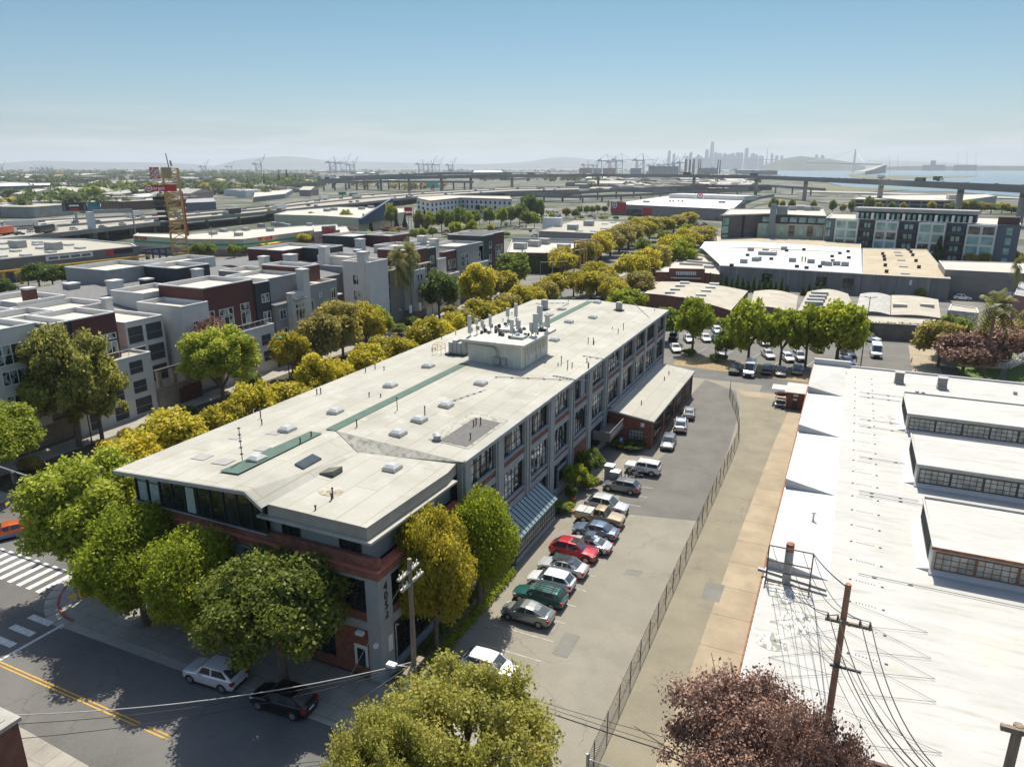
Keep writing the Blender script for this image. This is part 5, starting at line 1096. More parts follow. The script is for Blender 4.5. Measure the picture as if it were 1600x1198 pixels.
#the red-badged big store
o,P=pxb('store_building','large white roofed store with red panel and white ring target badge','store',[(955,318.5),(1145,327),(1166,309),(1062,303.5),(985,314)],8.0,WL['stripe'],RF['white'],.3)
b=MB();p,q=G(1045,309,8),G(1163,313,8);fbox(b,p,q,0,flen(p,q),7.8,11.5,-22,0);b.build('raised_roof',RF['white'],o)
p,q=G(955,318.5,8.0),G(1145,327,8.0);l=flen(p,q)
b=MB();fbox(b,p,q,0,l*.14,1.5,9.6,.05,.5);b.build('red_panel',WL['red'],o);b=MB();fbox(b,p,q,l*.29,l*.37,.2,6,.05,.3);b.build('red_panel',WL['red'],o);b=MB();fbox(b,p,q,l*.15,l*.28,.2,4.5,.05,.2);b.build('entrance',M['glass_d'],o)
v=Vector((q[0]-p[0],q[1]-p[1]));v.normalize();af=math.atan2(v.y,v.x);cpt=Vector(p)+Vector((v.x,v.y,0))*(l*.036);nn=Vector((v.y,-v.x,0));
c_=(cpt.x+nn.x*.6,cpt.y+nn.y*.6,7.4);bullseye(o,c_,2.7,af,M['letter_white'],WL['red'])
hvac(o,[(1010,316),(1128,316.5)],8.0,2.5,1.2)
bs_=thing('pole_sign','round red and white target sign on two tall poles before the white store','sign',G(1092,329));g0=G(1092,329);D0=math.hypot(g0[0],g0[1]);s0=scale_at(g0);vx2=Vector((g0[1],-g0[0])).normalized()
b=MB()
for u in(-7,5.5):b.mark();b.bar(pp(u*s0,0),pp(u*s0,PD(1092,302.5,D0)[2]),.3)
b.each('pole',M['white_metal'],bs_)
bullseye(bs_,pp(0,PD(1092,305.5,D0)[2],-.6),4.3*s0,math.atan2(vx2.y,vx2.x),WL['red'],M['letter_white'])
#flats at the right
o,P=pxb('apartment_building','dark and cream five storey flats left of the green glass block','apartment building',[(1129,336),(1203,334),(1291,337.5),(1286,326),(1140,326)],16.0,mat('dark brown cladding',(.105,.098,.098),.8,.1,.5),RF['cream'],.4)
p,q=G(1129,336,16),G(1203,334,16);l=flen(p,q)
for k in range(4):fwin(o,'window',p,q,.3,l*.14,1+k*3.6,3.9+k*3.6,M['glass_green'],.1)
b=MB();fbox(b,p,q,l*.42,l*.47,0,15.6,.02,.1);b.build('recess',M['black'],o)
b=MB();fbox(b,p,q,-1,l+1,15.7,16.2,-.5,1.0);b.build('eave',RF['cream'],o)
p,q=G(1186,335,16),G(1291,337.5,16);l=flen(p,q)
b=MB();fbox(b,p,q,0,l,0,12.2,.05,.5);b.build('cream_wall',mat('khaki cream wall',(.40,.39,.29),.85,.05,.5),o)
for k in range(7):
 u=l*(.06+k*.137)
 if k==1:continue
 for z in(1.2,7.2):fwin(o,'window',p,q,u,u+2.4,z,z+4.4,M['glass_d']if k%2 else M['glass_green'],.62)
 fwin(o,'window',p,q,u,u+3.0,13,15,M['glass_green'],.12)
b=MB();fbox(b,p,q,l*.17,l*.26,0,20.5,.3,1.6);b.build('stair_tower',mat('slate grey panel',(.20,.235,.255),.8,.05,.5),o)
b=MB();fbox(b,p,q,l*.26,l*.42,16,19.6,-5,-.6);b.build('roof_box',mat('slate grey panel',(.20,.235,.255),.8,.05,.5),o)
hvac(o,[(1238,327.5),(1250,327),(1262,328),(1275,328)],16,1.8,1.6)
o,P=pxb('apartment_building','long five storey block of green glass bays and dark balconies','apartment building',[(1291,340.5),(1596,352.5),(1592,341),(1300,333)],15.5,WL['slate'],RF['cream'],.4)
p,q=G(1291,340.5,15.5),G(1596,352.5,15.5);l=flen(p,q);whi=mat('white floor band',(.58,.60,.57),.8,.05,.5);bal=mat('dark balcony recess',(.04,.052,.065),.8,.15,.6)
def ux(x):return l*(x-1291)/305.0
fwin(o,'window',p,q,ux(1292),ux(1301),11.6,14.4,M['glass_green'],.1,2);fwin(o,'window',p,q,ux(1292),ux(1301),8.0,10.8,M['glass_green'],.1,2)
for x0,x1 in((1310,1350),(1378,1416),(1448,1490),(1521,1564)):
 b=MB();fbox(b,p,q,ux(x0),ux(x1),0,15.3,.05,1.4);b.build('white_bay',whi,o)
 for k in range(4):
  z=.8+k*3.65;fwin(o,'window',p,q,ux(x0)+.2,ux(x1)-.2,z,z+2.75,M['glass_green']if(k+x0)%3 else M['glass_b'],1.5,2,.9)
for x0,x1 in((1351,1377),(1417,1447),(1491,1520)):
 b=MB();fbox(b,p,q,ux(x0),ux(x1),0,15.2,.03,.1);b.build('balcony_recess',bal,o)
 for k in range(4):
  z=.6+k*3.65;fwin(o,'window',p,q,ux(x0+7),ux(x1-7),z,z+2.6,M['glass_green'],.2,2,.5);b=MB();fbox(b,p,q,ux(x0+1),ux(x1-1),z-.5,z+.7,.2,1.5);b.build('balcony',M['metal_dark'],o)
for k in range(4):fwin(o,'window',p,q,ux(1577),ux(1586),1+k*3.65,3.5+k*3.65,M['glass_green'],.1)
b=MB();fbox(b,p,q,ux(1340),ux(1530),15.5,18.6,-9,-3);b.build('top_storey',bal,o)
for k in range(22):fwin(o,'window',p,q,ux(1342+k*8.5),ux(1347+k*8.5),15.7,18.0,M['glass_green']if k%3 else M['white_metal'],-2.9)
b=MB();fbox(b,p,q,ux(1336),ux(1532),18.6,20.0,-10,-1.6);b.build('roof_slab',mat('grey roof slab',(.30,.30,.29),.8,.06,.5),o)
b=MB();fbox(b,p,q,ux(1562),ux(1592),0,18.2,-6,-1.5);b.build('maroon_end',mat('maroon end wall',(.085,.035,.033),.8,.08,.6),o)
for x,m_ in((1347,WL['yellow']),(1357,mat('blue parasol',(.06,.30,.50),.7,.05,1))):
 c=G(x,341.5,15.5);c=(c[0],c[1],16.8);t_=thing('parasol',['orange yellow parasol on the roof terrace of the glass block','blue parasol on the roof terrace of the glass block'][x>1350],'parasol',(c[0],c[1],15.6));b=MB();b.cyl((c[0],c[1],17.6),(c[0],c[1],18.6),2.1,.1,10);b.build('canopy',m_,t_);b=MB();b.cyl((c[0],c[1],15.6),(c[0],c[1],17.6),.06,n=6);b.build('pole',M['white_metal'],t_)
#parking structure
o,P=pxb('parking_structure','three level concrete parking structure beyond the glass flats','parking garage',[(1330,311),(1500,313.5),(1558,306),(1540,302.5),(1345,304.5)],10.0,mat('garage concrete',(.30,.295,.28),.9,.08,.4),RF['cream'],.8)
p,q=G(1330,311,10),G(1500,313.5,10);l=flen(p,q)
for z in(.8,4.0,7.0):fwin(o,'deck_opening',p,q,2,l-2,z,z+1.7,M['black'],.06,9,1.4)
b=MB();fbox(b,p,q,l*.92,l*1.04,10,14,-28,-12);b.build('stair_house',RF['cream'],o)
#the two big sheds with white and tan roofs
o,P=pxb('warehouse','concrete tilt-up shed with brilliant white half roof full of rooftop units','warehouse',[(1124.6,415),(1347,428),(1345,377.5),(1120,368.5)],6.2,WL['tilt'],RF['tan'],.15)
zW=6.15;b=MB();b.face([G(1125.6,414.2,zW),G(1346.6,427.2,zW),G(1346.2,395.5,zW),G(1095,386,zW)]);b.build('white_membrane',M['white_smooth'],o)
b=MB();b.face([G(1101,377.5,6.7),G(1093,388,zW),G(1180,386.2,zW),G(1346,395.5,zW),G(1346,388.5,6.7),G(1180,378,6.7)]);b.build('roof_step',mat('blue white upstand',(.58,.61,.63),.8,.03,1),o)
b=MB();b.face([G(1092.5,388,zW),G(1157,389.5,zW),(G(1157,389.5,zW)[0],G(1157,389.5,zW)[1],3.5),(G(1092.5,388,zW)[0],G(1092.5,388,zW)[1],3.5)]);b.build('green_wall',mat('sage green wall',(.17,.27,.13),.85,.06,.5),o)
random.seed(12)
hvac(o,[(1162,411),(1184,407),(1180,408),(1238,409),(1267,411),(1288,414),(1294,415),(1307,414.5),(1320,415.5),(1209,397),(1225,390.5),(1173,392),(1196,394)],zW,1.1,1.3)
hvac(o,[(1143,416),(1245,418),(1260,420),(1281,418),(1301,409),(1326,404),(1325,394),(1256,391),(1229,393),(1168,400),(1205,406),(1312,397),(1300,402)],zW,.6,.8,'metal_dark')
b=MB();g0=G(1199,398,zW);b.box(g0[0]-3,g0[0]+3,g0[1]-2,g0[1]+2,zW,zW+1.2);b.build('rooftop_unit',M['metal_grey'],o)
for x,y,m_ in((1253,409,'green hi-vis'),(1258,409.5,'orange hi-vis')):
 g0=G(x,y,zW);mm=mat(m_,(.15,.5,.05)if 'green' in m_ else(.6,.08,.05),.8,.1,2);b=MB()
 b.loft([[(g0[0]+r*math.cos(a),g0[1]+r*.7*math.sin(a),zW+z)for a in[k*math.pi/4 for k in range(8)]]for z,r in((0,.16),(.85,.2),(.95,.24),(1.4,.27),(1.5,.12),(1.58,.11),(1.68,.13),(1.78,.1))]);tag(b.build('person',mm),'worker in a %s vest standing on the white shed roof'%('green' if 'green' in m_ else 'orange'),'person')
p,q=G(1124.6,415,6.2),G(1347,428,6.2);l=flen(p,q)
for u in(.32,.70,.88):b=MB();fbox(b,p,q,l*u,l*u+3.0,1.8,4.6,.02,.12);b.build('window',M['glass_d'],o)
o,P=pxb('warehouse','concrete tilt-up shed with tan roof dotted with dark turbine vents','warehouse',[(1347.6,428),(1486,435.5),(1447.5,389.5),(1348,387.5)],6.2,WL['tilt'],RF['tan'],.15)
hvac(o,[(1379,398+0),(1381,402),(1382,407),(1383,416),(1385,426)],6.1,.5,.9,'metal_dark','turbine_vent');hvac(o,[(1418,388+2),(1420,391.5),(1423,395),(1426,400),(1431,409),(1435.5,419)],6.1,.5,.9,'metal_dark','turbine_vent')
skyl(o,[(1399,389.5),(1402,394.5),(1404.5,399.5),(1408,407),(1411.5,417),(1414.5,428)],6.1,1.2)
p,q=G(1347.6,428,6.2),G(1486,435.5,6.2);l=flen(p,q)
for u0,u1 in((.09,.21),(.40,.56)):b=MB();fbox(b,p,q,l*u0,l*u1,0,3.2,.02,.1);b.build('roller_door',mat('grey roller door',(.19,.195,.2),.7,.06,1),o)
b=MB();fbox(b,p,q,l*.55,l*.58,3.8,5.2,.03,.12);b.build('white_notice',WL['white'],o)
#low brick club with white membrane roof and pale lettering
o,P=pxb('store_building','low brick building with bumpy white membrane roof and pale letters on its front','building',[(1024,424.5),(1101,426),(1124,428.5),(1139,404),(1098,394.5),(1072,400)],4.0,M['brick'],RF['cream'],.2)
p,q=G(1045,424.8,4),G(1101,426,4);l=flen(p,q);b=MB();fbox(b,p,q,0,l,0,5.2,.02,.5);b.build('raised_front',M['brick'],o);b=MB();fbox(b,p,q,l*.05,l*.9,2.2,2.5,.5,2.2);b.build('canopy',M['metal_grey'],o)
for k in range(11):b=MB();fbox(b,p,q,l*(.2+k*.052),l*(.238+k*.052),3.2,4.3,.5,.62);b.build('letter',M['letter_white'],o)
for a in(((1080,397),(1128,404)),((1074,408),(1116,412)),((1062,412),(1098,414))):
 pq=G(*a[0],4.1),G(*a[1],4.1);b=MB();b.cyl(pq[0],pq[1],.5,n=8);b.build('roof_ridge',RF['cream'],o)
hvac(o,[(1090,405),(1100,396),(1108,417)],4.1,1.6,.5,'dome')
#barrel roofed workshops
def barrel(label,px,z,rise,wall,roof,n=8,group=None):
 A,B_,C_,D_=[G(*q,z)for q in px]
 c=[(A[i]+B_[i]+C_[i]+D_[i])/4 for i in range(2)];o=thing('workshop',label,'workshop',(c[0],c[1],0),0,group)
 b=MB();ra,rb=[],[]
 for k in range(n+1):
  u=k/n;h=rise*math.sin(math.pi*u)
  ra.append((A[0]+(B_[0]-A[0])*u,A[1]+(B_[1]-A[1])*u,z+h));rb.append((D_[0]+(C_[0]-D_[0])*u,D_[1]+(C_[1]-D_[1])*u,z+h))
 for k in range(n):b.face([ra[k],ra[k+1],rb[k+1],rb[k]])
 b.build('barrel_roof',roof,o)
 b=MB();Pq=[A,B_,C_,D_]
 for i in range(4):
  j=(i+1)%4;b.face([(Pq[i][0],Pq[i][1],0),(Pq[j][0],Pq[j][1],0),(Pq[j][0],Pq[j][1],z),(Pq[i][0],Pq[i][1],z)])
 b.face(ra);b.face(rb[::-1]);b.build('wall',wall,o);return o
wt=blotch(mat('weathered tan felt',(.40,.36,.285),.95,.08,.3),(.30,.27,.22),.25,.5,.66,.6)
o=barrel('wide tan barrel roofed workshop with two rows of skylights',[(1006,458),(1142,485),(1169,454.5),(1032,440)],3.9,.8,M['brick_dark'],wt)
for px,py in((1047,457),(1055,452),(1063,446.5),(1070,442),(1095,461),(1103,454.5),(1110,449),(1116,444)):
 g0=G(px,py,4.7);b=MB();b.obox(g0,R(12),1.3,1.0,4.3,5.0);b.build('skylight',M['metal_grey'],o)
b=MB();g0=G(1078,454,7.5)
for k in range(6):b.cyl((g0[0]-2.5+k,g0[1]-.8,4.5),(g0[0]-2.5+k,g0[1]-.8,6),.06,n=5);b.cyl((g0[0]-2.5,g0[1]-.8,5.1+.15*k),(g0[0]+2.5,g0[1]-.8,5.1+.15*k),.05,n=5)
b.build('pipe_rack',M['metal_dark'],o)
b=MB();g0=[G(*q,3.8)for q in((1002,458),(1031,440),(1010,438),(985,452))];b.prism([g[:2]for g in g0],0,3.7);b.build('flat_annex',wt,o)
for lab,px,z,r in(('tan barrel roofed shed behind the second lime tree',[(1172,480),(1243,492),(1247,462),(1178,455)],3.6,.9),('tan barrel roofed shed with three slanted skylights',[(1246,486),(1336,484),(1325,459),(1262,456)],3.6,1.0),('mottled grey felt roofed shed left of the flat tan roof',[(1336,489),(1391,492),(1392,462),(1344,459)],3.8,.6),('flat tan roofed shed with two long white rooflights',[(1392,492),(1470,497),(1466,468),(1393,461)],3.8,.35)):
 o=barrel(lab,px,z,r,mat('weathered timber wall',(.16,.14,.12),.9,.2,.6),wt if 'mottled' not in lab else blotch(mat('patched felt',(.34,.325,.29),.95,.1,.8),(.46,.45,.42),.9,.5,.6,.8))
 if 'three' in lab:
  for k in range(4):g0=G(1281-k*3,457.5+k*5,z+1.5);b=MB();b.obox(g0,R(10),2.0,.8,z+1.0,z+1.8);b.build('skylight',M['metal_grey'],o)
 if 'long white' in lab:
  for a in((1395,1417),(1437,1459)):p,q=G(a[0],475,z+.5),G(a[1],476.5,z+.5);b=MB();fbox(b,p,q,0,flen(p,q),z,z+.9,0,2.2);b.build('rooflight',RF['cream'],o)
o,P=pxb('lean_to_shed','low tan lean-to along the back of the ivy hedge','shed',[(1330,502),(1455,509),(1462,499),(1336,492)],3.6,mat('weathered timber wall b',(.16,.14,.12),.9,.2,.6),wt,.1)
o,P=pxb('open_shed','small flat shed on a graffiti covered wall by the palm','shed',[(1481,484),(1530,489),(1527,481),(1486,475)],4.2,mat('graffiti wall',(.45,.43,.40),.9,.5,1.6),wt,.2)
o,P=pxb('warehouse','long concrete block shed with cream roof behind the dark trees at right','warehouse',[(1477,421),(1620,428),(1620,411),(1467,407)],8.0,lines_on(mat('concrete block wall',(.24,.225,.20),.9,.1,.4),60,2.0,.12,(.85,.85,.85),0,'HZ',.8),RF['cream'],.2)
o,P=pxb('storage_container','white storage containers beside the block shed','container',[(1552,456),(1590,457),(1590,451),(1552,450)],2.7,WL['white'],WL['white'],0)
o,P=pxb('brick_building','mauve brick house with grey gable at the right edge','building',[(1585,460),(1640,470),(1640,448),(1594,440)],6.5,mat('mauve brick',(.26,.14,.13),.9,.12,.8),RF['grey'],.2)
#footbridge at the right edge
fb_=thing('footbridge','pale steel footbridge and stair rising over pink paving at the right edge','footbridge',G(1575,590))
b=MB();A_=[G(1500,567,3.0),G(1572,571,3.0),G(1640,543,6.0)]
for a,c in zip(A_[:-1],A_[1:]):
 d=Vector((c[0]-a[0],c[1]-a[1],0)).normalized();n_=Vector((-d.y,d.x,0))*.9
 b.loft([[(a[0]-n_.x,a[1]-n_.y,a[2]-.4),(a[0]+n_.x,a[1]+n_.y,a[2]-.4),(a[0]+n_.x,a[1]+n_.y,a[2]),(a[0]-n_.x,a[1]-n_.y,a[2])],[(c[0]-n_.x,c[1]-n_.y,c[2]-.4),(c[0]+n_.x,c[1]+n_.y,c[2]-.4),(c[0]+n_.x,c[1]+n_.y,c[2]),(c[0]-n_.x,c[1]-n_.y,c[2])]])
b.build('deck',M['kerb'],fb_)
b=MB()
for a,c in zip(A_[:-1],A_[1:]):
 for k in range(7):u=k/6;x,y,z=[a[i]+(c[i]-a[i])*u for i in range(3)];b.cyl((x,y-.9,z),(x,y-.9,z+1.1),.05,n=5)
 for h in(.6,1.1):b.cyl((a[0],a[1]-.9,a[2]+h),(c[0],c[1]-.9,c[2]+h),.05,n=5)
b.build('railing',M['white_metal'],fb_)
b=MB()
for px in((1565,596),(1566,572)):g0=G(*px);b.mark();b.box(g0[0]-.4,g0[0]+.4,g0[1]-.4,g0[1]+.4,0,2.6)
b.each('pier',mat('blue grey pier',(.16,.2,.21),.8,.1,1),fb_)
#far things: freeways, harbour, bay, hills, skyline
def strip_between(name,near,far,z,m,kind='structure'):
 N=[G(x,y,z)for x,y in near];F=[G(x,y,z)for x,y in far]
 b=MB()
 for i in range(len(N)-1):b.face([N[i],N[i+1],F[i+1],F[i]])
 return b,N,F
def wpoly(name,px,z,m):return sheet(name,[G(x,y,0)[:2]for x,y in px],z,m)
wm=mat('bay water',(.10,.145,.165),.25,.12,.004,spec=.5,detail=8)
wpoly('bay_water',[(1660,313),(1560,305),(1480,299.5),(1375,298.5),(1320,292),(1288,285),(1240,281),(1205,270),(1100,266.5),(900,265.6),(600,265.2),(400,265.2),(400,262.6),(1000,262.4),(1750,262.4)],.25,wm)
mm_=mat('salt marsh',(.13,.125,.06),.95,.3,.02)
wpoly('marsh',[(1255,299),(1258,290.5),(1290,289.5),(1350,294),(1425,297.2),(1330,302)],.6,mm_)
wpoly('marsh',[(1325,272.4),(1380,274.4),(1500,275.3),(1527,276.1),(1520,277),(1463,278.6),(1380,280.6),(1330,278)],.6,mm_)
wpoly('shore_road',[(1240,300.5),(1375,303.5),(1620,312.5),(1620,310),(1375,301.2),(1260,298.6)],.7,RF['grey'])
def ridge(name,label,prof,D,base,m,depth):
 """hills: a skyline profile (photo x, y) standing at distance D, with a body that falls away in front and behind"""
 b=MB();top=[PD(x,y,D)for x,y in prof]
 n=len(top);rings=[]
 random.seed(len(prof)*7)
 for t in top:
  d=Vector((t[0],t[1],0)).normalized();h=t[2]
  rings.append([(t[0]-d.x*depth,t[1]-d.y*depth,base),(t[0]-d.x*depth*.55,t[1]-d.y*depth*.55,max(base+1,h*(.35+.1*random.random()))),(t[0]-d.x*depth*.2,t[1]-d.y*depth*.2,max(base+2,h*(.78+.08*random.random()))),t,(t[0]+d.x*depth*.5,t[1]+d.y*depth*.5,h*.5),(t[0]+d.x*depth,t[1]+d.y*depth,base)])
 b.loft(rings,cap=True,closed=False);o=b.build(name,m,smooth=True);return tag(o,kind='structure')
hm=mat('hazy hills',(.075,.085,.06),.95,.3,.002)
ridge('hills','',[(-60,258),(0,256),(30,253),(60,251),(110,252.5),(170,253.5),(230,254),(290,256),(330,259),(345,262)],15000,0,hm,1500)
ridge('hills','',[(325,262),(340,258),(365,251.5),(400,246.5),(445,244.5),(470,245.5),(500,249.5),(530,252),(580,253),(640,254.5),(700,256),(755,256.5),(800,254.5),(830,252),(860,247),(880,245.5),(905,247),(930,250),(990,253),(1040,256),(1080,261)],15500,0,hm,1500)
ridge('hills','',[(1188,260),(1205,254.5),(1225,248),(1240,245.5),(1252,244),(1270,246),(1290,247.5),(1305,250),(1330,254),(1352,260)],8200,0,mat('wooded island',(.055,.07,.035),.95,.35,.006),500)
ridge('hills','',[(1330,254),(1360,250.5),(1400,251),(1450,253.5),(1490,254.5),(1520,257),(1560,259),(1680,260)],17500,0,hm,1200)
ridge('far_shore','',[(1380,260.4),(1420,259.5),(1470,259.8),(1530,259.2),(1600,259.3),(1680,259)],8600,0,mat('tree lined shore',(.06,.07,.05),.95,.3,.01),60)
ridge('far_shore','',[(1020,258),(1060,255),(1090,252.5),(1130,251.5),(1180,252),(1215,254)],12600,0,mat('city hillside',(.16,.165,.16),.95,.3,.004),600)
sk_m=mat('distant tower',(.13,.15,.165),.7,.1,.01)
def tower(x,ytop,w,label,spire=False,taper=1.0,D=12000,dep=None):
 c=PD(x,262,D);zt_=PD(x,ytop,D)[2];r=w*D/FPX/2;o_=MB();d=Vector((c[0],c[1])).normalized();a=math.atan2(d.y,d.x)
 if spire:o_.cyl((c[0],c[1],0),(c[0],c[1],zt_),r,.8,4)
 elif taper<1:
  zs=[(0,1),(.55,.96),(.8,.86),(.94,taper+.08),(1,taper)]
  o_.loft([[(c[0]+r*k*math.cos(6.283*i/12),c[1]+r*k*math.sin(6.283*i/12),zt_*z)for i in range(12)]for z,k in zs])
 else:
  o_.obox(c,a,r*.9,r,0,zt_*.93);o_.obox(c,a,r*.6,r*.7,zt_*.93,zt_)
 return tag(o_.build('tower',sk_m),label,'skyscraper','skyscrapers across the bay')
tower(1110.5,221.5,6.2,'tallest rounded skyscraper of the far skyline',taper=.62)
tower(1103,233.5,5,'slab tower just left of the tallest far skyscraper');tower(1044.5,235,4.4,'lone tower left of the harbour cranes on the far skyline')
tower(1164.5,231.5,6.2,'domed dark tower right of the skyline middle',taper=.7);tower(1196.7,229.5,4.4,'needle pyramid tower of the far skyline',spire=True)
for x,y,w in((1052,240,4),(1078,238,4.5),(1072,244,5),(1090,242,6),(1095,245,5),(1117,238,5),(1123,239.5,6),(1131,240.5,7),(1137,241,5),(1143,239.5,7),(1151,238.5,6),(1157,238.5,5),(1175,239.5,7),(1180,242,6),(1188,243.5,7),(1205,241,3),(1212,243,5),(1085,246,7),(1170,246,5),(1220,243,4),(1274,241.5,4),(1283,242.5,5),(1146,244,12),(1125,245,12),(1105,246,14)):
 tower(x,y,w,'blocky tower in the hazy skyline across the bay')
sp=thing('suspension_bridge','white single tower suspension bridge behind the island','bridge',PD(1333,262,7000));b=MB();c=PD(1333.5,262,7000);zt_=PD(1333.5,233,7000)[2];b.cyl((c[0],c[1],0),(c[0],c[1],zt_),11,7,6);b.build('tower',M['white_metal'],sp)
e0,e1=PD(1262,253.5,7300),PD(1376,256.2,6000);b=MB();d_=Vector((e1[0]-e0[0],e1[1]-e0[1],0)).normalized();n_=Vector((-d_.y,d_.x,0))*14
b.loft([[(e0[0]-n_.x,e0[1]-n_.y,e0[2]-9),(e0[0]+n_.x,e0[1]+n_.y,e0[2]-9),(e0[0]+n_.x,e0[1]+n_.y,e0[2]),(e0[0]-n_.x,e0[1]-n_.y,e0[2])],[(e1[0]-n_.x,e1[1]-n_.y,e1[2]-9),(e1[0]+n_.x,e1[1]+n_.y,e1[2]-9),(e1[0]+n_.x,e1[1]+n_.y,e1[2]),(e1[0]-n_.x,e1[1]-n_.y,e1[2])]]);b.build('deck',M['kerb'],sp)
b=MB();tpt=(c[0],c[1],zt_-4)
b.tube([tpt,tuple((np.array(tpt)*.5+np.array(e0)*.5)-np.array((0,0,22))),(e0[0],e0[1],e0[2]+6)],1.6,5);b.tube([tpt,tuple((np.array(tpt)*.45+np.array(PD(1352,255.5,6500))*.55)-np.array((0,0,12))),PD(1352,255.5,6500)],1.6,5);b.build('cable',M['white_metal'],sp)
cw=thing('causeway','pale concrete causeway climbing from the shore towards the island','bridge',PD(1350,264,4500));b=MB()
Q=[PD(1335,268.3,4200),PD(1352,264.5,4500),PD(1370,259.4,5000),PD(1384,256.2,5400)];R_=[PD(1352,268.0,4000),PD(1366,264.6,4300),PD(1377,260,4800),PD(1385.5,257,5200)]
for i in range(3):
 b.face([R_[i],R_[i+1],Q[i+1],Q[i]]);b.face([(R_[i][0],R_[i][1],0),(R_[i+1][0],R_[i+1][1],0),R_[i+1],R_[i]],1)
b.face([(R_[3][0],R_[3][1],0),(Q[3][0],Q[3][1],0),Q[3],R_[3]],1);b.build('ramp',[M['kerb'],mat('shaded girder',(.16,.17,.175),.9,.1,.01)],cw)
ws=thing('suspension_bridge','faint long suspension bridge before the skyline','bridge',PD(1160,262,10500));b=MB();p,q=PD(1085,250.2,10500),PD(1216,251.0,10000);fb2=MB();fbox(fb2,p,q,0,flen(p,q),p[2]-9,p[2],0,24);fb2.build('deck',sk_m,ws)
for x in(1133,1155.5,1206):t_=PD(x,239,10400);b.mark();b.box(t_[0]-9,t_[0]-4,t_[1]-6,t_[1]+6,0,t_[2]);b.box(t_[0]+4,t_[0]+9,t_[1]-6,t_[1]+6,0,t_[2]);b.box(t_[0]-4,t_[0]+4,t_[1]-5,t_[1]+5,t_[2]-30,t_[2]-22)
b.each('tower',sk_m,ws)
tr_=thing('tower_block','lone dark tower block on the far shore at right','building',PD(1457,262,8500));c=PD(1457,262,8500)
for x0,x1,yt in((1453,1461,251),(1441,1453,258),(1461,1477,257.6),(1490,1526,258)):
 p,q=PD(x0,262,8500),PD(x1,262,8500);b=MB();fbox(b,p,q,0,flen(p,q),0,PD(x0,yt,8500)[2],-60,0);b.build('block',mat('grey far block',(.12,.125,.13),.8,.1,.01),tr_)
for x,yb,yt in((1497,276,237),(1511,276.3,236),(1525,276.2,240),(1552.5,258,243),(1390,276,243),(1403,275,243)):
 g=G(x,max(yb,264));t_=PD(x,yt,math.hypot(g[0],g[1]));o=thing('radio_mast','thin guyed radio mast on the mud spit','radio mast',(g[0],g[1],0),0,'radio masts along the bay');b=MB();b.cyl((g[0],g[1],0),(t_[0],t_[1],t_[2]),.5,.25,5);b.build('mast',M['metal_grey'],o)
def crane_proto(raised):
 o=thing('port_crane','ship to shore port crane','crane');b=MB()
 for x in(-12,12):
  for y in(-9,9):b.box(x-1.3,x+1.3,y-1.3,y+1.3,0,42)
 for x in(-12,12):b.box(x-1,x+1,-9,9,15,17.5);b.box(x-1,x+1,-9,9,39,42)
 for y in(-9,9):b.box(-12,12,y-1,y+1,15,17.5);b.bar((-12,y,17),(12,y,40),.8)
 b.build('portal',M['crane'],o);b=MB();b.box(-30,14,-3,3,41,45);b.box(-24,-14,-4,4,45,49);b.build('girder',M['crane'],o)
 b=MB();b.bar((12,-4,45),(7,0,66),1.0);b.bar((12,4,45),(7,0,66),1.0);b.bar((7,0,66),(-26,0,45),.6);b.build('mast',M['crane'],o)
 b=MB();e=(52,45)if not raised else(36,88);b.bar((13,-2.2,44),(e[0],-1.5,e[1]),1.2);b.bar((13,2.2,44),(e[0],1.5,e[1]),1.2);b.bar((7,0,66),(13+(e[0]-13)*.7,0,44+(e[1]-44)*.7),.5);b.build('boom',M['crane'],o);return o
M['crane']=mat('pale blue crane steel',(.36,.42,.44),.6,.1,.01)
cr_r,cr_l=crane_proto(True),crane_proto(False);used_=[False,False]
CRL=[(0,262,252,0,'dark blue crane cut by the left edge'),(53,265,258,1,'small crane at the left of the far left four'),(62,265,258,1,'second of the four small far left cranes'),(70,265,258,1,'third of the four small far left cranes'),(78,265,258,1,'fourth of the four small far left cranes'),(318,266,249,0,'crane right of the lattice sign tower'),(359,266,249,0,'second crane right of the lattice sign tower'),(404,266,241,0,'tall crane before the blue ridge'),(520,266,245,1,'left crane of the middle three'),(537,266,239,0,'middle crane of the middle three with high boom'),(550,266,244,0,'right crane of the middle three'),(658,265,249,1,'leftmost of the four cranes over the hotel'),(672,265,244,0,'second of the four cranes over the hotel'),(683,265,244,0,'third of the four cranes over the hotel'),(704,265,245,0,'rightmost of the four cranes over the hotel'),(916,265,251,1,'left end crane of the big harbour row'),(930,265,246,0,'raised crane near the left of the harbour row'),(945,266,241,1,'tall dark crane of the harbour row'),(958,266,244,1,'crane with long level boom in the harbour row'),(967,266,240,1,'tallest level boom crane in the harbour row'),(1000,266,240,1,'wide grey crane at the harbour row middle'),(1018,266,246,0,'crane with boom slanting right in the harbour row'),(1034,266,244,0,'white crane over the dark container stack'),(1048,266,243,0,'second white crane over the dark container stack'),(1058,266,239,0,'white crane with very long raised boom'),(1067,266,237,0,'rightmost white crane with long raised boom'),(1106,267,254,0,'low crane boom before the water')]
for x,yb,yt,kind,lab in CRL:
 D_=4300;g=PD(x,262,D_);h=PD(x,yt,D_)[2];src=(cr_r,cr_l)[kind];H0=88 if kind==0 else 66
 rz=math.atan2(-g[0],g[1])+(0 if x%2 else 0.25)
 o=src if not used_[kind]else dup(src);used_[kind]=True;o.location=(g[0],g[1],0);o.rotation_euler=(0,0,rz);s_=h/H0;o.scale=(s_,s_,s_);o['label']='port crane, '+lab;o['group']='port cranes on the bay'
hp=thing('harbour_pier_rig','row of dark upright rig legs on the water beside the white cranes','rig',PD(1080,262,4200));b=MB()
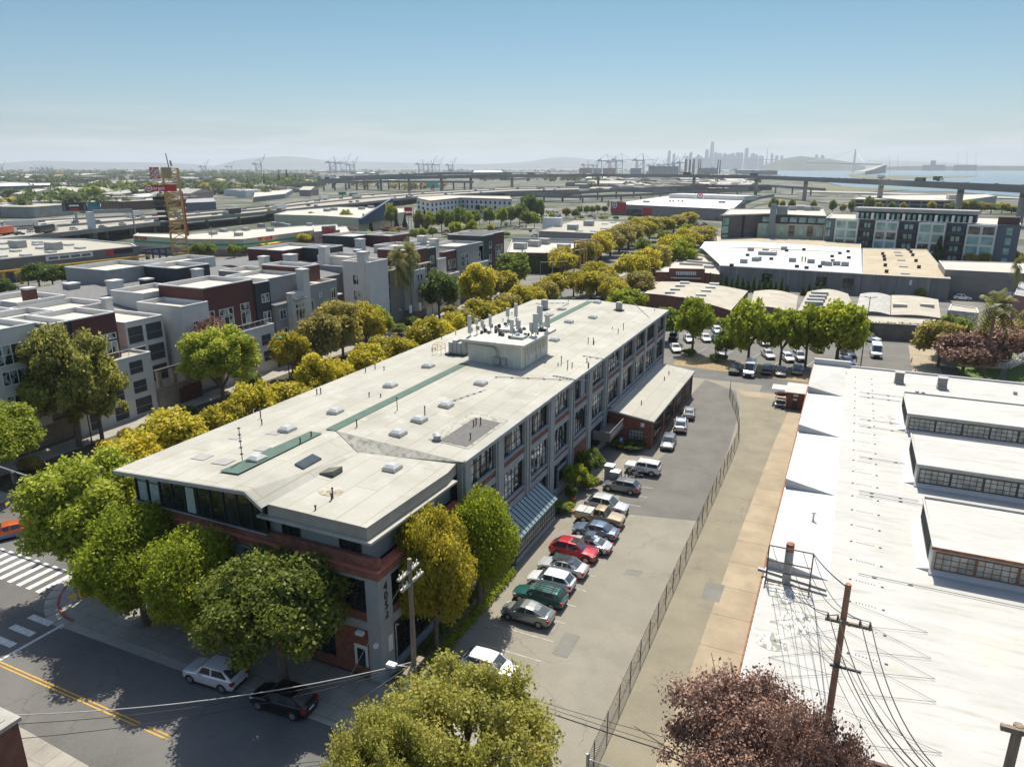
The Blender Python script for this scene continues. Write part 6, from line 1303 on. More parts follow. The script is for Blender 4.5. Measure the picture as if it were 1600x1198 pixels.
for x,yt in((1070,249),(1072,249),(1076.5,249),(1078,250),(1082,248.5),(1084,249),(1091,249),(1094,249),(1121,249.5),(1124.5,250),(1112,261),(1115,261)):g=PD(x,268,3600);b.mark();b.cyl((g[0],g[1],0),(g[0],g[1],PD(x,yt,3600)[2]),3.2,2.6,5)
b.each('rig_leg',M['metal_dark'],hp);p,q=PD(1092,266,3600),PD(1118,266,3600);b=MB();fbox(b,p,q,0,flen(p,q),0,16,-20,0);b.build('rig_hull',M['metal_dark'],hp)
cstk=[mat('container '+n_,c_,.7,.15,.01)for n_,c_ in(('red',(.26,.06,.05)),('blue',(.06,.12,.22)),('grey',(.22,.23,.24)),('teal',(.07,.13,.15)))]
random.seed(5)
for k,(x0,x1,y0,m_)in enumerate([(905,925,262.5,0),(926,940,263,2),(942,962,262.8,0),(1013,1036,259.5,3),(1036,1060,259.8,3),(985,1002,263,1),(1090,1120,263,3),(1150,1180,266,2),(1170,1215,266.5,3)]):
 p,q=PD(x0,268,3700),PD(x1,268,3700);b=MB();fbox(b,p,q,0,flen(p,q),0,PD(x0,y0,3700)[2],-40,0);tag(b.build('container_stack',cstk[m_]),'far dockside stack of shipping containers','container stack','container stacks at the harbour')
#the lower freeway on the left
FWY=dict(near=[(-60,380),(45,372),(148,360.5),(225,351.5),(300,343.5),(400,334),(500,324),(560,318.5),(650,308.5),(800,299.5),(905,297)],far=[(-60,353),(45,347.5),(148,342),(225,337.5),(300,333),(400,325),(500,312.5),(560,306),(650,301.5),(800,293.5),(905,291.5)])
fz=6.0;fy_=thing('freeway','pale busy freeway on a low viaduct behind the shops at left','freeway',G(400,330));b,N_,F_=strip_between('',FWY['near'],FWY['far'],fz,None);b.build('deck',blotch(mat('pale freeway concrete',(.31,.285,.235),.9,.06,.05),(.24,.22,.19),.05,.5,.65,.5),fy_)
b=MB()
for L_ in(N_,F_):
 for a,c in zip(L_[:-1],L_[1:]):fbox(b,a,c,0,flen(a,c),fz-1.1 if L_ is N_ else fz,fz+1.0,-.4,0)
MID=[tuple((np.array(a)*.5+np.array(c)*.5))for a,c in zip(N_,F_)]
for a,c in zip(MID[:-1],MID[1:]):fbox(b,a,c,0,flen(a,c),fz,fz+1.2,-.5,.5)
b.build('barrier',mat('freeway parapet',(.22,.215,.19),.9,.1,.1),fy_)
for i in range(len(N_)-1):
 for u in(.2,.7):
  x=[N_[i][k]+(N_[i+1][k]-N_[i][k])*u for k in range(2)];y=[F_[i][k]+(F_[i+1][k]-F_[i][k])*u for k in range(2)];w_=[x[k]*.8+y[k]*.2 for k in range(2)]
  b=MB();b.cyl((w_[0],w_[1],0),(w_[0],w_[1],fz-.3),.9,n=8);b.build('pier',M['kerb'],fy_)
def ramp(label,near,far,z,th=2.0,piers=None,prk=1.2,m=None,wfar=None):
 zs=z if isinstance(z,(list,tuple))else[z]*len(near)
 N=[G(x,y,zz)for(x,y),zz in zip(near,zs)]
 if wfar:F=[(p[0]+Vector((p[0],p[1])).normalized().x*wfar,p[1]+Vector((p[0],p[1])).normalized().y*wfar,p[2])for p in N]
 else:F=[G(x,y,zz)for(x,y),zz in zip(far,zs)]
 o=thing('viaduct',label,'viaduct',(N[len(N)//2][0],N[len(N)//2][1],0));b=MB()
 for i in range(len(N)-1):b.face([N[i],N[i+1],F[i+1],F[i]])
 b.build('deck',mat('viaduct deck',(.30,.28,.24),.9,.06,.05),o);b=MB()
 for L_ in(N,F):
  for a,c in zip(L_[:-1],L_[1:]):
   d=Vector((c[0]-a[0],c[1]-a[1],0)).normalized();n_=Vector((-d.y,d.x,0))*.4
   b.loft([[(a[0],a[1],a[2]-th),(a[0]+n_.x,a[1]+n_.y,a[2]-th),(a[0]+n_.x,a[1]+n_.y,a[2]+1),(a[0],a[1],a[2]+1)],[(c[0],c[1],c[2]-th),(c[0]+n_.x,c[1]+n_.y,c[2]-th),(c[0]+n_.x,c[1]+n_.y,c[2]+1),(c[0],c[1],c[2]+1)]])
 for i in range(len(N)-1):b.face([(N[i][0],N[i][1],N[i][2]-th),(F[i][0],F[i][1],F[i][2]-th),(F[i+1][0],F[i+1][1],F[i+1][2]-th),(N[i+1][0],N[i+1][1],N[i+1][2]-th)])
 b.build('girder',m or mat('viaduct concrete',(.19,.195,.18),.9,.08,.05),o)
 for px in(piers or[]):
  for i in range(len(near)-1):
   if near[i][0]<=px<=near[i+1][0]:
    u=(px-near[i][0])/(near[i+1][0]-near[i][0]);a=[N[i][k]+(N[i+1][k]-N[i][k])*u for k in range(3)];f_=[F[i][k]+(F[i+1][k]-F[i][k])*u for k in range(3)]
    c=[a[k]*.5+f_[k]*.5 for k in range(3)];b=MB();b.cyl((c[0],c[1],0),(c[0],c[1],c[2]-th-2.5),prk,prk,8);dv=Vector((f_[0]-a[0],f_[1]-a[1],0))*.42
    b.loft([[(c[0]-prk,c[1],c[2]-th-3),(c[0]+prk,c[1],c[2]-th-3),(c[0],c[1]+prk,c[2]-th-3)],[(c[0]-dv.x-prk,c[1]-dv.y,c[2]-th),(c[0]+prk,c[1],c[2]-th),(c[0]+dv.x,c[1]+dv.y,c[2]-th)]]);b.build('pier',M['kerb'],o)
    break
 return o,N,F
via,VN,VF=ramp('long high concrete viaduct sweeping across the whole middle distance',[(497,281),(550,279),(600,277.5),(700,275.2),(800,273.8),(935,273),(1085,274),(1183,275.6),(1260,278.5),(1378,283),(1503,288.5),(1660,295.5)],None,[14,17,20,23,24,24,24,24,24,24,24,24],3.4,[520,545,570,595,640,690,735,800,935,1085,1183,1260,1378,1503,1610],2.2,wfar=22)
ramp('lower ramp with many piers curving down at the left end of the high viaduct',[(400,297),(440,291),(470,287),(510,284.5),(600,283.5),(740,284)],None,[4,9,12,13,13,13],2.2,list(range(505,740,17)),1.5,wfar=14)
ramp('dark double ramp crossing under the high viaduct',[(790,304),(860,302.5),(935,299),(1000,295),(1085,290.5),(1200,290),(1290,296)],None,[7,8,9,10,10,10,9],2.0,list(range(850,1280,28)),1.0,wfar=12)
ramp('low ramp with pale traffic between the piers',[(800,303.5),(840,306.5),(900,307.5),(980,305.5),(1060,301),(1190,297.5)],None,[5,5.5,6,6,6,6],1.6,list(range(850,1180,30)),.9,wfar=10)
ramp('pale ramp curling down beside the white roofed store',[(1118,341),(1145,327),(1166,316.5),(1186,309),(1210,305)],None,[1.5,4,6,7,7],1.6,None,1,wfar=9)
ramp('far upper deck running behind the high viaduct',[(530,276.5),(700,270.8),(800,270.2)],None,[17,25,25],2.5,None,1,wfar=18)
#billboards beside the freeway
def board(x0,x1,y0,y1,yb,label,m,extra=None,posts=2):
 g=G((x0+x1)/2,yb);D0_=math.hypot(g[0],g[1]);p,q=PD(x0,y1,D0_),PD(x1,y1,D0_);zb,zt2=PD((x0+x1)/2,y1,D0_)[2],PD((x0+x1)/2,y0,D0_)[2]
 o=thing('billboard',label,'billboard',(g[0],g[1],0));b=MB();fbox(b,p,q,0,flen(p,q),zb,zt2,-.8,0);b.build('panel',m,o)
 if extra:extra(o,p,q,zb,zt2)
 if posts:
  b=MB();l=flen(p,q);u=l*.5;fbox(b,p,q,u-.6,u+.6,0,zb,-.7,-.1);b.build('post',M['metal_grey'],o)
 return o
def ex1(o,p,q,zb,zt2):
 l=flen(p,q)
 for(u0,u1,a,c,m_)in((.28,.68,.55,.75,WL['white']),(.3,.66,.15,.28,WL['red']),(.04,.12,.1,.85,WL['slate']),(.86,.95,.1,.85,WL['slate'])):b=MB();fbox(b,p,q,l*u0,l*u1,zb+(zt2-zb)*a,zb+(zt2-zb)*c,0,.15);b.build('artwork',m_,o)
board(98,137,317,329.5,366,'dark billboard with red and white print beside the freeway',M['black'],ex1)
board(137.5,158,315.5,328.5,366,'teal and navy billboard right of the dark one',mat('teal navy board',(.03,.13,.16),.6,.6,.1),None,0)
def ex2(o,p,q,zb,zt2):
 l=flen(p,q)
 for i in range(6):
  for j in range(3):b=MB();fbox(b,p,q,l*(i+.08)/6,l*(i+.88)/6,zb+(zt2-zb)*(j+.1)/3,zb+(zt2-zb)*(j+.9)/3,0,.1);b.build('board_back',mat('board back',(.13,.12,.09),.9,.1,.4)if 'bb' not in M else M['bb'],o)
M['bb']=mat('board back',(.13,.12,.09),.9,.1,.4)
board(158,187,314,326.5,366,'back of a billboard with a dark grid of bracing',M['metal_dark'],ex2,0)
gp_=G(147,376);bpst=thing('billboard_post','thick leaning pale post with steel catwalk under the billboards','post',(gp_[0],gp_[1],0));t_=PD(146,331,math.hypot(*gp_[:2])-2);b=MB();b.box(gp_[0]-1.6,gp_[0]+1.6,gp_[1]-1.2,gp_[1]+1.2,0,t_[2]);b.build('post',mat('pale blue post',(.42,.47,.5),.7,.05,.2),bpst)
p,q=PD(145,330,math.hypot(*gp_[:2])),PD(207,330,math.hypot(*gp_[:2]));b=MB();fbox(b,p,q,0,flen(p,q),p[2]-1.2,p[2]+.6,-1,0);b.build('catwalk',M['metal_grey'],bpst);p2=PD(206.5,330,math.hypot(*gp_[:2]));b=MB();b.cyl((p2[0],p2[1],0),p2,.35,n=6);b.build('post',M['metal_grey'],bpst)
def ex3(o,p,q,zb,zt2):
 l=flen(p,q);b=MB();fbox(b,p,q,l*.3,l*.62,zb,zb+(zt2-zb)*.7,0,.1);b.build('artwork',mat('portrait tone',(.3,.16,.12),.7,.3,.3),o)
board(669.5,685.5,285.5,294,307,'bright turquoise billboard above the hotel roof',WL['teal'],ex3)
for x0,x1,lab in((529,541,'far green road sign over the freeway'),(546,559.5,'near green road sign over the freeway')):
 board(x0,x1,301.5 if x0>540 else 300,307 if x0>540 else 304.5,317,lab,mat('road sign green',(.01,.24,.15),.6,.05,1))
#vegetation
def leaf_mat(name,dark,mid,light,trans=.58):
 m=bpy.data.materials.new(name);m.use_nodes=True;t=m.node_tree;t.nodes.clear();lk=t.links.new
 o=t.nodes.new('ShaderNodeOutputMaterial');g=t.nodes.new('ShaderNodeNewGeometry');rp=t.nodes.new('ShaderNodeValToRGB')
 e=rp.color_ramp.elements;e[0].position=0;e[0].color=(*dark,1);e[1].position=1;e[1].color=(*light,1);k=e.new(.5);k.color=(*mid,1)
 tc_=t.nodes.new('ShaderNodeTexCoord');n=t.nodes.new('ShaderNodeTexNoise');n.inputs['Scale'].default_value=1.6;n.inputs['Detail'].default_value=2;lk(tc_.outputs['Object'],n.inputs['Vector'])
 oi=t.nodes.new('ShaderNodeObjectInfo')
 a=t.nodes.new('ShaderNodeMath');a.operation='MULTIPLY_ADD';a.inputs[1].default_value=.5;lk(g.outputs['Random Per Island'],a.inputs[0])
 s=t.nodes.new('ShaderNodeMath');s.operation='MULTIPLY_ADD';s.inputs[1].default_value=1.1;s.inputs[2].default_value=-.30;lk(n.outputs['Fac'],s.inputs[0]);lk(s.outputs[0],a.inputs[2])
 ob=t.nodes.new('ShaderNodeMath');ob.operation='MULTIPLY_ADD';ob.inputs[1].default_value=.25;lk(oi.outputs['Random'],ob.inputs[0]);lk(a.outputs[0],ob.inputs[2]);sub=t.nodes.new('ShaderNodeMath');sub.operation='SUBTRACT';sub.inputs[1].default_value=-.02;lk(ob.outputs[0],sub.inputs[0]);lk(sub.outputs[0],rp.inputs[0])
 d=t.nodes.new('ShaderNodeBsdfDiffuse');tr=t.nodes.new('ShaderNodeBsdfTranslucent');gl=t.nodes.new('ShaderNodeBsdfGlossy');gl.inputs['Roughness'].default_value=.45;gl.inputs['Color'].default_value=(.5,.5,.45,1)
 mx=t.nodes.new('ShaderNodeMixShader');mx.inputs[0].default_value=trans;mx2=t.nodes.new('ShaderNodeMixShader');mx2.inputs[0].default_value=.03
 lk(rp.outputs[0],d.inputs[0]);lk(rp.outputs[0],tr.inputs[0]);lk(d.outputs[0],mx.inputs[1]);lk(tr.outputs[0],mx.inputs[2]);lk(mx.outputs[0],mx2.inputs[1]);lk(gl.outputs[0],mx2.inputs[2]);lk(mx2.outputs[0],o.inputs['Surface']);return m
LV=dict(lime=leaf_mat('lime leaves',(0.126,0.183,0.020),(0.288,0.348,0.026),(0.468,0.494,0.050)),green=leaf_mat('mid green leaves',(0.082,0.134,0.027),(0.180,0.244,0.042),(0.324,0.368,0.068)),dark=leaf_mat('deep green leaves',(0.040,0.072,0.018),(0.090,0.144,0.033),(0.198,0.252,0.060)),ogreen=leaf_mat('loose olive green leaves',(.12,.13,.03),(.26,.265,.06),(.44,.42,.10)),oak=leaf_mat('oak leaves',(.075,.105,.016),(.18,.22,.034),(.37,.40,.085)),gold=leaf_mat('golden leaves',(.27,.265,.03),(.52,.46,.04),(.72,.60,.06)),olive=leaf_mat('olive brown leaves',(0.182,0.151,0.046),(0.344,0.293,0.082),(.52,.45,.11)),lgreen=leaf_mat('fresh green leaves',(0.138,0.185,0.024),(0.302,0.360,0.036),(0.532,0.562,0.072)),amber=leaf_mat('amber green leaves',(0.182,0.173,0.024),(0.405,0.354,0.033),(.60,.50,.06)),purple=leaf_mat('purple brown leaves',(0.133,0.077,0.058),(0.277,0.163,0.124),(0.456,0.301,0.225),.2),pale=leaf_mat('pale yellow green leaves',(0.182,0.207,0.033),(0.347,0.347,0.068),(0.528,0.479,0.120)),fir=leaf_mat('fir needles',(0.018,0.036,0.021),(0.038,0.068,0.033),(0.075,0.112,0.053),.1),palm=leaf_mat('palm fronds',(0.105,0.112,0.030),(0.225,0.225,0.068),(0.375,0.330,0.120),.25),far=leaf_mat('far dull leaves',(0.058,0.083,0.030),(0.099,0.132,0.045),(0.165,0.190,0.068)))
M['bark']=mat('grey brown bark',(.15,.115,.085),.95,.25,3,coord='obj')
def leaf_mesh(name,cl,size,m,seed,aspect=.7,shell=.75,flat=.35,hang=0):
 """leaf cards round clump centres: cl = rows of (x, y, z, radius, count)"""
 rng=np.random.default_rng(seed);C_,N_=[],[]
 for x,y,z,r,n in cl:
  d=rng.normal(size=(n,3));d/=np.linalg.norm(d,axis=1)[:,None]
  rad=r*(shell+(1-shell)*rng.random(n))**1.0*np.where(rng.random(n)<.25,rng.random(n),1)*rng.uniform(.78,1.28,n)
  C_.append(np.array((x,y,z))+d*rad[:,None]*np.array((1,1,.85)));N_.append(d)
 C_=np.concatenate(C_);N_=np.concatenate(N_);n=len(C_)
 nr=N_*(1-flat)+rng.normal(size=(n,3))*.7+np.array((0,0,flat));nr/=np.linalg.norm(nr,axis=1)[:,None]
 up=rng.normal(size=(n,3))+np.array((0,0,-hang));u=np.cross(nr,up);u/=np.linalg.norm(u,axis=1)[:,None]+1e-9;v=np.cross(nr,u)
 s=size*rng.uniform(.6,1.35,n);u*=(s*aspect)[:,None];v*=s[:,None]
 bend=nr*(s*.25)[:,None]
 V=np.stack([C_-v,C_+u*.9-bend,C_+v,C_-u*.9-bend],1).reshape(-1,3).astype(np.float32)
 me=bpy.data.meshes.new(name);me.vertices.add(4*n);me.vertices.foreach_set('co',V.ravel());me.loops.add(4*n);me.loops.foreach_set('vertex_index',np.arange(4*n,dtype=np.int32))
 me.polygons.add(n);me.polygons.foreach_set('loop_start',np.arange(0,4*n,4,dtype=np.int32));me.materials.append(m);me.update(calc_edges=True);return me
def clumps(seed,n,rx,rz,zc,cr,cnt,low=-.6,inner=.45,lop=0):
 rng=np.random.default_rng(seed);out_=[]
 i=0
 while len(out_)<n and i<5000:
  i+=1;d=rng.normal(size=3);d/=np.linalg.norm(d)
  if d[2]<low:continue
  f=inner+(1-inner)*rng.random()**.6;r=cr*rng.uniform(.7,1.25);k=1-r*.55
  p=np.array((d[0]*rx*f*k,d[1]*rx*f*k,zc+d[2]*rz*f*k));p[:2]+=lop*rng.normal(size=2)
  out_.append((p[0],p[1],p[2],r,int(cnt*(r/cr)**2)))
 return out_
def trunk_mesh(name,cl,zb,seed,r0=.07,zsplit=.55,nb=7,m=None):
 rng=np.random.default_rng(seed);b=MB();
 b.cyl((0,0,0),(.01,.01,zsplit),r0,r0*.75,7,cap=False)
 idx=rng.choice(len(cl),min(nb,len(cl)),replace=False)
 for i in idx:
  c=cl[i];mid=(c[0]*.45+rng.normal()*.04,c[1]*.45+rng.normal()*.04,zsplit+(c[2]-zsplit)*.55)
  b.cyl((0,0,zsplit-.03),mid,r0*.55,r0*.36,5,cap=False);b.cyl(mid,(c[0],c[1],c[2]),r0*.36,r0*.12,5,cap=False)
  for k in range(2):b.cyl(mid,(c[0]+rng.normal()*.16,c[1]+rng.normal()*.16,c[2]+rng.normal()*.12),r0*.2,r0*.07,4,cap=False)
 return b.mesh(name,m or M['bark'])
TP_={}
def proto(key,m,seed,n,cnt,size,rx=1,rz=.72,zc=1.27,cr=.36,low=-.6,zs=.6,inner=.45,shell=.75,hang=0,r0=.07,nb=7,flat=.35):
 cl=clumps(seed,n,rx,rz,zc,cr,cnt,low,inner);TP_[key]=(leaf_mesh('crown',cl,size,LV[m],seed,shell=shell,hang=hang,flat=flat),trunk_mesh('trunk',cl,0,seed,r0,zs,nb))
proto('n_round','lime',1,60,820,.031,cr=.30);proto('n_round2','lime',2,56,840,.031,rz=.8,zc=1.2,cr=.30);proto('n_amber','amber',3,64,800,.031,rz=.86,zc=1.14,cr=.28)
proto('n_lime2','lime',4,60,800,.031,rz=.82,zc=1.18,cr=.30);proto('n_oak','oak',5,90,600,.028,rz=.7,zc=1.25,cr=.23,inner=.5,shell=.5);proto('n_spread','lgreen',6,74,560,.031,rz=.75,zc=1.25,cr=.23,zs=.45,shell=.55)
proto('n_pale','pale',7,120,340,.0215,rz=.7,zc=1.27,cr=.19,inner=.35,zs=.5,nb=26,shell=.4);proto('n_purple','purple',8,150,300,.0185,rz=.62,zc=1.3,cr=.2,inner=.3,hang=.8,nb=30,zs=.5,r0=.055,shell=.35)
for k,(kk,mm2)in enumerate((('gold','gold'),('olive','olive'),('amber','amber'),('lime','lime'),('green','green'),('dark','dark'),('purple','purple'))):
 for j in range(2):proto('m_%s%d'%(kk,j),mm2,20+k*3+j,34,190,.07,rz=.74+.1*j,zc=1.22,cr=.32,low=-.7)
proto('m_loose','ogreen',60,80,260,.04,rz=.9,zc=1.1,cr=.2,inner=.35,nb=16,shell=.4);proto('m_ltall','green',61,30,170,.085,rx=.8,rz=.92,zc=1.06,cr=.36,low=-.8)
for k,mm2 in enumerate(('far','green','dark','olive')):
 for j in range(2):proto('f_%s%d'%(mm2,j),mm2,80+k*2+j,10,62,.22,rz=.85,zc=1.1,cr=.5,low=-.9,nb=3)
def fir_proto(key,seed,n,size,m='fir'):
 rng=np.random.default_rng(seed);cl=[]
 for i in range(n):u=i/n;z=.12+1.83*u;r=(1-u)*.82+.06;a=i*2.4;cl.append((math.cos(a)*r*.5,math.sin(a)*r*.5,z,max(.14,r*.55),int(40+60*(1-u))))
 b=MB();b.cyl((0,0,0),(0,0,1.2),.07,.03,6);TP_[key]=(leaf_mesh('crown',cl,size,LV[m],seed),b.mesh('trunk',M['bark']))
fir_proto('fir',101,26,.12);fir_proto('cypress',102,26,.12,'dark')
def palm_proto(key,seed,nf=34):
 rng=np.random.default_rng(seed);b=MB();b.tube([(0,0,0),(.02,.0,.9),(.0,.01,1.75)],.05,7);tr=b.mesh('trunk',mat('palm trunk',(.24,.19,.14),.95,.25,4,coord='obj')if 'pt' not in M else M['pt'])
 f=MB()
 for i in range(nf):
  a=rng.uniform(0,6.28);el=rng.uniform(-.95,1.35);L_=rng.uniform(.62,.85);P=[]
  for k in range(6):t_=k/5;P.append(np.array((math.cos(a)*L_*t_*math.cos(el),math.sin(a)*L_*t_*math.cos(el),1.75+L_*t_*math.sin(el)-.42*t_*t_*L_*(1 if el>-.3 else .5))))
  s=np.array((-math.sin(a),math.cos(a),0))
  for k in range(1,5):
   for sg in(-1,1):
    for q in(0,.5):
     c=P[k]*(1-q)+P[k+1]*q;w=.3*(1-.4*k/5);dv=(P[k+1]-P[k])*.6
     tip=c+s*sg*w+dv+np.array((0,0,-.07));f.face([c,c+dv*.7,tip])
 TP_[key]=(f.mesh('fronds',LV['palm']),tr)
M['pt']=mat('palm trunk',(.24,.19,.14),.95,.25,4,coord='obj');palm_proto('palm',5);palm_proto('palm2',9,40)
_n=[0]
def tree(kind,x,y,H,Rr,label,group=None,name='tree',cat='tree',z=0,parts=True,rz=None):
 _n[0]+=1;rz=(_n[0]*2.399)%6.283 if rz is None else rz
 cr_,tr_m=TP_[kind];o=thing(name,label,cat,(x,y,z),rz,group);o.scale=(Rr,Rr,H/2)
 put('fronds' if 'palm' in kind else 'crown',cr_,o)
 if parts:put('trunk',tr_m,o)
 return o
def tpx(kind,xb,yb,ytop,w,label,group=None,name='tree',**k):
 g=G(xb,yb);D=math.hypot(g[0],g[1]);H=PD(xb,ytop,D)[2];Rr=w*scale_at((g[0],g[1],H*.6))/2;return tree(kind,g[0],g[1],H,Rr,label,group,name,**k)
#the big street trees round the loft
tree('n_spread',-57.2,36.8,12.4,5.9,'tall spreading green tree on the corner by the zebra crossing');tree('n_round2',-48.6,33.9,10.8,4.2,'dense round olive tree right of the corner tree',rz=1)
tree('n_round',-41.6,33.6,10.3,3.6,'lime round tree in front of the glass pavilion, left of the oak',rz=2);tree('n_oak',-33.6,33.4,10.9,5.4,'dark leaved oak in front of the brick corner')
tree('n_amber',-25.3,41.0,12.6,2.9,'amber tinted oval tree at the loft corner beside the corner pole');tree('n_lime2',-24.9,47.5,10.9,3.1,'bright lime oval tree beside the lean-to greenhouse')
def td(kind,px,ytop,wpx,D,label,**k):p=PD(px,ytop,D);return tree(kind,p[0],p[1],p[2],wpx*scale_at(p)/2,label,**k)
td('n_pale',728,1054,300,32,'pale yellow green tree at the bottom centre of the view');td('n_pale',600,1112,215,29.5,'smaller pale yellow green tree left of the bottom centre tree',rz=3.3)
td('n_purple',1170,1062,300,33.5,'purple brown tree in front of the white warehouse edge');td('n_purple',1290,1105,210,30,'lower purple brown tree at the right of the large purple one',rz=2.2)
tree('n_spread',-87.5,45.2,10.5,6.0,'broad mid green tree at the left edge across the avenue',rz=4);tree('m_loose',-90.6,58.2,17.5,5.8,'tall loose olive tree in front of the nearest pale block');tree('m_loose',-89.6,60.8,13.0,4.2,'lower loose olive tree beside the tall one',rz=1.3)
tree('n_spread',-87.0,80.0,12.6,6.0,'broad green tree before the garden wall between two blocks',rz=2);tree('m_purple0',-92,84.5,12.8,4,'bare brownish tree behind the garden wall tree')
#rows along the avenue
row='golden street trees on the avenue median'
kinds=['m_gold0','m_gold1','m_amber0','m_gold0','m_amber1','m_gold1']
ordn=['first','second','third','fourth','fifth','sixth','seventh','eighth','ninth','tenth','eleventh','twelfth','thirteenth','fourteenth','fifteenth','sixteenth','seventeenth','eighteenth']
for i in range(13):tree(kinds[i%6],-71+.5*math.sin(i*2.1),51.5+i*6.3+1.1*math.sin(i*4.1),7.7+1.1*math.sin(i*2.7),3.6+.8*math.sin(i*1.9),'golden street tree on the avenue median, %s from the near end'%ordn[i],row)
for i,(y,k,H,r)in enumerate(((95.5,'m_amber0',9,3.4),(103,'m_olive0',11,4.2),(110,'m_olive1',11.6,4.4),(117,'m_amber1',9.8,3.8),(122,'m_lime0',8.8,3.6),(166,'m_gold1',11.8,5.4),(172,'m_olive0',10.5,4.6),(180,'m_amber0',9,4.4),(191,'m_green1',12.5,5.4))):
 tree(k,-86.5+.8*math.sin(i*3),y,H,r,'street tree before the apartment blocks, %s from the near end of that pavement row'%ordn[i],'street trees on the apartment pavement')
tree('m_dark0',-89.4,151.5,12.0,4.6,'dark green tree before the far white podium block');tree('m_lime1',-92,126,7.5,3.2,'bright lime tree below the white tower bay')
for i,(x,y,H)in enumerate(((-97.6+3,141.8,17.5),(-94.0,146.5,18.5))):tree('palm2',x,y,H,3.9,['left fan palm before the white tower block','right fan palm before the white tower block'][i],None,'palm_tree')
for i in range(9):tree(('m_olive1','m_amber1','m_amber0')[i%3],-70.8,188-58+i*7.2 if i<8 else 196,8+.6*math.sin(i*2),3.8,'street tree on the median farther along, %s before the crossing'%ordn[i],row)
far_av=[(-62,196,9.0,4.6,'m_amber0'),(-58,189,8.4,4.2,'m_olive0'),(-55,183,8.0,4.0,'m_amber1'),(-63,188,8.6,4.4,'m_amber1'),(-66,203,10,5.0,'m_amber0'),(-52,196,8.5,4.4,'m_olive1'),(-61,221,11,5.5,'m_gold0'),(-60,236,10,5.2,'m_gold1'),(-60,247,10.5,5.6,'m_olive0'),(-62,259,10,5.4,'m_gold0'),(-55,266,11,5.4,'m_lime1'),(-62,276,11,6,'m_gold1'),(-61,292,11,6,'m_amber0'),(-62,309,11,6.4,'m_amber1'),(-60,328,10,6.4,'m_olive1'),(-63,350,10,7,'m_amber0'),(-88,232,9,5,'m_gold0'),(-92,240,9,5,'m_amber1'),(-89,262,10,5.4,'m_amber0'),(-90,280,11,6,'m_gold1'),(-91,296,11.5,6.4,'m_olive0'),(-92,312,12,7,'m_olive1'),(-93,330,12,7.2,'m_olive0'),(-92,348,12,7.2,'m_amber1'),(-93,368,12,7.4,'m_olive1'),(-92,390,11,7.4,'m_amber0'),(-91,414,10,7.5,'m_olive0'),(-90,440,10,8,'m_amber1'),(-78,300,8,4,'m_green0'),(-79,340,8,4.5,'m_green1'),(-77,380,8,5,'m_lime1')]
for i,(x,y,H,r,k)in enumerate(far_av):tree(k,x,y,H,r,'plane tree lining the avenue beyond the crossing, turning amber','plane trees beyond the crossing')
tree('m_lime0',-47,168,8.2,5.0,'lime tree peeping over the far edge of the loft roof');tree('m_green0',-34.5,152,7.5,4.2,'green tree behind the far corner of the loft')
#trees of the car park
for i,(x,y,H,r,k,lb)in enumerate(((-26.4,143.9,11.6,3.8,'m_lime0','lime tree alone on the gravel strip behind the loft'),(-15,139.5,12.4,4.3,'m_lime1','lime tree behind the white van in the car park row'),(-9.4,141,11.2,3.6,'m_lime0','lime tree in the middle of the car park row'),(-5,142,11.6,3.8,'m_lime1','lime tree second from the right in the car park row'),(.2,142.5,13.0,5.6,'m_lime0','largest lime tree at the right end of the car park row'),(-19.5,141.5,6.0,2.4,'m_green1','small green tree left of the white van'))):tree(k,x,y,H,r,lb)
tree('m_purple0',20.8,146,8.0,5.2,'brownish purple tree left of the palm by the lawn');tree('m_olive1',17.6,153,8.6,4.4,'olive green tree at the edge of the lane path');tree('m_purple1',26.5,156,8.6,5.0,'brownish tree behind the tall palm');tree('m_olive0',30.5,163,8,5,'olive tree right of the tall palm');tree('m_green1',20.5,162,8.2,4.5,'green tree by the ivy hedge end')
tree('palm2',24.4,149,14.5,5.0,'tall fan palm standing over the brownish trees',None,'palm_tree');tree('palm',31.5,150,15.5,5.2,'palm cut by the right edge above the footbridge',None,'palm_tree');g=G(1572,484);tpx('palm2',1576,486,404,27,'slender palm in front of the block shed at right',None,'palm_tree')
tpx('m_dark0',1508,461,424,34,'dark tree against the block shed, left of two');tpx('m_dark1',1530,461,421,36,'dark tree against the block shed, right of two');tpx('m_lime1',1437,467,450,19,'small lime bush tree before the roller doors');tpx('cypress',1463,412,369,24,'tall cypress clump at the corner of the tan shed roof')
for i,(x,yt,w)in enumerate(((1515,396,24),(1537,392,24),(1553,396,20),(1580,392,36),(1525,400,20))):tpx(('m_olive0','m_amber0','m_purple1','m_amber1','m_olive1')[i],x,416,yt,w,'amber tree at the foot of the glass flats','small trees below the glass flats')
#hedges and shrubs
def hedge(name,label,P,z1,th,m,n,size,seed=1,cat='hedge'):
 rng=np.random.default_rng(seed);cl=[]
 for a,c in zip(P[:-1],P[1:]):
  l=math.hypot(c[0]-a[0],c[1]-a[1]);k=max(1,int(l/(th*.55)))
  for i in range(k):
   u=(i+.5)/k
   for zq in np.arange(th*.5,z1,th*.75):cl.append((a[0]+(c[0]-a[0])*u,a[1]+(c[1]-a[1])*u,zq,th*rng.uniform(.55,.75),n))
 me=leaf_mesh(name,cl,size,LV[m],seed);o=bpy.data.objects.new(name,me);COL.objects.link(o);return tag(o,label,cat)
hedge('hedge','lime clipped hedge along the loft wall beside the parking stalls',[(-24.9,36.6),(-24.7,53.6)],.9,.8,'lime',70,.12);hedge('hedge','low dark hedge at the foot of the loft wall behind the lime hedge',[(-26.2,36.8),(-26.1,54.5)],.8,.7,'green',50,.12,2)
